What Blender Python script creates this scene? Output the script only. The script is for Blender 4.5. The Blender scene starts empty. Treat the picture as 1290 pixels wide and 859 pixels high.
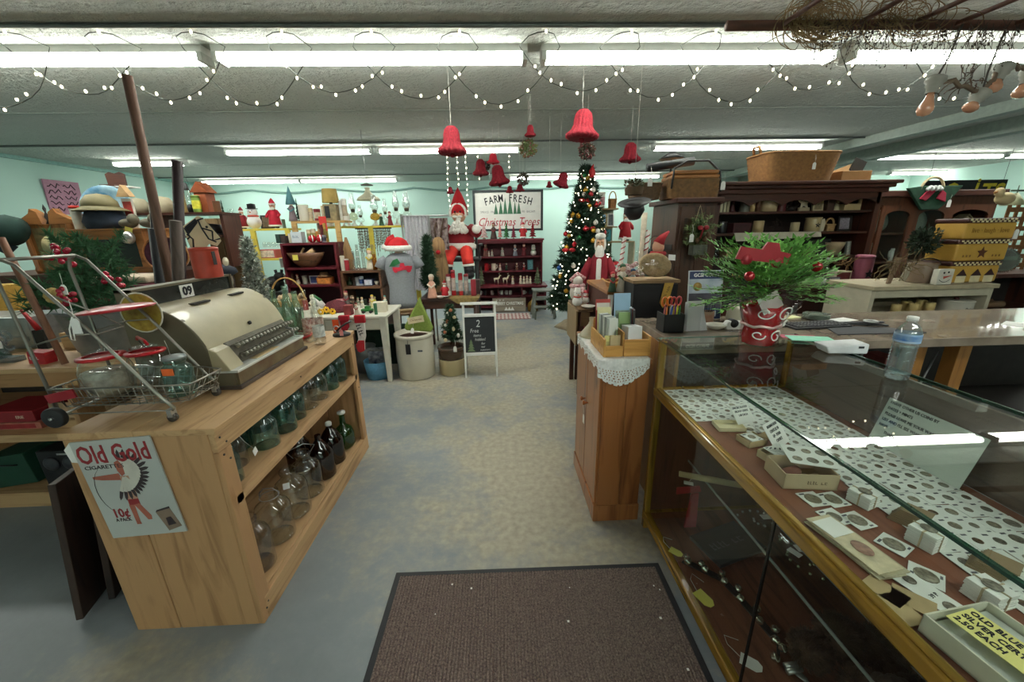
import bpy,math,random
from mathutils import Vector as V,Matrix,Euler
R=math.radians
rnd=random.Random(7)
C=bpy.context.scene.collection
SC=bpy.context.scene

# ---------------------------------------------------------------- camera
F,CX,CY=475.0,645.0,429.5
_p,_y,_r=R(16.434),R(1.964),R(-1.045)
FW=V((math.sin(_y)*math.cos(_p),math.cos(_y)*math.cos(_p),-math.sin(_p)))
_rt=V((math.cos(_y),-math.sin(_y),0))
_up=_rt.cross(FW)
RT=math.cos(_r)*_rt+math.sin(_r)*_up
UP=-math.sin(_r)*_rt+math.cos(_r)*_up
EYE=V((0,0,1.55))
cam=bpy.data.cameras.new('camera')
cam.sensor_width=36.0
cam.lens=F/1290*36
cam.clip_start=0.02
camo=bpy.data.objects.new('camera',cam)
C.objects.link(camo)
camo.matrix_world=Matrix(((RT.x,UP.x,-FW.x,EYE.x),(RT.y,UP.y,-FW.y,EYE.y),(RT.z,UP.z,-FW.z,EYE.z),(0,0,0,1)))
SC.camera=camo

# ---------------------------------------------------------------- world, exposure
w=bpy.data.worlds.new('world')
SC.world=w
w.use_nodes=True
w.node_tree.nodes['Background'].inputs[0].default_value=(0.8,0.9,1,1)
w.node_tree.nodes['Background'].inputs[1].default_value=0.05
SC.view_settings.view_transform='Standard'
SC.view_settings.look='None'
SC.view_settings.gamma=1
SC.view_settings.exposure=0.72
TUBE=20.0 # emission of the fluorescent tubes
SC.cycles.max_bounces=8
SC.cycles.diffuse_bounces=4
SC.cycles.glossy_bounces=4
SC.cycles.transmission_bounces=4
SC.cycles.transparent_max_bounces=24
SC.cycles.sample_clamp_indirect=4
SC.cycles.caustics_reflective=False
SC.cycles.caustics_refractive=False

# ---------------------------------------------------------------- measuring helpers
def ray(px,py):return FW+(px-CX)/F*RT-(py-CY)/F*UP
def at(px,py,x=None,y=None,z=None):
    "the point of the photograph's sight line px, py on the plane x, y or z"
    d=ray(px,py)
    t=((x-EYE.x)/d.x)if x is not None else((y-EYE.y)/d.y)if y is not None else((z-EYE.z)/d.z)
    return EYE+d*t
def xat(px,y,z):
    "x of column px at depth y and height z"
    a=(px-CX)/F
    n=RT-a*FW
    return-(n.y*(y-EYE.y)+n.z*(z-EYE.z))/n.x
def mpp(x,y,z):return(V((x,y,z))-EYE).dot(FW)/F

# ---------------------------------------------------------------- materials
def lin(c):
    if isinstance(c,str):
        c=[int(c[i:i+2],16)/255 for i in(0,2,4)]
    return tuple(((u/12.92)if u<=0.04045 else((u+0.055)/1.055)**2.4)for u in c)+(1,)
MATS={}
def _new(key):
    m=bpy.data.materials.new('m%d'%len(MATS))
    m.use_nodes=True
    MATS[key]=m
    nt=m.node_tree
    return m,nt,nt.nodes['Principled BSDF'],nt.nodes.new,nt.links.new
def _coords(nt,N,L,sc=(1,1,1),rand=True):
    tc=N('ShaderNodeTexCoord');mp=N('ShaderNodeMapping')
    mp.inputs['Scale'].default_value=sc
    L(tc.outputs['Object'],mp.inputs[0])
    if rand:
        oi=N('ShaderNodeObjectInfo');vm=N('ShaderNodeVectorMath');vm.operation='MULTIPLY'
        vm.inputs[1].default_value=(37,23,51)
        L(oi.outputs['Random'],vm.inputs[0]);L(vm.outputs[0],mp.inputs[1])
    return mp.outputs[0]
def _ramp(N,L,src,stops):
    r=N('ShaderNodeValToRGB')
    e=r.color_ramp.elements
    while len(e)<len(stops):e.new(0.5)
    for el,(p,c)in zip(e,stops):el.position=p;el.color=c
    L(src,r.inputs[0])
    return r.outputs[0]
def shade(c,k):return tuple(min(1,u*k)for u in c[:3])+(1,)
def mat(c,rough=0.5,metal=0.0,var=0.12,scale=18,bump=0.0,c2=None,coat=0,det=4):
    key=('p',c,rough,metal,var,scale,bump,c2,coat)
    if key in MATS:return MATS[key]
    m,nt,b,N,L=_new(key)
    col=lin(c)
    co=_coords(nt,N,L)
    n=N('ShaderNodeTexNoise');n.inputs['Scale'].default_value=scale;n.inputs['Detail'].default_value=det
    L(co,n.inputs['Vector'])
    L(_ramp(N,L,n.outputs[0],[(0.3,shade(col,1-var)),(0.7,lin(c2)if c2 else shade(col,1+var))]),b.inputs['Base Color'])
    b.inputs['Roughness'].default_value=rough
    b.inputs['Metallic'].default_value=metal
    b.inputs['Coat Weight'].default_value=coat
    if bump:
        bm=N('ShaderNodeBump');bm.inputs['Strength'].default_value=bump;bm.inputs['Distance'].default_value=0.01
        L(n.outputs[0],bm.inputs['Height']);L(bm.outputs[0],b.inputs['Normal'])
    return m
def wood(c1,c2,axis='Z',rough=0.5,scale=1.0,knots=0.5,coat=0):
    key=('w',c1,c2,axis,rough,scale,knots,coat)
    if key in MATS:return MATS[key]
    m,nt,b,N,L=_new(key)
    s={'X':(1.2,14,14),'Y':(14,1.2,14),'Z':(14,14,1.2)}[axis]
    co=_coords(nt,N,L,tuple(k*scale for k in s))
    n=N('ShaderNodeTexNoise');n.inputs['Scale'].default_value=1.6;n.inputs['Detail'].default_value=6
    n.inputs['Distortion'].default_value=1.2
    L(co,n.inputs['Vector'])
    a,d=lin(c1),lin(c2)
    col=_ramp(N,L,n.outputs[0],[(0.3,a),(0.5,shade(d,1.05)),(0.7,d)])
    if knots:
        co2=_coords(nt,N,L,tuple((5 if k>5 else 2.6)*scale for k in s))
        vo=N('ShaderNodeTexVoronoi');vo.inputs['Scale'].default_value=1.1
        L(co2,vo.inputs['Vector'])
        kr=_ramp(N,L,vo.outputs['Distance'],[(0.03,(1,1,1,1)),(0.12,(0,0,0,1))])
        mx=N('ShaderNodeMixRGB');mx.inputs[2].default_value=shade(a,0.35)
        ml=N('ShaderNodeMath');ml.operation='MULTIPLY';ml.inputs[1].default_value=knots
        L(kr,ml.inputs[0]);L(ml.outputs[0],mx.inputs[0]);L(col,mx.inputs[1]);col=mx.outputs[0]
    L(col,b.inputs['Base Color'])
    b.inputs['Roughness'].default_value=rough
    b.inputs['Coat Weight'].default_value=coat
    bm=N('ShaderNodeBump');bm.inputs['Strength'].default_value=0.15;bm.inputs['Distance'].default_value=0.004
    L(n.outputs[0],bm.inputs['Height']);L(bm.outputs[0],b.inputs['Normal'])
    return m
def glass(c='f4fbf8',ior=1.5,gloss=0.03,alpha=0.0,body=None,k=1.6):
    "thin glass: clear or tinted, reflecting by its angle; alpha adds a milky body"
    key=('g',c,ior,gloss,alpha,body,k)
    if key in MATS:return MATS[key]
    m,nt,b,N,L=_new(key)
    out=nt.nodes['Material Output']
    tr=N('ShaderNodeBsdfTransparent');gl=N('ShaderNodeBsdfGlossy');mx=N('ShaderNodeMixShader')
    ge=N('ShaderNodeNewGeometry');dt=N('ShaderNodeVectorMath');dt.operation='DOT_PRODUCT' # Schlick, the same from both sides
    L(ge.outputs['Normal'],dt.inputs[0]);L(ge.outputs['Incoming'],dt.inputs[1])
    def mth(op,a,c):
        n=N('ShaderNodeMath');n.operation=op
        for i,q in enumerate((a,c)):
            if isinstance(q,(int,float)):n.inputs[i].default_value=q
            elif q is not None:L(q,n.inputs[i])
        return n.outputs[0]
    f0=((ior-1)/(ior+1))**2*k
    fac=mth('MULTIPLY_ADD',mth('POWER',mth('SUBTRACT',1.0,mth('ABSOLUTE',dt.outputs['Value'],None)),5.0),1-f0)
    fac.node.inputs[2].default_value=f0
    tr.inputs[0].default_value=lin(c)
    gl.inputs['Roughness'].default_value=gloss
    L(fac,mx.inputs[0]);L(tr.outputs[0],mx.inputs[1]);L(gl.outputs[0],mx.inputs[2])
    o=mx.outputs[0]
    if alpha:
        df=N('ShaderNodeBsdfDiffuse');df.inputs[0].default_value=lin(body or c)
        m2=N('ShaderNodeMixShader');m2.inputs[0].default_value=alpha
        L(o,m2.inputs[1]);L(df.outputs[0],m2.inputs[2]);o=m2.outputs[0]
    L(o,out.inputs[0])
    return m
def glow(c,s):
    key=('e',c,s)
    if key in MATS:return MATS[key]
    m,nt,b,N,L=_new(key)
    b.inputs['Base Color'].default_value=lin(c)
    b.inputs['Emission Color'].default_value=lin(c)
    b.inputs['Emission Strength'].default_value=s
    return m

# ---------------------------------------------------------------- mesh helpers
class MB:
    def __init__(s):s.v=[];s.f=[];s.m=[];s.s=[];s.T=None
    def add(s,vs,fs,m=0,sm=False):
        b=len(s.v)
        s.v+=[tuple(s.T@V(p))if s.T else tuple(p)for p in vs]
        for f in fs:s.f.append([b+i for i in f]);s.m.append(m);s.s.append(sm)
        return s
    def bx(s,x0,x1,y0,y1,z0,z1,m=0):
        return s.add([(x0,y0,z0),(x1,y0,z0),(x1,y1,z0),(x0,y1,z0),(x0,y0,z1),(x1,y0,z1),(x1,y1,z1),(x0,y1,z1)],
                     [(3,2,1,0),(4,5,6,7),(0,1,5,4),(1,2,6,5),(2,3,7,6),(3,0,4,7)],m)
    def cb(s,c,d,m=0):
        return s.bx(c[0]-d[0]/2,c[0]+d[0]/2,c[1]-d[1]/2,c[1]+d[1]/2,c[2]-d[2]/2,c[2]+d[2]/2,m)
    def hexa(s,a,b,m=0):
        "box between two quads of four corners"
        return s.add(list(a)+list(b),[(3,2,1,0),(4,5,6,7),(0,1,5,4),(1,2,6,5),(2,3,7,6),(3,0,4,7)],m)
    def lathe(s,pr,n=16,m=0,c=(0,0,0),sx=1,sy=1,sm=True,fl=None):
        vs=[];fs=[]
        for r,z in pr:
            for i in range(n):
                a=2*math.pi*i/n
                k=1+(fl[0]*math.cos(fl[1]*a)if fl else 0)
                vs.append((c[0]+r*k*sx*math.cos(a),c[1]+r*k*sy*math.sin(a),c[2]+z))
        for j in range(len(pr)-1):
            for i in range(n):
                k=(i+1)%n
                fs.append((j*n+i,j*n+k,(j+1)*n+k,(j+1)*n+i))
        s.add(vs,fs,m,sm)
        b=len(s.v)-len(vs)
        if pr[0][0]>1e-4 and len(pr)>2:s.f.append([b+i for i in reversed(range(n))]);s.m.append(m);s.s.append(False)
        return s
    def tube(s,pts,r,n=6,m=0,closed=False,sm=True):
        pts=[V(p)for p in pts];k=len(pts)
        rs=r if isinstance(r,(list,tuple))else[r]*k
        vs=[];fs=[];prev=None
        for i,p in enumerate(pts):
            d=(pts[(i+1)%k]-pts[i-1])if closed else(pts[min(i+1,k-1)]-pts[max(i-1,0)])
            d=d.normalized()if d.length>1e-9 else V((0,0,1))
            if prev is None:
                u=d.cross(V((0,0,1))if abs(d.z)<0.9 else V((1,0,0))).normalized()
            else:
                u=(prev-d*prev.dot(d));u=u.normalized()if u.length>1e-6 else d.orthogonal().normalized()
            prev=u;w_=d.cross(u)
            for j in range(n):
                a=2*math.pi*j/n
                vs.append(p+rs[i]*(math.cos(a)*u+math.sin(a)*w_))
        for i in range(k if closed else k-1):
            for j in range(n):
                a,b=i*n+j,i*n+(j+1)%n
                c,d=((i+1)%k)*n+(j+1)%n,((i+1)%k)*n+j
                fs.append((a,b,c,d))
        if not closed:fs+=[tuple(reversed(range(n))),tuple((k-1)*n+j for j in range(n))]
        return s.add(vs,fs,m,sm)
    def ball(s,c,r,n=10,k=6,m=0):
        r=r if isinstance(r,(tuple,list))else(r,r,r)
        pr=[(math.sin(math.pi*i/k),-math.cos(math.pi*i/k))for i in range(k+1)]
        vs=[(c[0],c[1],c[2]-r[2])]
        for q,z in pr[1:-1]:
            vs+=[(c[0]+r[0]*q*math.cos(2*math.pi*i/n),c[1]+r[1]*q*math.sin(2*math.pi*i/n),c[2]+r[2]*z)for i in range(n)]
        vs.append((c[0],c[1],c[2]+r[2]))
        fs=[(0,1+(i+1)%n,1+i)for i in range(n)]
        for j in range(k-2):
            b=1+j*n
            fs+=[(b+i,b+(i+1)%n,b+n+(i+1)%n,b+n+i)for i in range(n)]
        b=1+(k-2)*n
        fs+=[(b+i,b+(i+1)%n,len(vs)-1)for i in range(n)]
        return s.add(vs,fs,m,True)
    def prism(s,pts,y0,y1,m=0):
        "outline in the x-z plane pushed from y0 to y1"
        n=len(pts)
        vs=[(x,y0,z)for x,z in pts]+[(x,y1,z)for x,z in pts]
        return s.add(vs,[tuple(range(n)),tuple(reversed(range(n,2*n)))]+[(i,i+n,(i+1)%n+n,(i+1)%n)for i in range(n)],m)
    def slab(s,pts,z0,z1,m=0):
        "outline in the x-y plane pushed from z0 to z1"
        n=len(pts)
        vs=[(x,y,z0)for x,y in pts]+[(x,y,z1)for x,y in pts]
        return s.add(vs,[tuple(reversed(range(n))),tuple(range(n,2*n))]+[(i,(i+1)%n,(i+1)%n+n,i+n)for i in range(n)],m)
    def cyl(s,p0,p1,r,n=10,m=0):return s.tube([p0,p1],r,n,m)
    def mesh(s):
        me=bpy.data.meshes.new('mesh')
        me.from_pydata(s.v,[],s.f)
        me.polygons.foreach_set('material_index',s.m)
        me.polygons.foreach_set('use_smooth',s.s)
        me.update()
        return me
def put(name,mb,mats,parent=None,label=None,cat=None,group=None,kind=None,loc=None,rot=None,bev=0,seg=2):
    me=mb.mesh()if isinstance(mb,MB)else mb
    if isinstance(mb,MB):
        for q in(mats if isinstance(mats,(list,tuple))else[mats]):me.materials.append(q)
    o=bpy.data.objects.new(name,me)
    C.objects.link(o)
    if parent:o.parent=parent
    if loc is not None:o.location=loc
    if rot is not None:o.rotation_euler=rot
    if bev:
        b=o.modifiers.new('bevel','BEVEL');b.width=bev;b.segments=seg;b.limit_method='ANGLE';b.angle_limit=R(50)
    for k,q in(('label',label),('category',cat),('group',group),('kind',kind)):
        if q:o[k]=q
    return o
def thing(name,label,cat,loc=(0,0,0),rz=0,group=None,rot=None):
    o=bpy.data.objects.new(name,None)
    C.objects.link(o)
    o.empty_display_size=0.05
    o.location=loc;o.rotation_euler=rot or(0,0,rz)
    o['label']=label;o['category']=cat
    if group:o['group']=group
    return o
def copy_thing(o,loc,rz=None,label=None,group=None,k=None):
    c=o.copy();C.objects.link(c);c.location=loc
    if rz is not None:c.rotation_euler=(0,0,rz)
    if k:c.scale=(k,k,k)if not isinstance(k,tuple)else k
    if label:c['label']=label
    if group:c['group']=group
    for ch in[q for q in bpy.data.objects if q.parent==o]:
        d=ch.copy();C.objects.link(d);d.parent=c
        for g in[q for q in bpy.data.objects if q.parent==ch]:
            e=g.copy();C.objects.link(e);e.parent=d
    return c
def text(name,s,size,m,parent,loc,rot=(R(90),0,0),ex=0.0006,ax='CENTER',sx=1,shear=0,bold=0):
    cu=bpy.data.curves.new('lettering','FONT')
    cu.body=s;cu.size=size;cu.extrude=ex;cu.align_x=ax;cu.align_y='CENTER';cu.resolution_u=2
    cu.shear=shear;cu.offset=bold
    cu.materials.append(m)
    o=bpy.data.objects.new(name,cu)
    C.objects.link(o);o.parent=parent;o.location=loc;o.rotation_euler=rot;o.scale=(sx,1,1)
    return o
def scribble(name,w,h,m,parent,loc,rot=(R(90),0,0),seed=1):
    "a printed line too small to read: a row of little strokes w wide and h tall"
    g=random.Random(seed);mb=MB();x=-w/2
    while x<w/2-h*.4:
        k=h*g.uniform(.3,.6)
        if g.random()<.85:
            mb.bx(x,x+h*.16,-h/2,h*g.uniform(.1,.5),0,.0005);mb.bx(x,x+k,-h/2,-h*.36,0,.0005)
            if g.random()<.5:mb.bx(x,x+k,h*.0,h*.14,0,.0005)
        x+=k+h*.22
    return put(name,mb,m,parent,loc=loc,rot=rot,kind='stuff')
def rotm(loc=(0,0,0),rx=0,ry=0,rz=0,s=1):
    return Matrix.LocRotScale(V(loc),Euler((rx,ry,rz)),V((s,s,s))if not isinstance(s,tuple)else V(s))

# ---------------------------------------------------------------- room shell
X0,X1,Y0,Y1,ZC=-8.3,12.5,-5.0,11.8,2.93
def floor_mat():
    m,nt,b,N,L=_new('floor')
    co=_coords(nt,N,L,rand=False)
    big=N('ShaderNodeTexNoise');big.inputs['Scale'].default_value=1.5;big.inputs['Detail'].default_value=12;big.inputs['Roughness'].default_value=0.72
    fine=N('ShaderNodeTexNoise');fine.inputs['Scale'].default_value=26;fine.inputs['Detail'].default_value=5
    L(co,big.inputs['Vector']);L(co,fine.inputs['Vector'])
    sep=N('ShaderNodeSeparateXYZ');L(co,sep.inputs[0])
    def ell(cx,cy,rx,ry):
        mp=N('ShaderNodeMapping');mp.inputs['Location'].default_value=(-cx/rx,-cy/ry,0);mp.inputs['Scale'].default_value=(1/rx,1/ry,0)
        L(co,mp.inputs[0])
        g=N('ShaderNodeTexGradient');g.gradient_type='SPHERICAL';L(mp.outputs[0],g.inputs[0])
        return g.outputs['Fac']
    def math2(op,a,c):
        n=N('ShaderNodeMath');n.operation=op
        for i,q in enumerate((a,c)):
            if isinstance(q,(int,float)):n.inputs[i].default_value=q
            else:L(q,n.inputs[i])
        return n.outputs[0]
    wear=math2('MAXIMUM',math2('MULTIPLY',ell(0.2,2.1,1.3,2.6),0.95),math2('MULTIPLY',ell(0.0,4.4,3.4,3.6),0.8))
    wear=math2('MAXIMUM',wear,math2('MULTIPLY',ell(-1.2,0.95,0.9,0.35),0.55))
    s=math2('ADD',math2('MULTIPLY',big.outputs[0],1.5),math2('MULTIPLY',wear,0.62))
    s=math2('ADD',s,math2('MULTIPLY',fine.outputs[0],0.13))
    # ramp works on 0..1, bring the sum into range
    s2=math2('SUBTRACT',s,0.25)
    fac=_ramp(N,L,s2,[(0.72,(0,0,0,1)),(1.0,(1,1,1,1))])
    paint=_ramp(N,L,big.outputs[0],[(0.25,lin('747a7f')),(0.75,lin('90969a'))])
    bare=_ramp(N,L,fine.outputs[0],[(0.3,lin('938b79')),(0.7,lin('aea591'))])
    mx=N('ShaderNodeMixRGB');L(fac,mx.inputs[0]);L(paint,mx.inputs[1]);L(bare,mx.inputs[2])
    L(mx.outputs[0],b.inputs['Base Color'])
    b.inputs['Roughness'].default_value=0.5
    bm=N('ShaderNodeBump');bm.inputs['Strength'].default_value=0.12;bm.inputs['Distance'].default_value=0.01
    L(fine.outputs[0],bm.inputs['Height']);L(bm.outputs[0],b.inputs['Normal'])
    return m
def plaster(c,c2,scale,bump,dist,rough=0.9):
    m,nt,b,N,L=_new(('pl',c,scale))
    co=_coords(nt,N,L,rand=False)
    n=N('ShaderNodeTexNoise');n.inputs['Scale'].default_value=scale;n.inputs['Detail'].default_value=5;n.inputs['Roughness'].default_value=0.6
    n2=N('ShaderNodeTexNoise');n2.inputs['Scale'].default_value=0.9
    L(co,n.inputs['Vector']);L(co,n2.inputs['Vector'])
    L(_ramp(N,L,n2.outputs[0],[(0.3,lin(c)),(0.7,lin(c2))]),b.inputs['Base Color'])
    bm=N('ShaderNodeBump');bm.inputs['Strength'].default_value=bump;bm.inputs['Distance'].default_value=dist
    L(n.outputs[0],bm.inputs['Height']);L(bm.outputs[0],b.inputs['Normal'])
    b.inputs['Roughness'].default_value=rough
    return m
TEAL=plaster('b4d2c8','bddad0',12,0.1,0.01)
CEIL=plaster('b4b8b0','c0c3ba',17,1.0,0.06)
put('floor',MB().bx(X0,X1,Y0,Y1,-0.1,0),floor_mat(),kind='structure')
put('ceiling',MB().bx(X0,X1,Y0,Y1,ZC,ZC+0.1),CEIL,kind='structure')
put('wall_left',MB().bx(X0-0.1,X0,Y0,Y1,0,ZC),TEAL,kind='structure')
put('wall_right',MB().bx(X1,X1+0.1,Y0,Y1,0,ZC),TEAL,kind='structure')
put('wall_back',MB().bx(X0,X1,Y1,Y1+0.1,0,ZC),TEAL,kind='structure')
put('wall_front',MB().bx(X0,X1,Y0-0.1,Y0,0,ZC),TEAL,kind='structure')
WHITE=mat('e9e9e4',0.5,var=0.04)
GREY=mat('6f736f',0.5,0.4)
put('trim_1',MB().bx(X0,X0+0.07,Y0,Y1,ZC-0.06,ZC),mat('7ea79e',0.6),kind='structure')
put('trim_2',MB().bx(6.15,6.3,4.2,Y1,ZC-0.13,ZC),mat('9aa59b',0.6),kind='structure')
put('trim_3',MB().bx(7.2,7.42,4.2,Y1,ZC-0.2,ZC),mat('8d988f',0.6),kind='structure')
for i,yy in enumerate((3.14,6.72,10.3)):
    put('trim_%d'%(4+i),MB().cyl((X0,yy,ZC-0.014),(6.15,yy,ZC-0.014),0.014,8),GREY,kind='structure')
for i,yy in enumerate((1.9,5.1,8.7)):
    put('trim_%d'%(7+i),MB().bx(X0,6.15,yy,yy+0.03,ZC-0.004,ZC),mat('9ca39a',0.8),kind='structure')
# sagging cable along the far wall
cb=MB();pts=[]
for i in range(61):
    x=X0+0.2+i*0.24
    pts.append((x,Y1-0.04,2.76-0.09*abs(math.sin(x*1.35))))
cb.tube(pts,0.03,6)
put('wall_cable',cb,mat('6f8f88',0.6),label='grey cable swagged along the top of the far teal wall',cat='cable')
# panelled partition beyond the hutch
pw=thing('partition','wood panelled partition rising behind the dark hutch','partition')
for i in range(7):
    xa=4.3+i*0.22
    put('panel',MB().bx(xa+0.004,xa+0.216,9.0,9.05,0,2.35),wood('8a6a48','b08d62','Z',knots=0),pw)
put('cap_rail',MB().bx(4.28,5.86,8.98,9.07,2.35,2.40),mat('dfe3da',0.6),pw)

# ---------------------------------------------------------------- fluorescent lamps
TUBEM=glow('fbfff6',TUBE)
FIX={}
def fixture(xa,xb,y,z=2.85,label=''):
    k=round(xb-xa,1)
    xm=(xa+xb)/2
    if k not in FIX:
        o=thing('fluorescent_light',label,'ceiling light',(xm,y,z),group='bare fluorescent ceiling lights')
        h=k/2
        put('housing',MB().bx(-h,h,-0.06,0.06,0.03,ZC-z),WHITE,o)
        for s in(-1,1):
            put('tube',MB().cyl((-h+0.04,s*0.036,0),(h-0.04,s*0.036,0),0.027,10),TUBEM,o)
            put('end_cap',MB().bx(-0.018,0.018,-0.07,0.07,-0.03,0.03),mat('c9ccc6',0.5),o,loc=(s*(h-0.02),0,0))
        FIX[k]=o
    else:
        copy_thing(FIX[k],(xm,y,z),label=label)
ROWS=[(3.5,[(-7.2,-4.75,'front row ceiling tube light nearest the teal side wall'),(-4.68,-2.2,'front ceiling tube light, its end over the leaning wooden pole'),(-2.14,0.3,'front ceiling tube light above the brick red paper bells'),(0.37,2.81,'front ceiling tube light over the water bottle counter'),(2.88,5.3,'front ceiling tube light behind the hanging wooden ladder'),(5.36,7.8,'front row tube light beyond the ladder at the far right')]),
        (7.1,[(-4.48,-2.04,'middle row tube light nearest above the horse head board'),(-1.98,0.46,'middle row tube light behind the first paper bell'),(xat(822,7.1,2.85),xat(1033,7.1,2.85),'middle row tube light over the wicker baskets')]),
        (10.8,[(xat(255,10.8,2.85),xat(378,10.8,2.85),'far tube light over the blow mold snowman shelf'),(xat(380,10.8,2.85),xat(500,10.8,2.85),'far tube light over the oil lamps'),(xat(643,10.8,2.85),xat(735,10.8,2.85),'far tube light above the framed tree sign'),(xat(738,10.8,2.85),xat(830,10.8,2.85),'far tube light behind the tall tree tip')]),
        (8.3,[(xat(1103,8.3,2.85),xat(1262,8.3,2.85),'tube light past the ceiling beam, over the china hutch'),(xat(1265,8.3,2.85),xat(1425,8.3,2.85),'tube light past the ceiling beam, over the straw ducks')]),
        (10.9,[(xat(1120,10.9,2.85),xat(1250,10.9,2.85),'furthest tube light past the beam, above the black banner')]),
        (-0.3,[(0.8,3.2,'added unseen tube light brightening the near end of the coin case')]),  # added lamp out of view, put in to brighten the coin deck
        (-3.6,[(-4.6,-2.2,'rear ceiling tube light nearest the side wall'),(-1.2,1.2,'rear ceiling tube light straight behind the doormat'),(1.4,3.8,'rear ceiling tube light behind the glass coin case')])]
for y,xs in ROWS:
    for a,b,l in xs:
        fixture(a,b,y,label=l or 'bare ceiling tube light behind the photographer')
fixture(xat(143,8.0,2.85),xat(235,8.0,2.85),8.0,label='short tube light alone above the leaning poles')

# ---------------------------------------------------------------- swagged fairy lights
BULB=glow('fff0c8',6)
sl=thing('string_lights','fairy lights swagged on dark wire below the front tube lights','string lights')
wire=MB();pts=[];bulbs=[]
x=-4.75;i=0
while x<3.9:
    n=14
    sag=0.34+0.05*math.sin(i*2.1)
    for k in range(n+1):
        t=k/n
        z=ZC-0.05-sag*4*t*(1-t)
        yy=3.37+0.015*math.sin(i*3+k)
        p=(x+0.93*t,yy,z)
        pts.append(p)
        if k in(2,4,5,7,9,10,12):bulbs.append((p[0]+rnd.uniform(-.02,.02),p[1]-0.01,p[2]-0.018*rnd.choice((-1,1))))
    for k in range(1,5):
        pts.append((x+0.93-0.31*k/5,3.3-0.1*math.sin(k*.6),ZC-0.03+0.01*math.sin(k)))
        if k==2:bulbs.append(pts[-1])
    x+=0.62;i+=1
wire.tube(pts,0.0035,4)
put('wire',wire,mat('3a3f36',0.5),sl)
bme=None
for p in bulbs:
    if bme is None:
        bme=MB().ball((0,0,0),(0.009,0.009,0.012),6,4).mesh();bme.materials.append(BULB)
    put('bulb',bme,None,sl,loc=p)
# hanging light strands
for j,(px,pt,pb,lab)in enumerate([(562,190,272,'strand of tiny lights hanging beside the big santa hat'),(575,190,236,'light strand ending over the bell at the santa hat'),(586,190,272,'strand of tiny lights hanging beyond the first paper bell'),(602,190,232,'light strand hanging by the small dark red bell'),(641,190,215,'short light strand over the framed tree sign')]):
    p0=at(px,pt,y=6.9);p1=at(px,pb,y=6.9)
    s=thing('light_strand',lab,'string lights',(p0.x,6.9,ZC),group='hanging light strands')
    put('wire',MB().cyl((0,0,0),(0,0,p1.z-ZC),0.003,4),mat('cfd6c8',0.5),s)
    k=0.12
    while k<ZC-p1.z:
        put('bulb',bme,None,s,loc=(rnd.uniform(-.012,.012),-0.005,-k));k+=0.085

# ---------------------------------------------------------------- hanging ladder with dried stems
OLD=wood('3a221a','5d3a2c','X',0.6,knots=0)
ld=thing('hanging_ladder','old dark wooden ladder hung flat below the ceiling, tangled with raffia and dried stems','ladder',(1.29,2.42,2.6))
put('rail',MB().tube([(0,0,0),(0.9,0,0.006),(1.9,0.0,0.0),(2.9,-0.02,0.01)],0.024,10),OLD,ld)
put('rail',MB().tube([(0,-0.5,0.02),(1.5,-0.5,0.02),(2.9,-0.52,0.02)],0.024,10),OLD,ld)
for q,dx in((0.3,0.06),(0.72,0.05),(1.02,0.1),(1.28,0.1),(1.62,0.16),(2.2,0.1)):
    put('rung',MB().cyl((q,0.02,0),(q+dx,-0.52,0.02),0.013,8),OLD,ld)
for q in(0.5,2.0):
    for yy in(0,-0.5):
        put('rope',MB().cyl((q,yy,0.0),(q,yy,ZC-2.6),0.004,5),mat('8a7455',0.9),ld)
def tangle(c,r,n,k,th,sq=1,droop=0.0,seed=1):
    g=random.Random(seed);mb=MB()
    for i in range(n):
        p=V(c)+V((g.uniform(-r,r),g.uniform(-r,r)*0.5,g.uniform(-r,r)*sq));pts=[p]
        d=V((g.uniform(-1,1),g.uniform(-.5,.5),g.uniform(-1,1)-droop)).normalized()
        for j in range(k):
            d=(d+V((g.uniform(-.6,.6),g.uniform(-.5,.5),g.uniform(-.6,.6)-droop*.3))).normalized()
            pts.append(pts[-1]+d*r*0.3)
        mb.tube(pts,th,4)
    return mb
def raffia(c,n,w,seed):
    g=random.Random(seed);mb=MB()
    for i in range(n):
        r_=g.uniform(.04,.13);a0=g.uniform(0,6.28);sp=g.uniform(2.5,5.5);x0,z0=c[0]+g.gauss(0,w),c[2]+g.uniform(-.05,.05);ky=g.uniform(-.6,.6)
        mb.tube([(x0+r_*math.cos(a0+sp*k/12)*(1+.03*k),c[1]+ky*r_*math.sin(a0*2+sp*k/12),z0+r_*.8*math.sin(a0+sp*k/12)-.004*k)for k in range(13)],.0022,4)
    return mb
put('raffia_tangle',raffia((.49,-.05,.02),85,.06,3),mat('8b7350',0.9),ld,kind='stuff')
put('raffia_loop',raffia((.92,-.08,.03),45,.12,4),mat('7d6647',0.9),ld,kind='stuff')
g=random.Random(9);mb=MB()
for i in range(150):
    xx=g.uniform(1.75,2.95);z0=2.6
    p=V((xx,2.4+g.uniform(-.06,.06),z0));pts=[p]
    L_=g.uniform(0.05,0.2)*(1 if xx<2.6 else 1.3)
    for j in range(4):
        p=p+V((g.uniform(-.02,.02),g.uniform(-.02,.02),-L_/4));pts.append(p)
        if g.random()<0.8:mb.ball(p+V((g.uniform(-.012,.012),0,0)),g.uniform(.003,.006),4,3)
    mb.tube(pts,0.0014,3)
put('dried_flowers',mb,mat('4a4038',0.9),ld,kind='stuff',loc=(-1.29,-2.42,-2.6))
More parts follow.
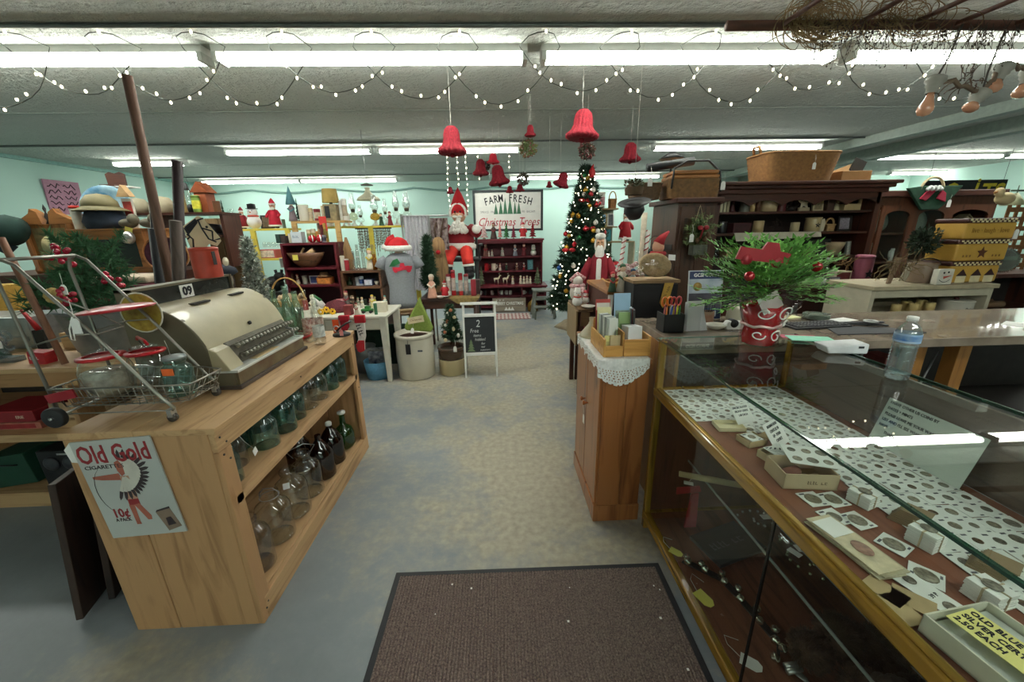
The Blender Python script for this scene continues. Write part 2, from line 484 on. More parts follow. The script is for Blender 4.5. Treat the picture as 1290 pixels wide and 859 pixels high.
# garland of old bulbs in porcelain sockets
bg=thing('bulb_garland','wire garland of old frosted bulbs in grey porcelain sockets','light garland',at(1222,100,y=2.45))
org=at(1222,100,y=2.45)
tops=[]
for px,pt,pb,tilt in((1172,98,147,0.25),(1258,82,117,0.4),(1229,116,140,0.5),(1292,88,124,0.3)):
    a=at(px+8,pt,y=2.4+(px-1172)*.0006);b=at(px-10,pb,y=2.4+(px-1172)*.0006)
    d=(b-a);l=d.length;q=d.to_track_quat('Z','Y').to_matrix().to_4x4();q.translation=a-org
    mb=MB();mb.T=q
    mb.lathe([(0.03,-0.01),(0.045,0),(0.048,0.02),(0.036,0.03),(0.038,0.045),(0.028,0.05),(0.026,0.08)],14)
    so=put('socket',mb,mat('8d8b82',0.6,bump=.2),bg)
    mb=MB();mb.T=q
    z=l
    mb.lathe([(0.016,0.075),(0.022,l*.55),(0.036,l*.75),(0.038,l*.85),(0.026,l*.96),(0.0,l)],14)
    put('bulb',mb,mat('c08a6c',0.25,var=.1,coat=.5),bg)
    tops.append(a-org)
tops.sort(key=lambda p:p.x)
pts=[]
for i in range(len(tops)-1):
    for k in range(6):pts.append(tops[i].lerp(tops[i+1],k/6)+V((0,0.01*math.sin(k*2),0.012*math.cos(k*3))))
pts.append(tops[-1])
put('wire',MB().tube(pts,0.012,6),mat('6b5a4a',0.8),bg)
put('hanging_wire',MB().tube([tops[1],tops[1]+V((0.0,0,.1)),tops[1]+V((.01,-.02,2.6-org.z-tops[1].z))],0.005,5),mat('4b4640',0.8),bg)
put('hanging_wire',MB().tube([tops[0],tops[0]+V((0.04,0,.1)),tops[0]+V((.05,-.02,2.6-org.z-tops[0].z))],0.005,5),mat('4b4640',0.8),bg)
put('foliage',tangle((0,0,0),0.06,16,6,0.003,.6,0,5),mat('5c4a3c',0.9),bg,kind='stuff')

# ---------------------------------------------------------------- kit of shop goods (origin at the base centre)
CLEAR=glass('fbfdfc',k=3.5);AQUA=glass('cde8e2',k=3.5,alpha=.06,body='8fc0b8');TEALG=glass('a6d2cc',k=3.5,alpha=.08,body='4f938c');GREENG=glass('78b478',k=3,alpha=.1,body='2c7a34')
BROWNG=glass('6a3a24',k=3,alpha=.25,body='24100a');COKEG=glass('cfe8d8',k=4,alpha=.12,body='b8dcc4');SMOKE=glass('f3f1ee',k=3.5,alpha=.05,body='a8a49c')
LAMPG=glass('f6fbfa',k=8,alpha=.07,body='e8f2f0')
CARD=mat('efeeea',0.7,var=.03);TAGW=mat('f4f3ef',0.7,var=.02);TAGY=mat('efe46a',0.7,var=.04);STRING=mat('d9d6cc',0.8,var=.05)
BLACK=mat('17171a',0.5,var=.2);DARK=mat('2a2522',0.6,var=.2);RED=mat('b3161f',0.6);SNOW=mat('f1f0ec',0.75,var=.04,bump=.1);SKIN=mat('d9a78a',0.6,var=.06)
STEEL=mat('b9bab8',0.35,.8,var=.1);GOLD=mat('b98a35',0.35,.7,var=.15);GALV=mat('85898a',0.5,.5,var=.25,scale=9);INK=mat('1c1c22',0.8,var=.1);GREENM=mat('2d6b3c',0.7)
BURG=mat('5a0f1d',0.55,var=.2,scale=8);YELS=mat('d8c24a',0.6,var=.08);WICK=mat('a5733f',0.7,var=.25,scale=40);WICKD=mat('7c532c',0.7,var=.3,scale=40)
CREAM=mat('e6dcc0',0.5,var=.06);DKWOOD=wood('2c1611','4a281d','Z',.45,knots=0);DKWOODX=wood('2c1611','4a281d','X',.45,knots=0)
def tagon(parent,loc,m=None,s=1.0,rz=0,rx=0,string=True,up=0.05):
    "a price tag on its string, part of the thing it is tied to"
    mb=MB();mb.T=rotm(loc,rx,0,rz,s)
    mb.prism([(-.011,-.02),(.011,-.02),(.011,.012),(.005,.02),(-.005,.02),(-.011,.012)],-.0008,.0008,0)
    if string:mb.tube([(0,0,.016),(.004,0,.016+up*.5),(0,.004,.016+up)],.0009,3,1)
    return put('price_tag',mb,[m or TAGW,STRING],parent)
def jar(label,loc,h,w,g=CLEAR,lid=None,shape='mason',group=None,bail=False,name='glass_jar',band=None,mouth=.38):
    r=w/2
    t=thing(name,label,'jar',loc,rnd.uniform(0,6),group)
    if shape=='mason':pr=[(r*.9,0),(r,.02*h),(r,.66*h),(r*.93,.74*h),(r*.72,.81*h),(r*.7,.86*h),(r*.74,.87*h),(r*.74,.9*h),(r*.7,.92*h),(r*.7,1.0*h)]
    elif shape=='gallon':pr=[(r*.86,0),(r,.03*h),(r,.6*h),(r*.9,.7*h),(r*.55,.79*h),(r*.46,.83*h),(r*.46,.9*h),(r*.52,.91*h),(r*.52,.95*h),(r*.46,.96*h),(r*.46,h)]
    elif shape=='jug':pr=[(r*.9,0),(r,.03*h),(r,.5*h),(r*.95,.6*h),(r*.6,.76*h),(r*.3,.86*h),(r*.24,.9*h),(r*.24,h)]
    elif shape=='cookie':pr=[(r*.6,0),(r*.82,.04*h),(r,.3*h),(r*.98,.55*h),(r*.82,.72*h),(r*.6,.8*h),(r*.56,.84*h),(r*.62,.86*h),(r*.62,.9*h)]
    put('glass_body',MB().lathe(pr,18),g,t)
    if shape in('mason','gallon'):put('base_ring',MB().lathe([(r*.6,.012*h),(r*.86,.008*h),(r*.88,.03*h),(r*.6,.035*h)],18),g,t)
    if lid:
        rr=pr[-1][0]*1.1
        put('lid',MB().lathe([(rr,h*.93),(rr,h*.995),(rr*.9,h*1.01),(0,h*1.012)],18),lid,t)
    if bail:
        rr=pr[-1][0]*1.15
        put('wire_bail',MB().tube([(rr,0,h*.86),(rr*1.02,0,h*.95),(rr*.5,0,h*1.03),(-rr*.5,0,h*1.03),(-rr*1.02,0,h*.95),(-rr,0,h*.86)],.002,5),STEEL,t)
        put('wire_bail',MB().tube([(rr*math.cos(a),rr*math.sin(a),h*.88)for a in[i*math.pi/8 for i in range(17)]],.0018,4),STEEL,t)
    if band:put('colour_band',MB().lathe([(r*.84,.5*h),(r*.9,.52*h),(r*.9,.56*h),(r*.84,.58*h)],18),band,t)
    return t
def bottle(label,loc,h,w,g=CLEAR,cap=None,shape='soda',group=None,lab=None,name='glass_bottle'):
    r=w/2
    t=thing(name,label,'bottle',loc,rnd.uniform(0,6),group)
    P_={'soda':[(r*.8,0),(r*.95,.03*h),(r,.14*h),(r*.86,.25*h),(r*.84,.34*h),(r*.98,.48*h),(r*.9,.56*h),(r*.55,.72*h),(r*.38,.84*h),(r*.36,.93*h),(r*.44,.94*h),(r*.44,.98*h),(r*.38,h)],
          'tall':[(r*.9,0),(r,.02*h),(r,.52*h),(r*.85,.62*h),(r*.4,.78*h),(r*.34,.95*h),(r*.4,.96*h),(r*.4,h)],
          'milk':[(r*.9,0),(r,.03*h),(r,.55*h),(r*.62,.8*h),(r*.55,.94*h),(r*.66,.95*h),(r*.66,h)],
          'round':[(r*.7,0),(r,.12*h),(r,.4*h),(r*.8,.55*h),(r*.3,.66*h),(r*.26,.95*h),(r*.34,.96*h),(r*.34,h)]}[shape]
    put('glass_body',MB().lathe(P_,16,fl=(0.02,10)if shape=='soda' else None),g,t)
    if cap:put('cap',MB().lathe([(P_[-1][0]*1.2,h*.955),(P_[-1][0]*1.2,h*1.01),(0,h*1.015)],12),cap,t)
    if lab:put('label',MB().lathe([(r*1.01,h*.2),(r*1.01,h*.45)],16),lab,t)
    return t
def oil_lamp(label,loc,h,w,font=None,foot=None,shade=True,burner=None):
    r=w/2;font=font or LAMPG;foot=foot or mat('c9ccc4',.3,var=.1)
    t=thing('oil_lamp',label,'oil lamp',loc,0,'oil lamps on the yellow shelf')
    put('foot',MB().lathe([(r*.8,0),(r*.8,.02*h),(r*.3,.07*h),(r*.2,.14*h),(r*.28,.18*h)],14),foot,t)
    put('font',MB().lathe([(r*.28,.18*h),(r*.8,.22*h),(r*.9,.3*h),(r*.7,.38*h),(r*.3,.42*h)],14),font,t)
    put('burner',MB().lathe([(r*.32,.42*h),(r*.42,.45*h),(r*.45,.5*h),(r*.3,.53*h)],12),burner or mat('4a4238',.4,.6),t)
    if shade:put('chimney',MB().lathe([(r*.46,.5*h),(r*.72,.6*h),(r*.62,.72*h),(r*.36,.9*h),(r*.42,h)],16),LAMPG,t)
    return t
def candle(label,loc,h,w,c='e9d9a6',group=None,name='candle'):
    t=thing(name,label,'candle',loc,0,group)
    put('wax',MB().lathe([(w/2,0),(w/2,h*.96),(w*.44,h),(0,h*.97)],14),mat(c,.5,var=.04),t)
    put('wick',MB().cyl((0,0,h*.95),(0,0,h*1.08),.002,5),INK,t)
    return t
def mug(label,loc,h,w,c,group=None,rz=0,name='mug'):
    t=thing(name,label,'mug',loc,rz,group)
    r=w*.4
    put('cup',MB().lathe([(r*.85,0),(r,.06*h),(r,h),(r*.9,h),(r*.88,.1*h),(0,.09*h)],14),mat(c,.35,var=.05),t)
    put('handle',MB().tube([(r*.9,0,h*.8),(r*1.5,0,h*.78),(r*1.6,0,h*.45),(r*.92,0,h*.25)],.006+h*.04,6),mat(c,.35,var=.05),t)
    return t
def crock(label,loc,h,w,c,band=None,group=None,handles=False,name='stoneware_crock',rim=True):
    r=w/2
    t=thing(name,label,'crock',loc,0,group)
    put('body',MB().lathe([(r*.93,0),(r*.97,.03*h),(r,.5*h),(r*.98,.9*h),(r*.97,.92*h)]if not band else[(r*.93,0),(r*.97,.03*h),(r,.58*h)],28),mat(c,.3,var=.05,scale=6,coat=.3),t)
    if band:put('glazed_top',MB().lathe([(r,.58*h),(r,.85*h),(r*.97,.92*h)],28),mat(band,.25,var=.1,coat=.4),t)
    if rim:put('rim',MB().lathe([(r*.97,.9*h),(r*1.04,.93*h),(r*1.04,.985*h),(r*.99,h),(r*.9,.99*h),(r*.88,.88*h),(0,.86*h)],28),mat(band or c,.3,var=.05,coat=.3),t)
    return t
def tin(label,loc,h,w,c,lid=None,lab=None,d=None,group=None,name='tin_canister',rz=0,cat='tin'):
    t=thing(name,label,cat,loc,rz,group)
    r=w/2;sy=(d/w)if d else 1
    put('body',MB().lathe([(r,0),(r,h*.9)],18,sy=sy),mat(c,.4,var=.12),t)
    put('lid',MB().lathe([(r*1.03,h*.88),(r*1.03,h*.97),(r*.8,h),(0,h)],18,sy=sy),mat(lid or c,.4,var=.1),t)
    if lab:put('label',MB().lathe([(r*1.012,h*.2),(r*1.012,h*.7)],18,sy=sy),mat(lab,.6,var=.25,scale=30),t)
    return t
def box(label,loc,h,w,d,c,face=None,rz=0,group=None,name='box',cat='box',lid=None,bev=.003,ry=0):
    t=thing(name,label,cat,loc,rz,group)
    if ry:t.rotation_euler=(0,ry,rz)
    put('carton',MB().bx(-w/2,w/2,-d/2,d/2,0,h*(.8 if lid else 1)),mat(c,.65,var=.08),t,bev=bev)
    if face:put('printed_face',MB().bx(-w*.42,w*.42,-d/2-.001,-d/2+.001,h*.1,h*(.75 if lid else .9)),mat(face,.6,var=.35,scale=25),t)
    if lid:put('lid',MB().bx(-w*.52,w*.52,-d*.52,d*.52,h*.8,h),mat(lid,.65,var=.08),t,bev=bev)
    return t
def book(label,loc,h,w,d,c,rz=0,group=None,lean=0):
    "standing, spine to the camera"
    t=thing('book',label,'book',loc,rz,group)
    t.rotation_euler=(0,lean,rz)
    put('cover',MB().bx(-w/2,w/2,-d/2,-d/2+.004,0,h).bx(-w/2,-w/2+.002,-d/2,d/2,0,h).bx(w/2-.002,w/2,-d/2,d/2,0,h),mat(c,.6,var=.1),t)
    put('pages',MB().bx(-w/2+.002,w/2-.002,-d/2+.004,d/2-.004,.003,h-.003),CREAM,t)
    return t
def frame(label,loc,h,w,fc,pc,lean=-.12,rz=0,name='picture_frame',cat='picture',bw=.12,pv=.4,ps=9,group=None):
    t=thing(name,label,cat,loc,rz,group,rot=(lean,0,rz))
    b=bw*min(h,w)
    m=mat(fc,.5,var=.1)
    for x0,x1,z0,z1 in((-w/2,w/2,0,b),(-w/2,w/2,h-b,h),(-w/2,-w/2+b,b,h-b),(w/2-b,w/2,b,h-b)):
        put('frame_bar',MB().bx(x0,x1,-.012,.012,z0,z1),m,t)
    put('picture',MB().bx(-w/2+b,w/2-b,-.002,.008,b,h-b),mat(pc,.5,var=pv,scale=ps/max(h,.1)),t)
    return t
def plate(label,loc,h,c='dfe3da',rim='9fb0a2',rz=0,lean=-.2,group=None):
    r=h/2
    t=thing('china_plate',label,'plate',loc,rz,group)
    mb=MB();mb.T=rotm((0,0,r),R(90)+lean,0,0)
    mb.lathe([(0,.004),(r*.6,.004),(r*.68,.012)],22);put('plate_well',mb,mat(c,.25,var=.12,scale=14),t)
    mb=MB();mb.T=rotm((0,0,r),R(90)+lean,0,0)
    mb.lathe([(r*.68,.012),(r,.02),(r*.98,.014),(r*.6,-.004),(0,-.004)],22);put('plate_rim',mb,mat(rim,.3,var=.2,scale=40),t)
    mb=MB().bx(-r*.3,r*.3,-.02,.05,0,.012);put('stand',mb,DARK,t)
    return t
def bowl(label,loc,h,w,c,group=None,name='bowl',m=None,sy=1):
    r=w/2
    t=thing(name,label,'bowl',loc,0,group)
    put('bowl_body',MB().lathe([(r*.4,0),(r*.62,h*.2),(r*.9,h*.7),(r,h),(r*.95,h),(r*.8,h*.6),(r*.4,h*.15),(0,h*.12)],26,sy=sy),m or mat(c,.45,var=.15),t)
    return t
def weave(mb,x,y,h,flare=1.0,n=48,k=None,m=0,rnd_=.35,thick=.006):
    "woven wall: rounded rectangle of rows that go over and under the stakes"
    k=k or max(5,int(h/.024))
    vs=[];fs=[]
    for j in range(k*2+1):
        z=h*j/(k*2);f=1+(flare-1)*z/h
        for i in range(n):
            a=2*math.pi*i/n
            ca,sa=math.cos(a),math.sin(a)
            e=rnd_
            px=math.copysign(abs(ca)**e,ca)*x/2*f;py=math.copysign(abs(sa)**e,sa)*y/2*f
            o=thick*(1 if(i+(j//2))%2 else-1)*(1 if j%2 else .2)
            l=math.hypot(px,py)or 1
            vs.append((px+px/l*o,py+py/l*o,z))
    for j in range(k*2):
        for i in range(n):
            q=(i+1)%n
            fs.append((j*n+i,j*n+q,(j+1)*n+q,(j+1)*n+i))
    mb.add(vs,fs,m,True)
    mb.add([(math.copysign(abs(math.cos(2*math.pi*i/n))**rnd_,math.cos(2*math.pi*i/n))*x/2,math.copysign(abs(math.sin(2*math.pi*i/n))**rnd_,math.sin(2*math.pi*i/n))*y/2,.004)for i in range(n)],[tuple(range(n))],m)
    return mb
def basket(label,loc,h,w,d,c='a5733f',handle=None,flare=1.1,lid=False,rz=0,group=None,rnd_=.35,tag=False):
    t=thing('wicker_basket',label,'basket',loc,rz,group)
    m=mat(c,.7,var=.25,scale=40)
    put('woven_body',weave(MB(),w,d,h,flare,rnd_=rnd_),m,t)
    rim=[(math.copysign(abs(math.cos(a))**rnd_,math.cos(a))*w/2*flare,math.copysign(abs(math.sin(a))**rnd_,math.sin(a))*d/2*flare,h)for a in[2*math.pi*i/40 for i in range(40)]]
    put('rim',MB().tube(rim,.009,6,closed=True),mat(c,.7,var=.3,scale=50),t)
    if handle:put('handle',MB().tube([(w/2*flare*math.cos(a),0,h+handle*math.sin(a))for a in[math.pi*i/14 for i in range(15)]],.009,6),m,t)
    if lid:
        for s in(-1,1):
            mb=MB();mb.T=rotm((0,0,h+.012),0,0,0)
            mb.bx(min(0,s)*w*.5*flare+.004,max(0,s)*w*.5*flare-.004,-d/2*flare,d/2*flare,0,.02);put('lid_flap',mb,wood('9a5f28','c8843c','X',.5,knots=0),t,bev=.008)
    if tag:tagon(t,(w*.1,-d/2*flare-.012,h*.5),s=1.4)
    return t
def cone_tree(label,loc,h,w,c,tiers=6,snow=None,base=True,group=None):
    "bottle brush tree"
    t=thing('brush_tree',label,'tree',loc,rnd.uniform(0,3),group)
    mb=MB();b=h*.1
    for i in range(tiers):
        z=b+(h-b)*i/tiers;r=w/2*(1-i/tiers*.92)
        mb.lathe([(r*.7,z),(r,z+.01*h),(r*.45,z+(h-b)/tiers*.9),(r*.3,z+(h-b)/tiers*1.1)],12,fl=(.14,6))
    mb.lathe([(w*.06,h*.93),(0,h)],6)
    put('bristles',mb,mat(c,.9,var=.35,scale=60,c2=snow),t)
    if base:put('wooden_base',MB().lathe([(w*.2,0),(w*.2,b*.5),(w*.06,b*.6),(w*.06,b*1.2)],10),mat('6a4b33',.7),t)
    return t
def snowman(label,loc,h,hat='1b1b1f',scarf='b3161f',body='f1f0ec',name='snowman_figure',group=None):
    t=thing(name,label,'figurine',loc,rnd.uniform(-.2,.2),group)
    put('body',MB().ball((0,0,h*.26),(h*.27,h*.25,h*.27),14,9).ball((0,0,h*.64),(h*.19,h*.18,h*.19),12,8),mat(body,.6,var=.04),t)
    put('hat',MB().lathe([(h*.22,h*.78),(h*.22,h*.8),(h*.15,h*.8),(h*.15,h*.97),(0,h)],14),mat(hat,.6),t)
    put('scarf',MB().lathe([(h*.15,h*.46),(h*.21,h*.48),(h*.21,h*.52),(h*.15,h*.54)],14),mat(scarf,.7),t)
    put('nose',MB().cyl((0,-h*.17,h*.65),(0.01,-h*.27,h*.63),h*.022,6),mat('e07b2a',.6),t)
    put('eyes',MB().ball((-h*.06,-h*.165,h*.71),h*.018,6,4).ball((h*.06,-h*.165,h*.71),h*.018,6,4),INK,t)
    return t
def santa(label,loc,h,coat='a8121c',group=None,name='santa_figurine',rz=0,arms=True,trim='efeae0',base=None):
    t=thing(name,label,'figurine',loc,rz,group)
    mb=MB().lathe([(h*.17,.06*h),(h*.2,.1*h),(h*.17,.35*h),(h*.13,.58*h),(h*.07,.64*h)],14)
    if arms:
        for s in(-1,1):mb.tube([(s*h*.1,0,h*.57),(s*h*.2,-h*.03,h*.45),(s*h*.19,-h*.13,h*.38)],[h*.06,h*.055,h*.045],8)
    put('coat',mb,mat(coat,.7),t)
    put('fur_trim',MB().lathe([(h*.2,.055*h),(h*.22,.07*h),(h*.21,.11*h),(h*.19,.12*h)],14).lathe([(h*.1,.76*h),(h*.115,.79*h),(h*.1,.82*h)],12),mat(trim,.9,bump=.3),t)
    put('head',MB().ball((0,0,h*.72),(h*.09,h*.09,h*.1),12,8).ball((0,-h*.09,h*.71),h*.02,6,4),SKIN,t)
    put('beard',MB().ball((0,-h*.05,h*.63),(h*.085,h*.06,h*.1),10,7),mat('f0ede6',.9,bump=.4),t)
    put('hat',MB().lathe([(h*.1,h*.8),(h*.09,h*.86),(h*.04,h*.95),(0,h)],12),mat(coat,.7),t)
    put('boots',MB().ball((-h*.07,-h*.04,h*.035),(h*.06,h*.1,h*.036),8,5).ball((h*.07,-h*.04,h*.035),(h*.06,h*.1,h*.036),8,5),BLACK,t)
    put('eyes',MB().ball((-h*.035,-h*.083,h*.745),h*.012,6,4).ball((h*.035,-h*.083,h*.745),h*.012,6,4),INK,t)
    return t
def figurine(label,loc,h,c='ded8cc',c2='8a2a2a',rz=0,group=None,name='figurine',head='dcb9a0'):
    t=thing(name,label,'figurine',loc,rz,group)
    put('robe',MB().lathe([(h*.22,0),(h*.2,.1*h),(h*.12,.5*h),(h*.15,.62*h),(h*.07,.72*h)],10,sy=.8),mat(c,.6,var=.15),t)
    put('head',MB().ball((0,0,h*.83),(h*.11,h*.11,h*.13),8,6),mat(head,.6),t)
    put('cap',MB().ball((0,h*.02,h*.9),(h*.12,h*.12,h*.1),8,5).tube([(-h*.16,-h*.05,h*.58),(0,-h*.14,h*.45),(h*.16,-h*.05,h*.58)],h*.04,6),mat(c2,.6),t)
    return t
def deer(label,loc,h,c='cfc3a8',rz=0,group=None):
    t=thing('deer_figurine',label,'figurine',loc,rz,group)
    mb=MB()
    mb.tube([(-h*.25,0,h*.48),(-h*.1,0,h*.5),(h*.08,0,h*.5),(h*.18,0,h*.56),(h*.26,0,h*.74)],[h*.08,h*.1,h*.1,h*.08,h*.045],8)
    mb.ball((h*.31,0,h*.78),(h*.09,h*.05,h*.05),8,6)
    for x,y in((-.2,-.05),(-.2,.05),(.1,-.05),(.1,.05)):mb.tube([(h*x,h*y,h*.45),(h*(x+.02),h*y,h*.22),(h*x,h*y,0)],[h*.04,h*.022,h*.02],6)
    put('body',mb,mat(c,.5,.2,var=.1),t)
    mb=MB()
    for s in(-1,1):
        mb.tube([(h*.27,s*h*.03,h*.8),(h*.22,s*h*.08,h*.92),(h*.26,s*h*.1,h)],h*.012,5).cyl((h*.22,s*h*.08,h*.92),(h*.16,s*h*.1,h*.98),h*.01,5)
    put('antlers',mb,mat(c,.5,.2,var=.1),t)
    return t
def lantern(label,loc,h,w,c,name='lantern',group=None,glassc=CLEAR):
    r=w/2
    t=thing(name,label,'lantern',loc,0,group)
    m=mat(c,.5,.3)
    put('base',MB().lathe([(r,0),(r,.16*h),(r*.6,.22*h),(r*.4,.24*h)],14),m,t)
    put('globe',MB().lathe([(r*.5,.24*h),(r*.78,.4*h),(r*.5,.62*h)],14),glassc,t)
    put('hood',MB().lathe([(r*.75,.62*h),(r*.5,.68*h),(r*.5,.78*h),(r*.2,.82*h),(0,.83*h)],14),m,t)
    mb=MB()
    for s in(-1,1):mb.tube([(s*r*.8,0,.16*h),(s*r,0,.4*h),(s*r*.6,0,.72*h)],r*.07,5)
    put('side_rail',mb,m,t)
    put('handle',MB().tube([(r*math.cos(a),0,.66*h+.34*h*math.sin(a))for a in[math.pi*i/10 for i in range(11)]],r*.04,4),m,t)
    return t
def shrub(c,rx,ry,rz,n,leaf,th=0,seed=1,up=.2,aspect=.3):
    "n leaves in an ellipsoid, pointing outwards"
    g=random.Random(seed);mb=MB()
    for i in range(n):
        d=V((g.gauss(0,1),g.gauss(0,1),g.gauss(0,1))).normalized();k=g.random()**.5
        p=V(c)+V((d.x*rx*k,d.y*ry*k,d.z*rz*k))
        d=(d+V((g.uniform(-.5,.5),g.uniform(-.5,.5),g.uniform(-.3,.5)+up))).normalized()
        s=d.orthogonal().normalized();s.rotate(Matrix.Rotation(g.uniform(0,6.28),3,d));l=leaf*g.uniform(.6,1.2)
        a=l*aspect
        mb.add([p,p+d*l*.45+s*a,p+d*l,p+d*l*.45-s*a],[(0,1,2,3)],0)
    return mb
class On:
    "a surface: its depth y and height z; put goods on it by photograph column"
    def __init__(s,y,z):s.y=y;s.z=z+.0022
    def __call__(s,fn,px,top,wpx,label,dy=0,dz=0,d=None,**k):
        y=s.y+dy;z=s.z+dz
        x=xat(px,y,z);h=at(px,top,y=y).z-z
        w_=wpx*mpp(x,y,z)
        if fn in(box,book,basket):return fn(label,(x,y,z),h,w_,d or w_*.6,**k)
        if fn in(snowman,santa,figurine,deer,plate):return fn(label,(x,y,z),h,**k)
        return fn(label,(x,y,z),h,w_,**k)

# ---------------------------------------------------------------- pine bookcase of jars
PZ=wood('98704a','b58c62','Z',.55,knots=.22);PY=wood('a37d54','c29d72','Y',.55,knots=.22);PX_=wood('a37d54','c29d72','X',.55,knots=.22)  # upright pine darker than the tops: shade on the ends painted into the colour
bk=thing('bookcase','rough pine bookcase full of glass jars, a tin cigarette sign on its end','bookcase',(-1.26,1.21,0))
bx0,bx1,by1,bh=-0.257,0.254,1.33,0.907
def pb(n,x0,x1,y0,y1,z0,z1,m,b=.003):return put(n,MB().bx(x0,x1,y0,y1,z0,z1),m,bk,bev=b)
pb('end_plank',bx0,bx0+.172,0,.022,0,bh-.024,PZ);pb('end_plank',bx0+.176,bx1-.022,0,.022,0,bh-.024,PZ)
pb('end_plank',bx0,0,by1-.022,by1,0,bh-.024,PZ);pb('end_plank',.003,bx1-.022,by1-.022,by1,0,bh-.024,PZ)
pb('face_post',bx1-.021,bx1,0,.066,0,bh-.1,PZ);pb('face_post',bx1-.021,bx1,by1-.066,by1,0,bh-.1,PZ)
pb('face_rail',bx1-.021,bx1+.001,0,by1,bh-.098,bh-.026,PY);pb('face_rail',bx1-.021,bx1+.002,.03,by1-.0,0.0,.104,PY)
pb('top_plank',bx0-.008,bx0+.24,-.003,by1+.008,bh-.024,bh,PY);pb('top_plank',bx0+.243,bx1+.008,-.003,by1+.008,bh-.024,bh,PY)
pb('shelf_board',bx0+.02,bx1-.0,.024,by1-.024,.566,.604,PY);pb('bottom_board',bx0+.02,bx1-.022,.024,by1-.024,.08,.104,PY)
for k in range(4):pb('back_board',bx0,bx0+.018,.024+k*.321,.024+k*.321+.318,.0,bh-.026,wood('5a3d22','7a5733','Z',.7))
sc=MB()
for y0,z0 in((.02,.79),(.045,.76),(.02,.86),(.045,.83),(.03,.05),(.045,.07),(by1-.03,.82),(by1-.03,.5),(.6,.86)):
    sc.cyl((bx1-.001,y0,z0),(bx1+.003,y0,z0),.004,8)
put('screw_heads',sc,DARK,bk,kind='stuff')
# tin sign
c=[at(88,558,y=1.203),at(191,548,y=1.203),at(234,669,y=1.203),at(143,677,y=1.203)]
cen=(c[0]+c[1]+c[2]+c[3])/4
ux=(c[1]-c[0]+c[2]-c[3]).normalized();W=((c[1]-c[0]).length+(c[2]-c[3]).length)/2;H=((c[0]-c[3]).length+(c[1]-c[2]).length)/2
og=thing('tin_sign','white tin cigarette sign with red lettering and an archer','sign',(cen.x,1.2015,cen.z),rot=(0,math.atan2(-ux.z,ux.x),0))
TIN=mat('b9bdb9',.45,var=.08,scale=5)
put('tin_plate',MB().bx(-W/2,W/2,-.001,.004,-H/2,H/2),TIN,og)
put('curled_corner',MB().add([(-W/2,0,H/2),(-W/2-.012,-.012,H/2-.02),(-W/2-.008,-.01,H/2-.07),(-W/2,0,H/2-.08)],[(0,1,2,3)]),mat('e8eae6',.4),og)
OGR=mat('93272c',.6);OGI=mat('3a3033',.7);OGS=mat('a8604e',.7)
def sg(x,z):return((x-.5)*W,(.5-z)*H)
text('lettering','Old Gold',.098,OGR,og,(-.02*W,-.0018,H*.36),sx=.66,bold=.0016)
text('lettering','CIGARETTES',.021,OGI,og,(-.2*W,-.0018,H*.243),sx=1.15)
text('lettering','10¢',.052,OGR,og,(-.25*W,-.0018,-H*.24),sx=.8,bold=.001)
text('lettering','A PACK',.02,OGI,og,(-.25*W,-.0018,-H*.31),sx=.8)
art=MB()
def flat(pts,m,y=-.0016):y-=.00003*len(art.v)/20;art.prism([sg(*p)for p in pts],y,y+.0004,m)
g=random.Random(3)
for k in range(18): # war bonnet feathers
    a=R(82-k*11.6);cx_,cz_=.49,.35
    l=.33+.05*math.sin(k*.42+.2);dx,dz=math.cos(a),-math.sin(a)
    def fp(r_,o):return(cx_+dx*r_-dz*o*.9,cz_+(dz*r_+dx*o)*.72)
    flat([fp(.03,-.008),fp(l*.72,-.026),fp(l*.72,.026),fp(.03,.008)],2,-.0018)
    flat([fp(l*.68,-.025),fp(l*.93,-.02),fp(l*1.04,0),fp(l*.93,.02),fp(l*.68,.025)],1,-.002)
flat([(.44,.22),(.5,.2),(.53,.25),(.52,.34),(.47,.36),(.44,.3)],0)
flat([(.44,.33),(.1,.345),(.1,.37),(.2,.385),(.46,.40)],0)
flat([(.44,.36),(.55,.36),(.56,.55),(.53,.68),(.40,.68),(.42,.52)],3)
flat([(.42,.45),(.54,.45),(.54,.5),(.42,.5)],4);flat([(.41,.6),(.55,.6),(.55,.66),(.41,.66)],4)
flat([(.40,.66),(.47,.66),(.455,.84),(.46,.87),(.40,.87),(.40,.78)],0);flat([(.47,.66),(.54,.65),(.63,.79),(.62,.83),(.57,.83)],0)
for k in range(8):
    a0,a1=R(-60+k*15),R(-45+k*15)
    flat([(.34-.27*math.cos(a0),.5+.26*math.sin(a0)),(.34-.27*math.cos(a1),.5+.26*math.sin(a1)),(.34-.263*math.cos(a1),.5+.26*math.sin(a1)),(.34-.263*math.cos(a0),.5+.26*math.sin(a0))],1)
flat([(.7,.76),(.9,.73),(.97,.93),(.78,.97)],5);flat([(.8,.83),(.87,.82),(.91,.9),(.8,.915)],1,-.002);flat([(.7,.76),(.72,.74),(.9,.71),(.9,.73)],1)
put('printed_archer',art,[OGS,OGI,mat('cfccc0',.6),mat('b98f77',.6),OGR,mat('84705f',.6)],og)
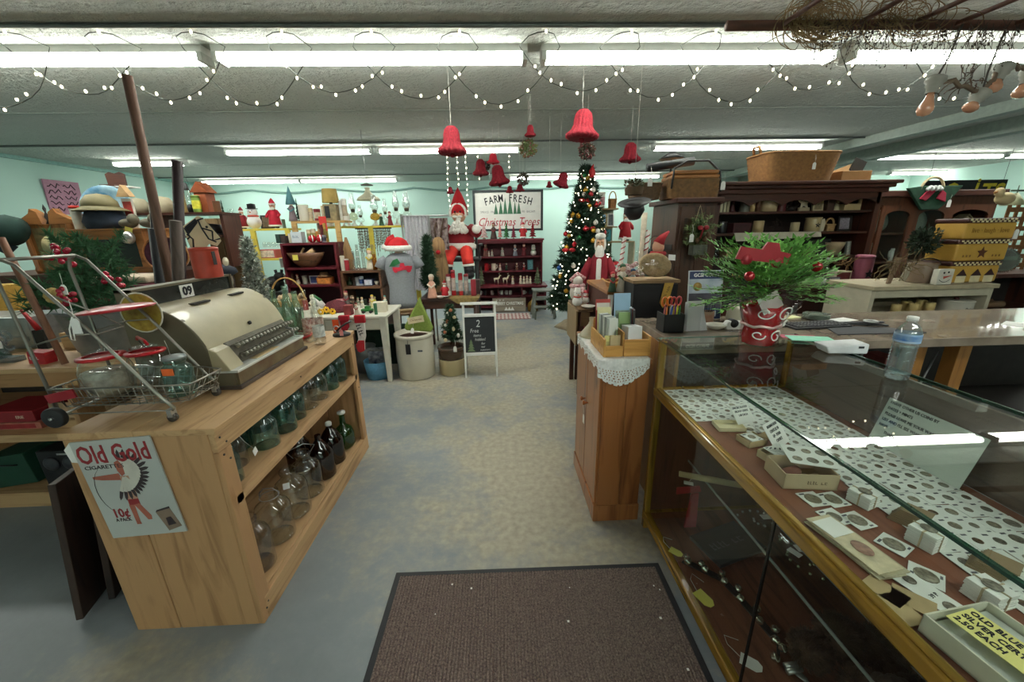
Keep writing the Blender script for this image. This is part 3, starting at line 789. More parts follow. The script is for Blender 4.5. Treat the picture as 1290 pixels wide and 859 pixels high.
# lower shelf: jugs
Z1,Z2=.1045,.6045
for i,(y,l)in enumerate([(1.40,'clear gallon jug at the front end of the lowest shelf, by the tin sign'),(1.575,'clear gallon jug with a wire bail, second on the lowest shelf'),(1.745,'clear gallon jug, third on the lowest shelf, with a paper label scrap'),(1.905,'clear gallon jug, fourth on the lowest shelf, next to the brown jugs')]):
    j=jar(l,(-1.128,y,Z1),.272,.158,CLEAR if i else SMOKE,shape='gallon',group='gallon jugs on the bookcase bottom',bail=(i==1),name='gallon_jug')
    if i==2:put('label_scrap',MB().bx(-.015,.015,-.001,.001,0,.03),CARD,j,loc=(.055,-.055,.2),rot=(-.5,0,.9))
    if i==3:put('wire_handle',MB().tube([(0.05,0,.25),(.08,.02,.31),(.0,.05,.34),(-.06,.03,.3),(-.04,0,.25)],.002,5),STEEL,j)
for y,l,cp in((2.065,'dark brown glass jug beside the clear gallon jugs',None),(2.22,'dark brown glass jug with a white cap, before the green bottle',SNOW)):
    jar(l,(-1.115,y,Z1),.28,.145,BROWNG,shape='jug',lid=cp,name='brown_jug',group='brown glass jugs')
jar('dark brown jug standing deepest on the lowest bookcase shelf',(-1.30,2.16,Z1),.28,.145,BROWNG,shape='jug',name='brown_jug',group='brown glass jugs')
bottle('green glass jug with a white screw cap at the far end of the lowest shelf',(-1.10,2.385,Z1),.27,.13,GREENG,cap=SNOW,shape='round',name='green_jug')
# middle shelf: mason jars
for x,y,h,w,gl,sh,l,kw in[(-1.085,1.335,.15,.085,AQUA,'mason','narrow pale aqua jar at the front end of the middle shelf',{}),
    (-1.15,1.44,.17,.12,SMOKE,'gallon','smoky jar with a wire bail and a white tag',dict(bail=True)),
    (-1.10,1.60,.175,.115,AQUA,'mason','open pale aqua canning jar, foremost of the aqua jars',{}),
    (-1.225,1.58,.18,.12,TEALG,'mason','dark teal jar hidden behind the foremost aqua jar',{}),
    (-1.095,1.745,.185,.12,TEALG,'mason','deep teal canning jar beside the open pale aqua one',{}),
    (-1.228,1.755,.19,.12,TEALG,'mason','deep teal canning jar in the rear row at mid shelf',{}),
    (-1.10,1.87,.17,.10,TEALG,'mason','smaller teal jar just before the tall clear jar',{}),
    (-1.10,1.995,.215,.12,CLEAR,'gallon','tall clear jar in the middle of the middle shelf',{}),
    (-1.085,2.115,.18,.105,CLEAR,'mason','clear canning jar after the tall clear jar',{}),
    (-1.232,2.02,.19,.12,AQUA,'mason','pale aqua jar behind the tall clear jar',{}),
    (-1.09,2.265,.2,.12,TEALG,'jug','teal jug with white stopper near the far end of the middle shelf',dict(lid=SNOW)),
    (-1.085,2.40,.19,.11,TEALG,'mason','teal jar standing last at the far end of the middle shelf',{}),
    (-1.21,2.3,.2,.12,TEALG,'mason','teal jar in the rear row at the far end',{})]:
    j=jar(l,(x,y,Z2),h,w,gl,shape=sh,group='canning jars on the middle shelf',**kw)
    if 'white tag' in l:put('price_tag',MB().bx(-.02,.02,-.001,.001,0,.026).tube([(0,0,.026),(-.02,.01,.08),(-.03,.02,.15)],.001,3),[TAGW],j,loc=(.062,-.062,.03),rot=(-.2,0,.6))

# ---------------------------------------------------------------- dark panels leaning behind the bookcase
dp=thing('folded_panels','dark wooden panels folded and leaning by the bookcase on the floor','panels',(-1.78,1.5,0))
for k in range(4):
    mb=MB();mb.T=rotm((-.075+k*.045,-.06+k*.09,0.004),R(-4),R(5),R(20))
    mb.bx(-.012,.012,-.2,.2,0,.62-k*.03)
    put('panel',mb,wood('1d1310','35241c','Z',.6,knots=0),dp,bev=.003)

# ---------------------------------------------------------------- cash register
rg=thing('cash_register','old beige cash register on the pine bookcase, flag reading 09','cash register',(-1.34,1.85,.907))
BEI=mat('b8ac8c',.38,0.0,var=.12,scale=7,coat=.2);BEID=mat('6f6652',.5,.2,var=.2,scale=6)
def rx(x):return x+1.34
def rz_(z):return z-.907
prof=[(-1.53,.955),(-1.53,1.262),(-1.39,1.262),(-1.345,1.248),(-1.30,1.215),(-1.262,1.165),(-1.238,1.12),(-1.228,1.085),(-1.225,.955)]
for s_ in(-.295,.275):put('side_wall',MB().prism([(rx(x),rz_(z))for x,z in prof],s_,s_+.02),BEID,rg,bev=.003)
hp=[(-1.525,1.268),(-1.41,1.27),(-1.36,1.258),(-1.305,1.222),(-1.258,1.165),(-1.232,1.112),(-1.222,1.075)]
for _ in range(2):hp=[hp[0]]+[((a[0]*u+b[0]*(1-u)),(a[1]*u+b[1]*(1-u)))for a,b in zip(hp,hp[1:])for u in(.75,.25)]+[hp[-1]]
mb=MB();n=len(hp)
for dz in(0,-.01):mb.add([(rx(x),y,rz_(z)+dz)for x,z in hp for y in(-.29,.29)],[(2*i,2*i+1,2*i+3,2*i+2)for i in range(n-1)],0,True)
put('hood',mb,BEI,rg)
put('slot',MB().bx(rx(-1.37),rx(-1.345),-.15,-.05,rz_(1.254),rz_(1.262)),DARK,rg);put('slot',MB().bx(rx(-1.37),rx(-1.345),.1,.19,rz_(1.254),rz_(1.262)),DARK,rg)
put('lock',MB().cyl((rx(-1.24),.02,rz_(1.13)),(rx(-1.232),.02,rz_(1.133)),.009,10),DARK,rg)
put('marquee',MB().bx(rx(-1.525),rx(-1.47),-.285,.285,rz_(1.265),rz_(1.335)),mat('2f3230',.2,.3,var=.3),rg,bev=.003)
put('marquee_frame',MB().bx(rx(-1.53),rx(-1.46),-.295,-.285,rz_(1.265),rz_(1.345)).bx(rx(-1.53),rx(-1.46),.285,.295,rz_(1.265),rz_(1.345)).bx(rx(-1.53),rx(-1.465),-.295,.295,rz_(1.335),rz_(1.345)),BEID,rg)
fl=put('number_flag',MB().bx(rx(-1.469),rx(-1.466),-.055,.02,rz_(1.272),rz_(1.33)),CARD,rg)
text('digits','09',.055,INK,rg,(rx(-1.464),-.018,rz_(1.30)),(R(90),0,R(90)),bold=.002)
# key bank: two stepped rows of lever keys
put('key_slots',MB().hexa([(rx(-1.23),-.2,rz_(1.03)),(rx(-1.16),-.2,rz_(1.0)),(rx(-1.16),.27,rz_(1.0)),(rx(-1.23),.27,rz_(1.03))],[(rx(-1.225),-.2,rz_(1.09)),(rx(-1.205),-.2,rz_(1.075)),(rx(-1.205),.27,rz_(1.075)),(rx(-1.225),.27,rz_(1.09))]),mat('4a4436',.6,.3,var=.3,scale=30),rg)
kme=MB().tube([(0,0,0),(.018,0,.008),(.034,0,.004)],[.003,.0035,.004],5).cyl((.03,0,-.002),(.042,0,.006),.0085,8).mesh();kme.materials.append(mat('8c8a7e',.35,.5))
for j,zz in enumerate((1.072,1.03)):
    for k in range(17):put('key',kme,None,rg,loc=(rx(-1.208+j*.022),-.185+k*.028+j*.01,rz_(zz)))
put('end_cap',MB().hexa([(rx(-1.235),-.29,rz_(.985)),(rx(-1.15),-.29,rz_(.985)),(rx(-1.15),-.2,rz_(.985)),(rx(-1.235),-.2,rz_(.985))],[(rx(-1.23),-.29,rz_(1.09)),(rx(-1.2),-.29,rz_(1.075)),(rx(-1.2),-.2,rz_(1.075)),(rx(-1.23),-.2,rz_(1.09))]),BEI,rg,bev=.004)
put('coin_shelf',MB().bx(rx(-1.23),rx(-1.125),-.29,.285,rz_(.98),rz_(.992)),mat('d9dad4',.25,var=.06,scale=10),rg,bev=.002)
put('paper_slip',MB().bx(rx(-1.185),rx(-1.14),-.13,.06,rz_(.992),rz_(.9935)),mat('cbb184',.7),rg)
put('drawer_front',MB().bx(rx(-1.14),rx(-1.13),-.285,.28,rz_(.925),rz_(.98)),mat('8d8466',.4,.2,var=.25,scale=9,c2='5f4634'),rg)
put('drawer_box',MB().bx(rx(-1.53),rx(-1.14),-.292,.288,rz_(.923),rz_(.98)),BEID,rg)
put('base_plinth',MB().bx(rx(-1.54),rx(-1.118),-.3,.295,0,rz_(.924)),mat('4b4038',.6,var=.1),rg,bev=.003)
put('pull_lever',MB().tube([(rx(-1.2),.235,rz_(1.05)),(rx(-1.155),.235,rz_(1.045)),(rx(-1.15),.235,rz_(1.0)),(rx(-1.12),.235,rz_(.998))],.004,6),STEEL,rg)
# things on the register
t=tin('red tobacco tin with a black strap and round emblem, on the cash register',(-1.485,2.0,1.252+.0),.165,.15,'b5402c',name='red_tin')
t.location.z=1.346;t.location.x=-1.47;t.scale=(.76,.86,.9)
put('strap',MB().bx(.086,.0895,-.05,-.025,.07,.142),BLACK,t);put('emblem',MB().cyl((.084,.05,.08),(.0895,.05,.08),.025,12),CREAM,t)
hb=thing('horse_head_board','flat cream board cut as a horse head with black bridle lines','wooden cutout',(-1.465,2.02,1.4835),rz=.75)
def oc(px,py):return((px-258)*.0031,(318-py)*.0041)
put('board',MB().prism([oc(*p)for p in((238,318),(236,306),(235,291),(256,279),(262,282),(278,304),(279,309),(272,315),(262,312),(255,318))],-.006,.006),mat('cdb795',.6,var=.08),hb)
ln=MB()
for q in(((238,294),(255,284),(262,282)),((255,284),(257,293),(270,297)),((257,293),(263,306),(272,310)),((270,297),(268,308),(278,306)),((237,300),(243,306),(241,317)),((236,293),(240,303),(236,306))):
    ln.tube([(oc(*p)[0],-.007,oc(*p)[1])for p in q],.0035,4)
ln.ball((oc(264,292)[0],-.006,oc(264,292)[1]),.006,6,4);ln.prism([oc(*p)for p in((236,292),(252,282),(254,287),(240,300))],-.0075,-.006)
put('bridle_lines',ln,INK,hb)
pn=thing('enamel_bowl','yellow enamel bowl with crackled glaze tipped against the register','bowl',(-1.405,1.511,1.262),rot=(R(90),0,0))
mb=MB().lathe([(.03,-.035),(.055,-.03),(.078,0)],24);put('outside',mb,mat('e9e6da',.3),pn)
put('inside',MB().lathe([(.078,0),(.052,-.024),(0,-.03)],24),mat('cfb44a',.3,var=.2,scale=40,c2='8a6a20'),pn)
put('rim',MB().tube([(.078*math.cos(a),.078*math.sin(a),0)for a in[i*math.pi/12 for i in range(24)]],.003,5,closed=True),mat('d8d5c6',.3),pn)

# ---------------------------------------------------------------- toy shopping cart
ct=thing('toy_shopping_cart','small wire shopping cart with red seat standing on the bookcase','toy cart',(-1.38,1.38,.907))
def cp(x,y,z):return(x+1.38,y-1.38,z-.907)
WIRE=mat('9a978e',.35,.8)
YA,YB=1.275,1.495
for yy in(YA,YB):
    put('side_tube',MB().tube([cp(*p)for p in((-1.57,yy,.95),(-1.585,yy,1.2),(-1.60,yy,1.44),(-1.59,yy,1.475),(-1.565,yy,1.487),(-1.53,yy,1.47),(-1.36,yy,1.235),(-1.205,yy,1.0),(-1.17,yy,.958),(-1.185,yy,.945))],.0055,7),WIRE,ct)
    put('brace',MB().tube([cp(-1.585,yy,1.2),cp(-1.45,yy,1.235),cp(-1.36,yy,1.24)],.003,5),WIRE,ct)
    put('fork',MB().bx(-.008,.008,-.012,.012,0,.03),STEEL,ct,loc=cp(-1.185,yy,.927))
    put('caster_wheel',MB().cyl((0,-.007,0),(0,.007,0),.016,12),mat('4a443e',.6),ct,loc=cp(-1.185,yy,.9235))
put('push_handle',MB().cyl(cp(-1.565,YA,1.487),cp(-1.565,YB,1.487),.006,7),WIRE,ct)
for q in(YA+.01,YB-.01):put('cross_wire',MB().tube([cp(-1.57,q,.945),cp(-1.19,q,.945)],.0025,5),WIRE,ct)
for yy in(YA-.016,YB+.012):
    wl=put('wheel',MB().cyl((0,-.011,0),(0,.011,0),.037,22).cyl((0,-.014,0),(0,.014,0),.012,12),mat('1d1d1f',.5),ct,loc=cp(-1.57,yy,.9445),bev=.004)
    put('hub',MB().cyl((0,-.017,0),(0,.017,0),.005,8),STEEL,ct,loc=cp(-1.57,yy,.9445))
put('axle',MB().cyl(cp(-1.57,YA-.02,.9445),cp(-1.57,YB+.02,.9445),.004,6),STEEL,ct)
top=[(-1.575,YA-.004,1.045),(-1.2,YA+.012,1.04),(-1.12,YA+.03,1.035),(-1.12,YB-.03,1.035),(-1.2,YB-.012,1.04),(-1.575,YB+.004,1.045)]
bot=[(-1.56,YA+.02,.968),(-1.21,YA+.03,.968),(-1.15,YA+.045,.968),(-1.15,YB-.045,.968),(-1.21,YB-.03,.968),(-1.56,YB-.02,.968)]
put('basket_rim',MB().tube([cp(*p)for p in top],.0035,6,closed=True),WIRE,ct)
mid=[tuple((a+b)/2 for a,b in zip(p,q))for p,q in zip(top,bot)]
bw=MB().tube([cp(*p)for p in bot],.002,4,closed=True).tube([cp(*p)for p in mid],.0015,4,closed=True)
def per(loop,n=0):
    out=[]
    for i in range(len(loop)):
        a,b=V(loop[i]),V(loop[(i+1)%len(loop)])
        k=max(1,round((b-a).length/.025))
        out+=[a.lerp(b,j/k)for j in range(k)]
    return out
pt_,pb_=per(top,0),per(bot,0)
for a in pt_:
    b=min(pb_,key=lambda q:(q.x-a.x)**2+(q.y-a.y)**2);bw.cyl(cp(*a),cp(*b),.0014,4)
for k in range(8):bw.cyl(cp(-1.555,YA+.025+k*.0245,.968),cp(-1.155,YA+.045+k*.018,.968),.0013,4)
for k in range(9):bw.cyl(cp(-1.55+k*.048,YA+.022,.966),cp(-1.55+k*.048,YB-.022,.966),.0013,4)
put('basket_wires',bw,WIRE,ct,kind='stuff')
put('red_seat',MB().lathe([(.02,.012),(.09,.004),(.115,0),(.125,.006),(.118,.009),(.09,.014),(.02,.02)],24,sy=.72),mat('b9202c',.3,coat=.3),ct,loc=cp(-1.37,1.385,1.298),rot=(0,R(-5),0))
put('seat_support',MB().tube([cp(-1.47,YA,1.38),cp(-1.40,1.34,1.3),cp(-1.36,1.38,1.24),cp(-1.36,YA,1.235)],.003,5),WIRE,ct)
put('red_flap',MB().bx(-.05,.05,-.003,.003,-.016,.016),mat('8f1c26',.4),ct,loc=cp(-1.535,YA-.006,1.02),rot=(0,R(-12),0))
tagon(ct,cp(-1.395,YA-.012,1.27),s=1.3)
put('string_loop',MB().tube([cp(-1.402,YA-.008,1.3),cp(-1.42,YA-.012,1.26),cp(-1.425,YA-.012,1.225),cp(-1.412,YA-.013,1.222),cp(-1.41,YA-.012,1.25),cp(-1.4,YA-.008,1.3)],.002,5),SNOW,ct)
j=jar('round glass cookie jar with a red rim band, first in the toy cart',(-1.478,1.385,.972),.195,.155,CLEAR,shape='cookie',name='cookie_jar')
REDB=mat('b8141f',.3)
put('red_band',MB().lathe([(.05,.152),(.068,.15),(.068,.158),(.05,.16)],18),REDB,j)
put('contents',MB().lathe([(.045,.01),(.064,.04),(.07,.1),(.0,.105)],14),mat('a39b8c',.9,var=.35,scale=40,bump=.5),j)
j=jar('glass cookie jar with a red handle bar, second in the toy cart',(-1.335,1.405,.972),.205,.13,CLEAR,shape='cookie',name='cookie_jar')
put('red_band',MB().lathe([(.045,.16),(.06,.158),(.06,.165),(.045,.167)],18),REDB,j)
put('red_grip',MB().tube([(-.06,0,.2),(-.03,0,.21),(.05,0,.213),(.062,0,.2)],.005,6),REDB,j)
put('grip_wire',MB().tube([(.062,0,.2),(.07,-.02,.16),(.075,-.03,.12)],.002,5),DARK,j)
tagon(j,(.035,-.075,.1),s=1.25)
j=jar('aqua jar with zinc lid and an orange price tag in the cart front',(-1.212,1.375,.972),.15,.095,AQUA,lid=mat('8d9494',.45,.6),name='canning_jar')
put('price_sticker',MB().bx(-.02,.02,-.001,.001,-.013,.013),mat('ee6b2b',.6),j,loc=(.01,-.052,.105))
for q in([j]):q.rotation_euler=(0,0,0)
# ---------------------------------------------------------------- bottles beyond the register
ry=thing('red_tray','round red tray under the green soda bottles','tray',(-1.335,2.37,.9085))
put('tray_base',MB().lathe([(.07,0),(.12,.01),(.0,.012)],26),mat('a8141c',.3),ry);put('tray_rim',MB().tube([(.122*math.cos(i*math.pi/16),.122*math.sin(i*math.pi/16),.016)for i in range(32)],.007,6,closed=True),mat('d0202a',.3),ry)
for x,y,h,l in((-1.385,2.36,.30,'tallest green soda bottle on the red tray'),(-1.30,2.315,.245,'short green soda bottle at the front of the red tray'),(-1.36,2.45,.31,'clear green soda bottle at the rear of the red tray'),(-1.285,2.41,.28,'green soda bottle behind the short one on the red tray')):
    bottle(l,(x,y,.9255),h,.078,COKEG,group='soda bottles on the red tray',name='soda_bottle')
REDL=mat('c54a42',.6,var=.4,scale=60,c2='f0e3d8')
bottle('clear soda bottle with white lettering, closest to the bookcase edge',(-1.075,2.215,.9085),.26,.066,CLEAR,lab=mat('d9dad6',.6,var=.3,scale=60),name='soda_bottle')
bottle('clear soda bottle with a red painted label behind the white lettered one',(-1.165,2.29,.9085),.32,.07,CLEAR,lab=REDL,name='soda_bottle')
bottle('clear soda bottle with faded red print near the bookcase corner',(-1.155,2.385,.9085),.28,.066,CLEAR,lab=REDL,name='soda_bottle')
gd=thing('table_lighter','small black iron gadget with a pink tag on the bookcase corner','gadget',(-1.03,2.42,.907))
put('foot',MB().lathe([(.05,0),(.05,.012),(.03,.02),(.02,.03)],16,sx=1.1),BLACK,gd);put('arm',MB().tube([(-.03,0,.03),(0,0,.055),(.03,.02,.075),(.06,.04,.085)],.007,6),BLACK,gd)
put('ring',MB().tube([(-.03+.018*math.cos(i*.6),0,.045+.018*math.sin(i*.6))for i in range(11)],.004,5,closed=True),STEEL,gd);tagon(gd,(.02,-.05,.03),mat('d98a8a',.6),string=False)
oc_=put('orange_card',MB().bx(-.02,.02,-.002,.002,0,.09),mat('e0571f',.6),label='upright orange card behind the clear soda bottles',cat='card',loc=(-1.09,2.49,.907))

# ---------------------------------------------------------------- poles leaning behind the register
def pole(name,label,pt,pb,y,r0,r1,m,n=10):
    a=at(pt[0],pt[1],y=y);b=at(pb[0],pb[1],y=y)
    d=(b-a);k=(0.0-a.z)/d.z;e=a+d*k
    t=put(name,MB().tube([(0,0,0),tuple((a-e)*.5),tuple(a-e)],[r1,(r0+r1)/2,r0],n),m,label=label,cat='pole',loc=e)
    return t
pole('wooden_pole','longest weathered wooden pole leaning up to the ceiling lights',(160,95),(214,350),2.85,.028,.034,wood('4a3327','6d4f40','Z',.7,knots=0))
pole('iron_bar','straight dark maroon post standing upright behind the red tin',(223,202),(229,372),2.94,.032,.034,mat('2d1d20',.6,var=.2))
pole('rolling_pin_post','black round post with a knob top between the poles',(194,288),(205,372),2.98,.036,.036,mat('26262a',.6,var=.2))
pole('wooden_post','short grey brown post standing before the black one',(221,278),(226,372),2.75,.035,.036,wood('3a302a','564840','Z',.7,knots=0))
pole('thin_stick','thin black stick rising above the black round post',(189,240),(196,340),3.08,.012,.012,BLACK)

# ---------------------------------------------------------------- pine counter unit along the side
cu=thing('shelf_counter','low pine counter with open shelves holding a galvanized tub','shelf',(-2.65,2.03,0))
def cb_(n,x0,x1,y0,y1,z0,z1,m):return put(n,MB().bx(x0,x1,y0,y1,z0,z1),m,cu,bev=.003)
UX0,UX1=-1.0,.85
cb_('top_board',UX0,UX1,-.03,.3,.852,.88,PX_);cb_('top_board',UX0,UX1,.303,.66,.852,.88,PX_);cb_('apron',UX0,UX1,-.005,.018,.765,.85,wood('7b5734','a47a50','X',.6))
cb_('shelf_board',UX0,UX1,0,.64,.452,.48,PX_);cb_('shelf_edge',UX0,UX1,-.02,-.001,.435,.482,PX_)
cb_('bottom_board',UX0,UX1,0,.64,.07,.095,PX_);cb_('kick_board',UX0,UX1,-.02,-.001,0,.097,PX_)
for q in(UX0,.22,UX1-.03):cb_('upright',q,q+.03,.0,.64,0,.85,PZ)
cb_('back_panel',UX0,UX1,.645,.66,0,.85,DARK)
# goods on its shelves
bx=thing('cigar_box','red cigar box lying on the counter middle shelf, topmost of two','box',(-2.86,2.2,.524));put('case',MB().bx(-.14,.14,-.11,.11,0,.06),mat('8a1f26',.6),bx,bev=.003);put('lid',MB().bx(-.142,.142,-.112,.112,.06,.07),mat('a02830',.6),bx,bev=.002);text('lettering','ERIE',.025,CREAM,bx,(.06,-.1115,.03))
bx=thing('cigar_box','pale cigar box with red print under the red one','box',(-2.84,2.2,.4815));put('case',MB().bx(-.15,.15,-.12,.12,0,.041),mat('b06a5a',.6,var=.25,scale=20),bx,bev=.003);put('printed_face',MB().bx(-.12,.12,-.1215,-.1195,.008,.034),mat('9a2a30',.6,var=.2),bx)
bx=thing('wooden_box','shallow wooden box with a farm picture card and white tag','box',(-2.55,2.2,.4815));put('tray',MB().bx(-.1,.1,-.12,.12,0,.05),PX_,bx,bev=.003);put('picture_card',MB().bx(-.085,.06,-.004,.0,0,.095),mat('7d7f52',.6,var=.5,scale=18,c2='c59a7a'),bx,loc=(0,-.1,.055),rot=(-.1,0,0));put('price_tag',MB().bx(-.016,.016,-.001,.001,0,.035),TAGW,bx,loc=(-.075,-.125,.025))
put('wooden_crate',MB().bx(-.12,.12,-.13,.13,0,.12),wood('5b4630','7c6242','Y',.7),label='grey wooden crate on the middle shelf behind the cart wheel',cat='crate',loc=(-2.22,2.25,.4815))
cs=thing('green_case','dark green cardboard case on the lowest counter shelf','case',(-2.94,2.16,.118));put('shell',MB().bx(-.13,.13,-.1,.1,0,.2),mat('12402f',.7),cs,bev=.004,rot=(0,R(-8),0));put('handle',MB().tube([(-.05,-.1,.14),(-.04,-.12,.15),(.04,-.12,.15),(.05,-.1,.14)],.005,5),BLACK,cs)
cs=thing('black_speaker','black radio case with two round speakers on the lowest shelf','radio',(-2.6,2.17,.0965));put('shell',MB().bx(-.15,.15,-.12,.12,0,.25),BLACK,cs,bev=.006)
for s in(-1,1):put('speaker',MB().lathe([(.045,0),(.045,.008),(.03,.016),(0,.02)],16),mat('33343a',.5),cs,loc=(s*.055-.02,-.12,.17),rot=(R(90),0,0))
put('label_plate',MB().bx(-.03,.03,-.122,-.12,.225,.235),STEEL,cs)
# galvanized tub with evergreen
tb=thing('galvanized_tub','oval galvanized tub on the pine counter, filled with evergreen','tub',(-2.35,2.36,.88))
put('tub_wall',MB().lathe([(.22,0),(.235,.02),(.285,.255),(.29,.26),(.28,.262),(.23,.04),(0,.03)],32,sy=.72),GALV,tb)
put('rolled_rim',MB().tube([(.288*math.cos(i*math.pi/20),.72*.288*math.sin(i*math.pi/20),.258)for i in range(40)],.007,6,closed=True),GALV,tb)
put('handle',MB().tube([(.27,-.06,.2),(.32,-.05,.21),(.32,.05,.21),(.27,.06,.2)],.007,6),GALV,tb)
gr=thing('evergreen_spray','green pine garland with red berries heaped in the galvanized tub','greenery',(-2.37,2.36,1.17))
def needles(c,d,L_,n,seed,mb,w=.0022,nl=.06):
    g=random.Random(seed);d=V(d).normalized();c=V(c)
    mb.tube([c,c+d*L_],.004,4,1)
    for i in range(n):
        t=g.random();p=c+d*L_*t
        q=(d*.6+V((g.gauss(0,1),g.gauss(0,1),g.gauss(0,1))).normalized()).normalized();s=q.orthogonal().normalized()*w*2
        mb.add([p-s,p+s,p+q*nl*g.uniform(.7,1.2)],[(0,1,2)],0)
EVER=mat('3d6a45',.8,var=.35,scale=30);STEM=mat('4a3626',.9)
g=random.Random(11)
for(c0,rx_,rz2,n,sd)in(((-.14,-.02,.12),.16,.14,11,1),((.08,-.06,.08),.17,.12,12,2),((-.02,-.14,.02),.18,.1,11,3),((-.02,.05,.24),.14,.14,10,4)):
    mb=MB()
    for i in range(n):
        d=V((g.gauss(0,1),g.gauss(-.3,.7),g.gauss(.3,.7)))
        needles(V(c0)+V((g.uniform(-1,1)*rx_*.6,g.uniform(-.06,.06),g.uniform(-1,1)*rz2*.6)),d,.17,120,sd*40+i,mb)
    put('pine_sprig',mb,[EVER,STEM],gr,kind='stuff')
BERRY=mat('a3122e',.25,coat=.5)
for c0,n,rr in[(at(a_,b_,y=2.06)-V((-2.37,2.36,1.17)),n_,r_)for a_,b_,n_,r_ in((74,323,17,.055),(78,372,13,.05),(133,350,5,.025),(150,356,4,.02))]:
    mb=MB()
    for i in range(n):mb.ball((c0[0]+g.uniform(-rr,rr),c0[1]+g.uniform(-rr,rr)*.5,c0[2]+g.uniform(-rr,rr)),.014,8,5)
    put('berry_cluster',mb,BERRY,gr)
mb=MB()
for i in range(8):
    a=i*math.pi/4;mb.ball((.05+.03*math.cos(a),-.31,.09+.025*math.sin(a)),.02,6,4)
put('straw_flower',mb,mat('b89a5e',.9,bump=.5),gr)
tagon(gr,(.1,-.3,.12),s=1.3)
# small goods on the counter top
cn=On(2.2,.88)
gp=thing('glass_figurine','cut glass candelabra with a white tag on the pine counter','glassware',(-2.79,2.14,.88))
put('foot',MB().bx(-.06,.06,-.03,.03,0,.03),glass('b8c4cc',alpha=.2,body='8f9aa2'),gp,bev=.004)
mb=MB()
for k in range(7):
    a=k*.9;mb.tube([(.035*math.cos(a+j*.55)*(1-j*.05)+(k%3-1)*.03,.0,.06+.018*k+.028*math.sin(a+j*.55))for j in range(9)],.006,6)
put('scrolls',mb,glass('dfe6ea',alpha=.12,body='c9d0d4'),gp);tagon(gp,(.02,-.03,.11),s=1.2,string=False)
rt=thing('card_box','small red playing card box on the counter front edge','box',(-2.56,2.1,.88));put('carton',MB().bx(-.045,.045,-.03,.03,0,.07),mat('b5222c',.5,var=.2,scale=30),rt,bev=.002,rot=(0,R(6),0));scribble('lettering',.06,.02,SNOW,rt,(0,-.0306,.038))
put('green_cone',MB().lathe([(.09,0),(.085,.02),(.05,.13),(.02,.22),(0,.24)],16),mat('123a2a',.5,var=.3),label='dark green pleated cone beside the glass candelabra',cat='decoration',loc=(-2.985,2.2,.88))
sk=put('broom_handle',MB().tube([(0,0,0),tuple((at(-2,292,y=2.09)-at(80,452,y=2.05)))],.015,8),wood('6b4632','8a604a','Z',.6,knots=0),label='brown wooden handle leaning across the counter corner',cat='handle',loc=(at(80,452,y=2.05).x,2.05,.886))
br=thing('red_brush','red handled brush standing in the counter corner','brush',(-2.88,2.4,.88));put('handle',MB().tube([(0,0,.12),(-.06,0,.25)],[.016,.008],8),mat('a3141c',.4),br);put('bristles',MB().bx(-.03,.03,-.015,.015,0,.12),mat('2a2a28',.9),br)
put('wooden_block',MB().bx(-.05,.05,-.04,.04,0,.1),PX_,label='light wooden block next to the red brush',cat='block',loc=(-2.7,2.42,.88),bev=.003)

# ---------------------------------------------------------------- doormat
def mat_ribs():
    m,nt,b,N,L=_new('doormat')
    co=_coords(nt,N,L,rand=False)
    n=N('ShaderNodeTexNoise');n.inputs['Scale'].default_value=160;n.inputs['Detail'].default_value=3
    L(co,n.inputs['Vector'])
    L(_ramp(N,L,n.outputs[0],[(0.3,lin('48393a')),(0.55,lin('786760')),(0.8,lin('9a897e'))]),b.inputs['Base Color'])
    b.inputs['Roughness'].default_value=1
    return m
MX0,MX1,MY0,MY1=-.525,.725,.42,1.415
dm=thing('doormat','large dark brown ribbed doormat with black rubber edge on the grey floor','doormat',((MX0+MX1)/2,(MY0+MY1)/2,0),rz=-.012)
hw,hd=(MX1-MX0)/2,(MY1-MY0)/2
put('rubber_border',MB().bx(-hw,hw,-hd,hd,0.0005,.006),mat('26262a',.7),dm,bev=.003)
mb=MB();n=92;st=(2*hw-.05)/n
for k in range(n):
    x=-hw+.025+k*st
    mb.hexa([(x,-hd+.025,.006),(x+st,-hd+.025,.006),(x+st,hd-.025,.006),(x,hd-.025,.006)],[(x+st*.25,-hd+.026,.0115),(x+st*.7,-hd+.026,.0115),(x+st*.7,hd-.026,.0115),(x+st*.25,hd-.026,.0115)])
put('carpet_ribs',mb,mat_ribs(),dm,kind='stuff')
mb=MB();g=random.Random(5)
for k in range(16):
    p=(g.uniform(-hw,hw)*.95,g.uniform(-hd,hd)*.95,.0125);s=g.uniform(.002,.005);mb.bx(p[0]-s,p[0]+s,p[1]-s,p[1]+s,p[2],p[2]+.001)
put('lint',mb,SNOW,dm,kind='stuff')

# ---------------------------------------------------------------- glass coin case
GX0,GX1,GY0,GY1=.742,1.39,-.35,1.66
BRASS=wood('5e4312','8f6c26','Y',.22,knots=0,coat=.6);BRASSZ=wood('5e4312','8f6c26','Z',.25,knots=0,coat=.6)
FELT=wood('5a2f1c','774630','Y',.6,knots=0)
CASEG=glass('f1f7f3',1.45,.0);EDGE=mat('17402f',.1,var=.1,coat=1)
cs=thing('display_case','long glass display case with golden wooden frame full of coins','display case',(GX0,GY1,0))
def cl(x,y,z):return(x-GX0,y-GY1,z)
def cbx(n,x0,x1,y0,y1,z0,z1,m,b=.004,kind=None):return put(n,MB().bx(x0-GX0,x1-GX0,y0-GY1,y1-GY1,z0,z1),m,cs,bev=b,kind=kind)
for x,y in((GX0,GY1-.03),(GX1-.03,GY1-.03),(GX0,GY0),(GX1-.03,GY0)):
    cbx('corner_post',x,x+.03,y,y+.03,0,1.044,BRASSZ)
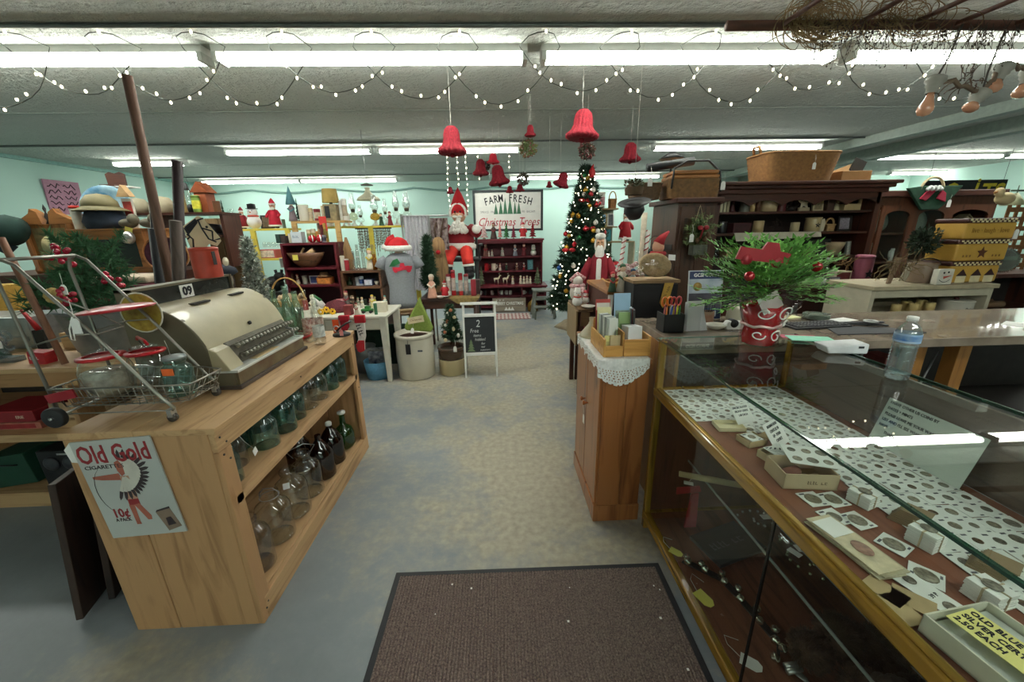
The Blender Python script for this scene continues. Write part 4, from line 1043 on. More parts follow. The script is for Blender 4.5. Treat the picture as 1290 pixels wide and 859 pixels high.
cbx('front_rail',GX0-.004,GX0+.032,GY0,GY1,.768,.808,BRASS,.006);cbx('front_rail',GX0-.002,GX0+.03,GY0,GY1,.055,.103,BRASS,.006)
cbx('rail_bead',GX0+.002,GX0+.02,GY0,GY1,.808,.816,mat('a8843c',.2,.5),.003)
cbx('end_rail',GX0,GX1,GY1-.03,GY1,.768,.808,BRASS);cbx('end_rail',GX0,GX1,GY1-.03,GY1,.055,.103,BRASS)
cbx('coin_deck',GX0+.03,GX1-.02,GY0+.03,GY1-.03,.776,.80,FELT,.002)
cbx('bottom_deck',GX0+.03,GX1-.02,GY0+.03,GY1-.03,.082,.10,wood('56301f','7a4a34','Y',.6,knots=0),.002)
cbx('back_panel',GX1-.02,GX1-.008,GY0+.03,GY1-.03,.10,.776,wood('7d6550','947c66','Y',.6,knots=0),.002)
cbx('back_panel',GX1-.02,GX1-.008,GY0+.03,GY1-.03,.80,1.044,wood('4d3c30','655244','Y',.5,knots=0),.002)
cbx('end_panel',GX0+.03,GX1-.03,GY1-.012,GY1-.004,.103,.768,wood('33201a','54342a','Z',.5,knots=0),.002)
def pane(n,x0,x1,y0,y1,z0,z1):return put(n,MB().bx(x0-GX0,x1-GX0,y0-GY1,y1-GY1,z0,z1),CASEG,cs)
def sheet(n,vs):return put(n,MB().add([cl(*v)for v in vs],[(0,1,2,3)]),CASEG,cs)
sheet('top_glass',[(GX0-.004,GY0,1.05),(GX1+.012,GY0,1.05),(GX1+.012,GY1+.012,1.05),(GX0-.004,GY1+.012,1.05)])
sheet('upper_front_glass',[(GX0+.012,GY0+.03,.816),(GX0+.012,GY1-.03,.816),(GX0+.012,GY1-.03,1.046),(GX0+.012,GY0+.03,1.046)])
sheet('upper_end_glass',[(GX0+.03,GY1-.012,.808),(GX1-.03,GY1-.012,.808),(GX1-.03,GY1-.012,1.046),(GX0+.03,GY1-.012,1.046)])
sheet('lower_front_glass',[(GX0+.012,GY0+.03,.103),(GX0+.012,.835,.103),(GX0+.012,.835,.768),(GX0+.012,GY0+.03,.768)])
sheet('lower_front_glass',[(GX0+.014,.842,.103),(GX0+.014,GY1-.03,.103),(GX0+.014,GY1-.03,.768),(GX0+.014,.842,.768)])
cbx('glass_seam',GX0+.01,GX0+.016,.835,.842,.103,.768,mat('101414',.2),0)
put('top_glass_edge',MB().bx(-.006,-.002,GY0-GY1,.013,1.046,1.0525),EDGE,cs);put('top_glass_edge',MB().bx(GX1+.008-GX0,GX1+.014-GX0,GY0-GY1,.013,1.044,1.0545),EDGE,cs);put('top_glass_edge',MB().bx(-.006,GX1+.014-GX0,.010,.0135,1.047,1.0525),mat('6d8a7c',.1,coat=1),cs)
put('front_glass_edge',MB().bx(.008,.0125,GY0-GY1+.03,-.03,1.040,1.046),EDGE,cs)
cbx('glass_shelf',.93,GX1-.022,GY0+.04,GY1-.05,.42,.426,glass('eaf2ee',1.45,.02),0)
cbx('shelf_edge',.928,.932,GY0+.04,GY1-.05,.418,.428,mat('8d958f',.2),0)

# coin flips
ZD=.8015
CARDS=[]
for k,(r,c1,c2)in enumerate([(.0095,'7b7366','a79d8c'),(.0115,'6b655b','8f897c'),(.013,'857e70','b0a792'),(.0155,'6f6a60','9a9384'),(.010,'5e4a38','7f6a54'),(.0185,'7a7466','a29a88')]):
    cm=MB().lathe([(r,.0012),(r,.0022),(r*.85,.0022),(r*.82,.0018),(0,.0019)],14).mesh();cm.materials.append(mat(c1,.4,.5,var=.2,scale=160,c2=c2))
    fm=MB().bx(-.0255,.0255,-.0255,.0255,0,.0013).mesh();fm.materials.append(mat('dfe1dd',.6,var=.03))
    sm=MB().bx(-.02,-.006,.017,.022,.0013,.0015).bx(.008,.018,-.0225,-.0185,.0013,.0015).mesh();sm.materials.append(mat('55555c',.8))
    CARDS.append((fm,cm,sm))
CARDL='white cardboard coin flip with a dark round coin laid flat in the case rows'
def flip(x,y,z,rz=0,k=0,s=1,label=CARDL,group='coin flips laid out in rows',rx_=0,ry_=0):
    fm,cm,sm=CARDS[k]
    o=put('coin_flip',fm,None,label=label,cat='coin',group=group,loc=(x,y,z),rot=(rx_,ry_,rz));o.scale=(s,s,s)
    put('coin',cm,None,o);put('ink_note',sm,None,o)
    return o
g=random.Random(21)
for i in range(11):
    for j in range(26):
        x=.797+i*.0505;y=1.605-j*.0505
        if i>9 and j>22:continue
        if j>5 and x<.93+min(j-6,3)*.018:continue
        if j>8 and x<1.0:continue
        flip(x+g.uniform(-.002,.002),y+g.uniform(-.0025,.0025),ZD+.0003+((i*7+j*5)%4)*.0004,g.uniform(-.04,.04),g.choice((0,0,1,1,2,2,3,4))if j>3 else g.choice((1,2,3)))
# odd lots on the front of the deck
def lot(x,y):return(x,y,ZD+.0004)
def note(name,label,cat,loc,w_,h_,lines,size,rot,m=None,ink=None,sx=.8):
    t=thing(name,label,cat,loc,rot=rot)
    put('card',MB().bx(-w_/2,w_/2,-.0006,.0006,0,h_),m or CARD,t)
    for k,s in enumerate(lines):
        text('handwriting',s,size,ink or INK,t,(0,-.0012,h_-size*(1.0+k*1.25)),sx=sx,shear=.1)
    return t
bx=thing('small_box','small cream box lid under a folded price card in the coin case','box',(.875,1.27,ZD),rz=-.1)
put('tray',MB().bx(-.05,.05,-.032,.032,0,.004).bx(-.05,.05,-.032,-.029,0,.016).bx(-.05,.05,.029,.032,0,.016).bx(-.05,-.047,-.032,.032,0,.016).bx(.047,.05,-.032,.032,0,.016),mat('e0d6b0',.7),bx)
note('price_card','handwritten white card propped on the small cream box','card',(.945,1.27,ZD+.017),.085,.075,['UNCIRCULATED','PROOF CENTS','1.00 EACH'],.012,(-.75,0,.25))
bx=thing('coin_box','little card box of coin flips with one standing in front','box',(.90,1.165,ZD),rz=.2)
put('tray',MB().bx(-.045,.03,-.03,.03,0,.003).bx(-.045,.03,-.03,-.028,0,.022).bx(-.045,.03,.028,.03,0,.022).bx(-.045,-.043,-.03,.03,0,.022).bx(.028,.03,-.03,.03,0,.022),mat('c9b48c',.7),bx)
flip(.888,1.158,ZD+.025,.25,2,1,'coin flip lying on top of the little card box',None)
note('price_card','larger handwritten white card leaning among the boxed flips','card',(.985,1.13,ZD+.003),.11,.09,['INDIAN HEAD','CENTS $1.50','UP - YOUR','CHOICE'],.014,(-.65,0,.55))
bx=thing('coin_box','open tan box of loose flips beside the larger price card','box',(.915,1.06,ZD),rz=.25)
put('tray',MB().bx(-.05,.045,-.035,.035,0,.003).bx(-.05,.045,-.035,-.033,0,.026).bx(-.05,.045,.033,.035,0,.026).bx(-.05,-.048,-.035,.035,0,.026).bx(.043,.045,-.035,.035,0,.026),mat('cdbd98',.7),bx)
for k in range(4):flip(.905+k*.012,1.065,ZD+.029+k*.002,.2+k*.3,k%3,.95,('bottom coin flip of the heap in the open tan box','second coin flip up the heap in the open tan box','third coin flip up the heap in the open tan box','top coin flip of the heap in the open tan box')[k],'flips in the open tan box')
for x,y,l in((.965,1.0,'tan paper coin envelope beside the open tan box'),(.985,1.2,'tan paper envelope folded behind the little card box')):
    put('coin_envelope',MB().bx(-.03,.03,-.022,.022,0,.002),mat('b59a70',.8),label=l,cat='envelope',loc=(x,y,ZD+.0035),rot=(0,-.05,.4))
bx=thing('carton','open tan cardboard box holding a brown coin roll in the case','box',(.905,.955,ZD),rz=-.12)
TAN=mat('b9a585',.75,var=.05)
put('carton_wall',MB().bx(-.075,.075,-.05,-.047,0,.05),TAN,bx);put('carton_wall',MB().bx(-.075,.075,.047,.05,0,.05),TAN,bx);put('carton_wall',MB().bx(-.075,-.072,-.05,.05,0,.05),TAN,bx);put('carton_wall',MB().bx(.072,.075,-.05,.05,0,.05),TAN,bx);put('carton_base',MB().bx(-.075,.075,-.05,.05,0,.003),TAN,bx)
scribble('stamp',.06,.012,mat('6b5a44',.8),bx,(.02,-.0503,.024))
put('coin_roll',MB().cyl((-.045,0,0),(.022,0,0),.016,12),mat('7a4a3c',.7),label='brown paper coin roll lying in the open tan carton',cat='coin roll',loc=(.885,.965,ZD+.0195),rot=(0,0,.3))
sh=thing('coin_sheet','white card sheet of eight mounted coins resting on the tan carton','coin sheet',(.975,.985,ZD+.0535),rz=-.35)
put('card',MB().bx(-.085,.085,-.055,.055,0,.002),mat('e6e7e3',.6,var=.03),sh)
for i in range(4):
    for j in range(2):put('coin',CARDS[(i+j)%4+(2 if i<2 and j==0 else 0)][1],None,sh,loc=(-.06+i*.04,-.027+j*.052,.001))
def stack(label,x,y,n,rz,c='e6e6e2',s=.052,coin=True,band=True,lean=0):
    t=thing('flip_stack',label,'coin stack',(x,y,ZD),rz)
    h=n*.0026
    for k in range(n):
        o=g.uniform(-.0012,.0012)+lean*k
        put('flip_card',MB().bx(-s/2+o,s/2+o,-s/2-o,s/2-o,k*.0026,k*.0026+.0021),mat(c,.7,var=.05),t)
    if coin:put('coin',CARDS[3][1],None,t,loc=(lean*n,0,h))
    if band:put('rubber_band',MB().bx(-s/2-.002,s/2+.002,-.003,.0,-.0+.001,h+.0012).bx(-.003,.0,-s/2-.002,s/2+.002,.001,h+.0014),mat('b5a68a',.7),t)
    return t
stack('banded stack of white coin flips nearest the tan carton',1.0,.845,14,.35)
stack('leaning stack of brown coin envelopes between the banded white stacks',1.045,.775,12,.5,'8a7558',coin=False,band=False,lean=.0016)
stack('tallest banded stack of white coin flips, middle of the deck front',1.015,.70,17,.3)
stack('brown envelope stack leaning beyond the tallest white stack',1.068,.625,11,.5,'8a7558',coin=False,band=False,lean=.002)
stack('banded stack of white flips nearest the yellow price note',.985,.555,15,.15)
stack('brown envelope bundle closest to the yellow price note box',1.045,.485,9,.6,'7d684c',coin=False,band=False,lean=.002)
stack('short white flip stack at the near edge of the coin rows',1.04,.41,8,.3)
for k,(x,y,q,r,l)in enumerate([(.875,.865,5,.1,'double coin flip nearest the tan carton on the bare brown deck'),(.93,.86,5,.15,'big coin flip beside the tan carton stack'),(.875,.795,3,.2,'coin flip lying under the banknote bundle corner'),(.925,.78,5,.2,'big silver coin flip before the brown envelope stack'),(.94,.70,5,.45,'largest coin flip on its own before the tallest stack'),(.925,.615,5,.7,'big dark coin flip turned askew near the white strip'),(.97,.475,4,.5,'clear sleeved coin flip by the yellow price note box')]):
    flip(x,y,ZD+.0006,r,q,1.12,l,None)
st=thing('coin_strip','white card strip with three dark coins on the brown deck','coin sheet',(.872,.62,ZD+.001),rz=.28)
put('card',MB().bx(-.028,.028,-.11,.085,0,.0016),mat('e6e7e3',.6,var=.03),st)
for k,q in enumerate((-.08,-.015,.05)):put('coin',CARDS[1][1],None,st,loc=(0,q,.0012));text('handwriting',('39 P','45 S','43 D')[k],.012,INK,st,(.002,q+.026,.0018),(0,0,0))
bn=thing('banknote_bundle','bundle of old banknotes in clear sleeves under a white slip','banknotes',(.836,.70,ZD),rz=.12)
for k in range(5):put('banknote',MB().bx(-.035,.035,-.085,.085,.001+k*.003,.0032+k*.003),mat(('b7b095','a59d82','c3bba0','b0a88c','cdbfa0')[k],.5,var=.25,scale=30),bn,loc=(g.uniform(-.006,.006),g.uniform(-.01,.01),0),rot=(0,0,g.uniform(-.08,.08)))
put('paper_slip',MB().bx(-.033,.03,.02,.075,.0165,.0175),CARD,bn,rot=(0,0,.1));put('portrait',MB().lathe([(.018,.0165),(.018,.0172),(0,.0172)],16,sy=1.3),mat('a07a6a',.6,var=.3,scale=90),bn,loc=(.0,-.02,0))
for x,y,r,l in((.80,.585,.4,'tan coin envelope at the foot of the banknote bundle'),(.835,.56,.7,'second tan envelope fanned beside the banknotes'),(.79,.545,.1,'manila tag envelope nearest the golden rail')):
    put('coin_envelope',MB().bx(-.025,.025,-.033,.033,0,.002),mat('b39c74',.8),label=l,cat='envelope',loc=(x,y,ZD+.0015),rot=(0,0,r))
yb=thing('banknote_box','cream tray box with a yellow price note at the case front','box',(.872,.40,ZD),rz=.12)
CRB=mat('d9d6c4',.6,var=.04)
for q in((-.075,.075,-.115,-.112),(-.075,.075,.112,.115)):put('box_wall',MB().bx(q[0],q[1],q[2],q[3],0,.042),CRB,yb)
for q in(-.075,.072):put('box_wall',MB().bx(q,q+.003,-.115,.115,0,.042),CRB,yb)
put('box_base',MB().bx(-.075,.075,-.115,.115,0,.004),CRB,yb);put('sleeved_notes',MB().bx(-.068,.068,-.108,.108,.005,.026),mat('c4c8c2',.3,var=.2,scale=20),yb)
yn=thing('yellow_note','yellow paper note lettered OLD BLUE SEAL SILVER on the cream tray','note',(.868,.40,ZD+.0435),rot=(0,0,-1.4))
put('paper',MB().bx(-.105,.105,-.034,.034,0,.0012),mat('ece28e',.7,var=.04),yn)
for k,s in enumerate(('OLD BLUE SEAL','SILVER CERTIFICATES','2.50 EACH')):text('handwriting',s,.017,INK,yn,(-.1,.02-k*.02,.0016),(0,0,0),ax='LEFT',sx=.85,bold=.0004)
put('blue_slip',MB().bx(-.03,.03,-.02,.02,0,.003),mat('5a74b8',.6),label='blue paper slip beside the cream tray box',cat='slip',loc=(1.03,.42,ZD+.001),rot=(0,0,.5))
put('white_slip',MB().bx(-.025,.025,-.018,.018,0,.002),CARD,label='white slip lying on the near deck by the blue slip',cat='slip',loc=(1.04,.355,ZD+.001),rot=(0,0,.3))
nt_=thing('paper_note','handwritten pale paper note propped against the case back','note',(1.318,1.015,ZD+.004),rot=(0,R(12),R(-90)))
nt_.rotation_euler=Euler((R(-14),0,R(-90)+R(180)*0),'XYZ')
put('paper',MB().bx(-.14,.14,-.0005,.0005,0,.165),mat('c9d3ca',.7,var=.02),nt_)
for k,s in enumerate(('I HAVE OTHER US COINS BY','DATES + MINTS','PLEASE LEAVE ME YOUR WANT',"LIST AND I'LL SEE WHAT I",'HAVE','        THANK YOU')):
    text('handwriting',s,.0145,INK,nt_,(-.13,-.0012,.152-k*.021),ax='LEFT',sx=.8)

# goods inside the lower case
def ground_tag(label,x,y,z,m,rz=0,s=1.3,group=None):
    t=thing('price_tag',label,'tag',(x,y,z+.0015),rz,group)
    mb=MB();mb.T=rotm((0,0,0),R(90),0,0,s)
    mb.prism([(-.014,-.022),(.014,-.022),(.014,.012),(.006,.022),(-.006,.022),(-.014,.012)],-.0008,.0008);put('card',mb,m,t)
    put('string',MB().tube([(0,.02*s,.001),(.02,.05*s,.004),(.05,.06*s,.002),(.06,.03*s,.002)],.0012,4),STRING,t)
    return t
ZB=.1015
ground_tag('yellow price tag at the far end of the lowest case deck',.79,1.37,ZB,TAGY,.8);ground_tag('yellow price tag tied to the strap of sleigh bells',.80,1.14,ZB,TAGY,.4,1.7)
ground_tag('white price tag under the chrome buckle in the low case',.835,.90,ZB,TAGW,.9,1.5)
sb=thing('sleigh_bells','leather strap of nickel sleigh bells coiled on the low case deck','bells',(.90,1.1,ZB))
path=[(-.1,.22,.012),(-.05,.18,.012),(.02,.12,.012),(.04,.04,.012),(.06,-.06,.012),(.075,-.14,.012),(.03,-.2,.012)]
mb=MB()
for a,b in zip(path,path[1:]):mb.hexa([(a[0]-.012,a[1]-.008,.001),(a[0]+.012,a[1]+.008,.001),(a[0]+.012,a[1]+.008,.007),(a[0]-.012,a[1]-.008,.007)],[(b[0]-.012,b[1]-.008,.001),(b[0]+.012,b[1]+.008,.001),(b[0]+.012,b[1]+.008,.007),(b[0]-.012,b[1]-.008,.007)])
put('strap',mb,mat('211813',.6),sb)
bl=MB().lathe([(0,-.016),(.012,-.01),(.016,0),(.0175,.001),(.016,.003),(.012,.01),(0,.016)],12).mesh();bl.materials.append(mat('d8d2c2',.15,.9,var=.05))
for k in range(14):
    t_=k/13*(len(path)-1.001);i=int(t_);a=V(path[i]).lerp(V(path[i+1]),t_-i);put('bell',bl,None,sb,loc=(a.x+.014*(-1)**k,a.y,.0225),rot=(g.uniform(0,3),g.uniform(0,3),0))
put('metal_buckle',MB().tube([(-.025,0,.012),(.025,.006,.014),(.03,.02,.012),(-.02,.018,.012)],.01,8),STEEL,label='chrome clasp lying near the glass seam on the low deck',cat='clasp',loc=(.955,.86,ZB+.003))
for k,(x,y,r,l)in enumerate(((1.0,.80,.5,'steel fork lying by the chrome clasp'),(.93,.76,.8,'steel knife nearest the case glass on the low deck'),(1.03,.72,.3,'long steel spoon on the low deck'))):
    t=thing('cutlery',l,'cutlery',(x,y,ZB),r);put('handle',MB().tube([(0,-.09,.006),(0,0,.008),(0,.04,.006)],[.006,.004,.003],6),STEEL,t);put('head',MB().ball((0,.065,.007),(.013,.03,.004),8,5),STEEL,t)
fs=thing('fur_stole','brown fur stole bundled with a fabric rose in the low case','fur',(1.14,.83,ZB+.004))
mb=MB();g2=random.Random(2)
core=[((-.12,.06,.06),.07),((0,.08,.08),.09),((.1,.04,.08),.08),((-.04,-.06,.06),.075),((.08,-.08,.06),.07)]
for c_,r_ in core:mb.ball(c_,r_*.8,12,8,0)
for i in range(5200):
    c_,r_=g2.choice(core);d=V((g2.gauss(0,1),g2.gauss(0,1),g2.gauss(.3,1))).normalized();p=V(c_)+d*r_*.78
    if p.z<.002:continue
    e=(d+V((.5,g2.uniform(-.4,.4),g2.uniform(-.6,.1)))).normalized();s=d.orthogonal().normalized()*.0022
    q=p+e*g2.uniform(.012,.024)
    if q.z>.003:mb.add([p-s,p+s,q],[(0,1,2)],0)
put('fur',mb,mat('4a3526',.9,var=.4,scale=30),fs,kind='stuff')
mb=MB()
for k in range(9):
    a=k*2.4;r_=.01+k*.005;mb.ball((-.02+r_*math.cos(a),-.1+r_*.6*math.sin(a),.15-k*.003),(.024,.02,.02),8,5)
put('fabric_rose',mb,mat('57443e',.8),fs)
t=thing('silver_spoon_tag','pair of small spoons tied with a white tag on brown cloth','cutlery',(1.1,1.05,.426));put('spoon',MB().tube([(0,0,.004),(.09,-.05,.004)],.003,5).ball((.1,-.055,.005),(.014,.01,.004),8,4),STEEL,t);put('spoon',MB().tube([(0,.02,.004),(.09,-.03,.004)],.003,5).ball((.1,-.035,.005),(.014,.01,.004),8,4),STEEL,t)
put('price_tag',MB().bx(-.05,-.005,-.01,.02,.001,.003),TAGW,t)
for k,(x,y,l,c_)in enumerate(((1.02,1.2,'silver chain bracelet with a white tag on the glass shelf','c8c6c0'),(1.09,1.16,'silver bead necklace heap with a star charm','b9b4a4'),(1.03,1.01,'greenish bead necklace tagged on the glass shelf','9aa07c'),(1.16,1.24,'string of pale beads at the rear of the glass shelf','d8d2c4'))):
    t=thing('necklace',l,'jewellery',(x,y,.4265),k);mb=MB()
    for i in range(30):
        a=i*.45;r_=.02+.045*(i%7)/7;mb.ball((r_*math.cos(a)*1.5,r_*math.sin(a),.005),.005,5,4)
    put('beads',mb,mat(c_,.2,.6),t,kind='stuff');put('price_tag',MB().bx(.0,.04,-.012,.012,.011,.0125),TAGW,t)
t=thing('sword_rod','pale bone handled rod with a white tag in the low case','rod',(.95,1.43,.4265),rz=-.4);put('rod',MB().tube([(-.14,0,.016),(0,0,.016),(.14,0,.016)],[.013,.015,.012],10),mat('b5a77c',.5),t);put('price_tag',MB().bx(-.12,-.08,-.05,-.025,.0,.0015),TAGW,t);put('string',MB().tube([(-.1,-.03,.001),(-.08,-.0,.01),(-.1,.0,.03)],.0012,4),STRING,t)
t=thing('red_ribbon_rosette','red cloth pennant standing at the far end of the low case','pennant',(.90,1.52,ZB));put('cloth',MB().prism([(-.06,.2),(.06,.21),(.05,.24),(-.06,.235)],-.004,.004).prism([(.0,.0),(.06,.0),(.05,.2),(.015,.2)],-.004,.004),mat('a3202c',.7),t)
t=thing('engraved_sign','dark grey lettered slate board lying on the low deck','sign',(1.05,1.4,ZB),rz=.3);put('slab',MB().bx(-.14,.14,-.09,.09,0,.02),mat('2f3130',.6),t,bev=.003);scribble('lettering',.2,.04,mat('55585a',.7),t,(0,0,.0202),(0,0,0))

# ---------------------------------------------------------------- pine cabinet with lace and brochures
CP=wood('6b3a1c','9c6236','Z',.35,scale=.8,knots=.8,coat=.3)
pc=thing('pine_cabinet','narrow varnished pine cabinet with two knobbed doors beside the coin case','cabinet',(.49,1.70,0))
def pcx(n,x0,x1,y0,y1,z0,z1,p=pc,b=.003):return put(n,MB().bx(x0,x1,y0,y1,z0,z1),CP,p,bev=b)
pcx('plinth',-.006,.245,-.006,.536,0,.1);pcx('carcass',.014,.24,.006,.53,.1,.915);pcx('top_board',-.012,.245,-.012,.54,.915,.94)
pcx('side_plank',.012,.13,0,.008,.1,.915);pcx('side_plank',.133,.24,0,.008,.1,.915)
for y0,y1,ky in((.012,.268,.24),(.272,.528,.30)):
    d=pcx('door',0,.016,y0,y1,.108,.905)
    put('knob',MB().lathe([(.006,0),(.006,.012),(.014,.02),(.012,.028),(0,.03)],12),mat('b06a3a',.3),d,loc=(0,ky,.6),rot=(0,R(-90),0))
tagon(pc,(-.02,.24,.5),s=1.3,rz=1.57)
lc=thing('lace_doily','white lace runner with scalloped edge draped over the pine cabinet','lace',(.49,1.70,.9405))
LACE=mat('e9e8e4',.85,var=.12,scale=70,bump=.4)
mb=MB();nx,ny=64,96
def lace(u,v): # u across x (0..1), v along y from -0.14 (front drop) to 1
    x=-.06+u*.29;y=-.15+v*.62;z=.006
    sc_=.012*abs(math.sin(u*22));drop=0
    if y<-.014:drop=(-.014-y)*(.35+.65*math.sin(max(0,min(1,u))*math.pi));y=-.021-.004*math.sin(u*30)
    if x<-.014:
        q=-.014-x;drop=max(drop,q*(1.2+.25*math.sin(v*40)));x=-.021-.003*math.sin(v*50)
    return(x,y,z-drop)
vs=[lace(i/nx,j/ny)for j in range(ny+1)for i in range(nx+1)]
fs_=[]
for j in range(ny):
    for i in range(nx):
        if(j in(3,7,11)or i in(3,6))and(i+j)%3==0:continue
        if j==5 and i%5<2 or j==9 and i%4==1:continue
        if j==0 and i%6<2 or i==0 and j%6<2:continue
        fs_.append((j*(nx+1)+i,j*(nx+1)+i+1,(j+1)*(nx+1)+i+1,(j+1)*(nx+1)+i))
mb.add(vs,fs_,0,True);put('cloth',mb,LACE,lc)
sp=thing('ceramic_funnel','cream ceramic funnel shape standing on the lace runner','ceramic',(.54,2.10,.9485));put('body',MB().lathe([(.075,0),(.07,.012),(.025,.07),(.018,.09),(.02,.095),(.02,.11)],18),mat('c9c0a4',.4),sp);put('side_spout',MB().cyl((.015,0,.085),(.05,0,.09),.012,8),mat('c9c0a4',.4),sp)
og2=thing('brochure_rack','stepped bamboo brochure rack on the lace runner','rack',(.615,1.80,.9485))
BAM=wood('a87438','c4924e','X',.4,knots=0)
for n_,q in(('side_panel',(-.115,-.105,-.085,.17,0,.09)),('side_panel',(.105,.115,-.085,.17,0,.1)),('front_panel',(-.015,.105,-.085,-.075,0,.085)),('front_panel',(-.105,-.02,-.085,-.075,0,.055)),('divider',(-.02,-.012,-.075,.16,0,.12)),('back_panel',(-.105,.105,.16,.17,0,.14)),('rack_floor',(-.105,.105,-.075,.16,0,.008))):
    put(n_,MB().bx(*q),BAM,og2,bev=.002)
def leaflet(x,y,w_,h_,c,l,c2=None,lean=-.12,rz=.0,z=.9575,band=None):
    t=thing('brochure',l,'brochure',(x,y,z),rot=(lean,0,rz))
    put('sheets',MB().bx(-w_/2,w_/2,-.004,.004,0,h_),mat(c,.5,var=.06),t)
    if c2:put('cover_picture',MB().bx(-w_*.42,w_*.42,-.0048,-.004,h_*.08,h_*.66),mat(c2,.5,var=.4,scale=22),t)
    if band:put('title_band',MB().bx(-w_*.46,w_*.46,-.005,-.004,h_*.76,h_*.92),mat(band,.5),t)
    return t
leaflet(.548,1.885,.07,.2,'e8e2b0','yellow brochure at the left end of the bamboo rack','e9e07a');leaflet(.551,1.92,.076,.235,'a7342c','red topped brochure with a photo in the rack','5c7f96',band='d8d0c8')
leaflet(.652,1.915,.086,.265,'9fc0dc','tall pale blue brochure at the back of the rack','8a9a8c');leaflet(.655,1.885,.06,.17,'9ab87a','small green brochure before the tall blue one','6f8f5a')
for k in range(6):leaflet(.539+k*.006,1.865-k*.014,.05,.175-k*.003,('d9dcd8','8d918c','e6e6e0','9a9d98','cfd2cc','e2e4de')[k],('white folded leaflet, rearmost of the rack front row','dark grey folded leaflet behind the cream one in the rack','cream folded leaflet in the middle of the rack front row','mid grey folded leaflet in the rack front row','pale grey folded leaflet, second from the front of the row','bright white folded leaflet, foremost of the row')[k],rz=.3,lean=-.05).__setitem__('group','folded leaflets in the rack front')
leaflet(.555,1.765,.075,.085,'ece69a','small yellow leaflet bundle at the rack front','d8cf8a',lean=0);leaflet(.566,1.752,.05,.09,'c9b58a','tan card bundle beside the small yellow leaflets',lean=0)
leaflet(.582,1.784,.018,.11,'5f6a50','dark green folded leaflet in the rack',lean=0,rz=1.2)
t=thing('card_stack','thick stack of white cards standing in the bamboo rack','cards',(.672,1.765,.967),rot=(-.1,0,.1))
for k in range(9):put('card',MB().bx(-.036,.036,k*.009,k*.009+.007,0,.115),mat('e4e6e6',.6,var=.05),t)
for k,(x,c_,l)in enumerate(((.700,'2b2622','black photo postcard pack in the rack'),(.702,'6d1f26','maroon booklet behind the black postcards'),(.704,'7e8a96','blue grey booklet at the right of the rack'),(.704,'c9ccd0','pale booklet last in the rack'))):
    leaflet(x,1.862+k*.022,.03,.19,c_,l,rz=1.1,lean=-.05)

# ---------------------------------------------------------------- laminate counter behind the case
WX0,WX1,WY0,WY1,WZ=.86,3.75,1.70,2.30,1.0
LAM=mat('7d6f60',.2,var=.2,scale=7,c2='98897a',coat=.2)
wc=thing('counter','grey brown laminate counter behind the glass coin case','counter',(1.4,1.70,0))
put('worktop',MB().bx(WX0-1.4,WX1-1.4,0,.6,WZ-.045,WZ),LAM,wc,bev=.004)
put('back_board',MB().bx(WX0-1.4,WX1-1.4,.57,.59,0,WZ-.045),DARK,wc)
OAK=wood('6b4420','94652f','Z',.5,knots=0)
for x in(.8,1.05,2.2):put('support_post',MB().bx(x,x+.07,.12,.19,0,WZ-.045),OAK,wc,bev=.003)
put('end_board',MB().bx(WX0-1.4,WX0-1.38,.02,.57,0,WZ-.045),OAK,wc)
put('under_shelf',MB().bx(-.5,2.3,.15,.57,.45,.47),DARK,wc)
wr=thing('wire_rack','white wire rack standing on the dark shelf under the counter','rack',(2.05,1.93,.4715))
put('frame',MB().tube([(-.02,0,.38),(-.02,0,0.01),(.34,0,0.01),(.42,0,.38)],.006,6),STEEL,wr)
for k in range(5):put('divider',MB().cyl((.03+k*.07,.05,.01),(.05+k*.075,.05,.3),.003,5),STEEL,wr)
for k,(x,c_,l)in enumerate(((2.12,'3a3a3e','dark folder standing in the wire rack under the counter'),(2.24,'7a7d84','grey paper pile under the counter'),(2.36,'8d4a44','faded red book pile under the counter'))):
    box(l,(x,2.12,.4715),.2+.05*k,.09,.14,c_,name='paper_pile',cat='papers')

# ---------------------------------------------------------------- white kitchen table
WT=mat('e4e0d2',.45,var=.05);WT2=mat('cfc9b8',.5,var=.08)
ty,tz=3.80,.735
tx0,tx1=-2.5,-1.14
wt=thing('kitchen_table','white painted kitchen table with tapered legs and a drawer','table',((tx0+tx1)/2,ty+.29,0))
hx=(tx1-tx0)/2
put('tabletop',MB().bx(-hx,hx,-.30,.32,tz-.028,tz),WT,wt,bev=.006)
for sx in(-1,1):
    for sy in(-1,1):
        x,y=sx*(hx-.05),sy*.25
        put('leg',MB().hexa([(x-.022,y-.022,0),(x+.022,y-.022,0),(x+.022,y+.022,0),(x-.022,y+.022,0)],[(x-.036,y-.036,tz-.03),(x+.036,y-.036,tz-.03),(x+.036,y+.036,tz-.03),(x-.036,y+.036,tz-.03)]),WT,wt,bev=.003)
put('apron',MB().bx(-hx+.06,hx-.06,-.27,-.25,tz-.15,tz-.028),WT2,wt)
d=put('drawer',MB().bx(-hx+.12,.02,-.282,-.27,tz-.138,tz-.04),WT,wt,bev=.003);put('pull',MB().bx(-.06,.06,-.012,0,0,.018),DARK,d,loc=(-.2,-.283,tz-.1))
put('drawer',MB().bx(.05,hx-.08,-.282,-.27,tz-.138,tz-.04),WT,wt,bev=.003)
def stocking(label,x,y,ztop,h,c,toe,tag=False):
    t=thing('stocking',label,'stocking',(x,y,ztop))
    o=[(-.035,0),(.055,0),(.05,-h*.55),(.03,-h*.7),(.02,-h*.95),(-.02,-h),(-.05,-h*.96),(-.06,-h*.8),(-.03,-h*.62)]
    put('leg_cloth',MB().prism(o,-.014,.014),mat(c,.85,var=.15,scale=30),t,bev=.008)
    put('cuff',MB().bx(-.042,.062,-.02,.02,-h*.18,.01),mat(toe,.9),t,bev=.006)
    return t
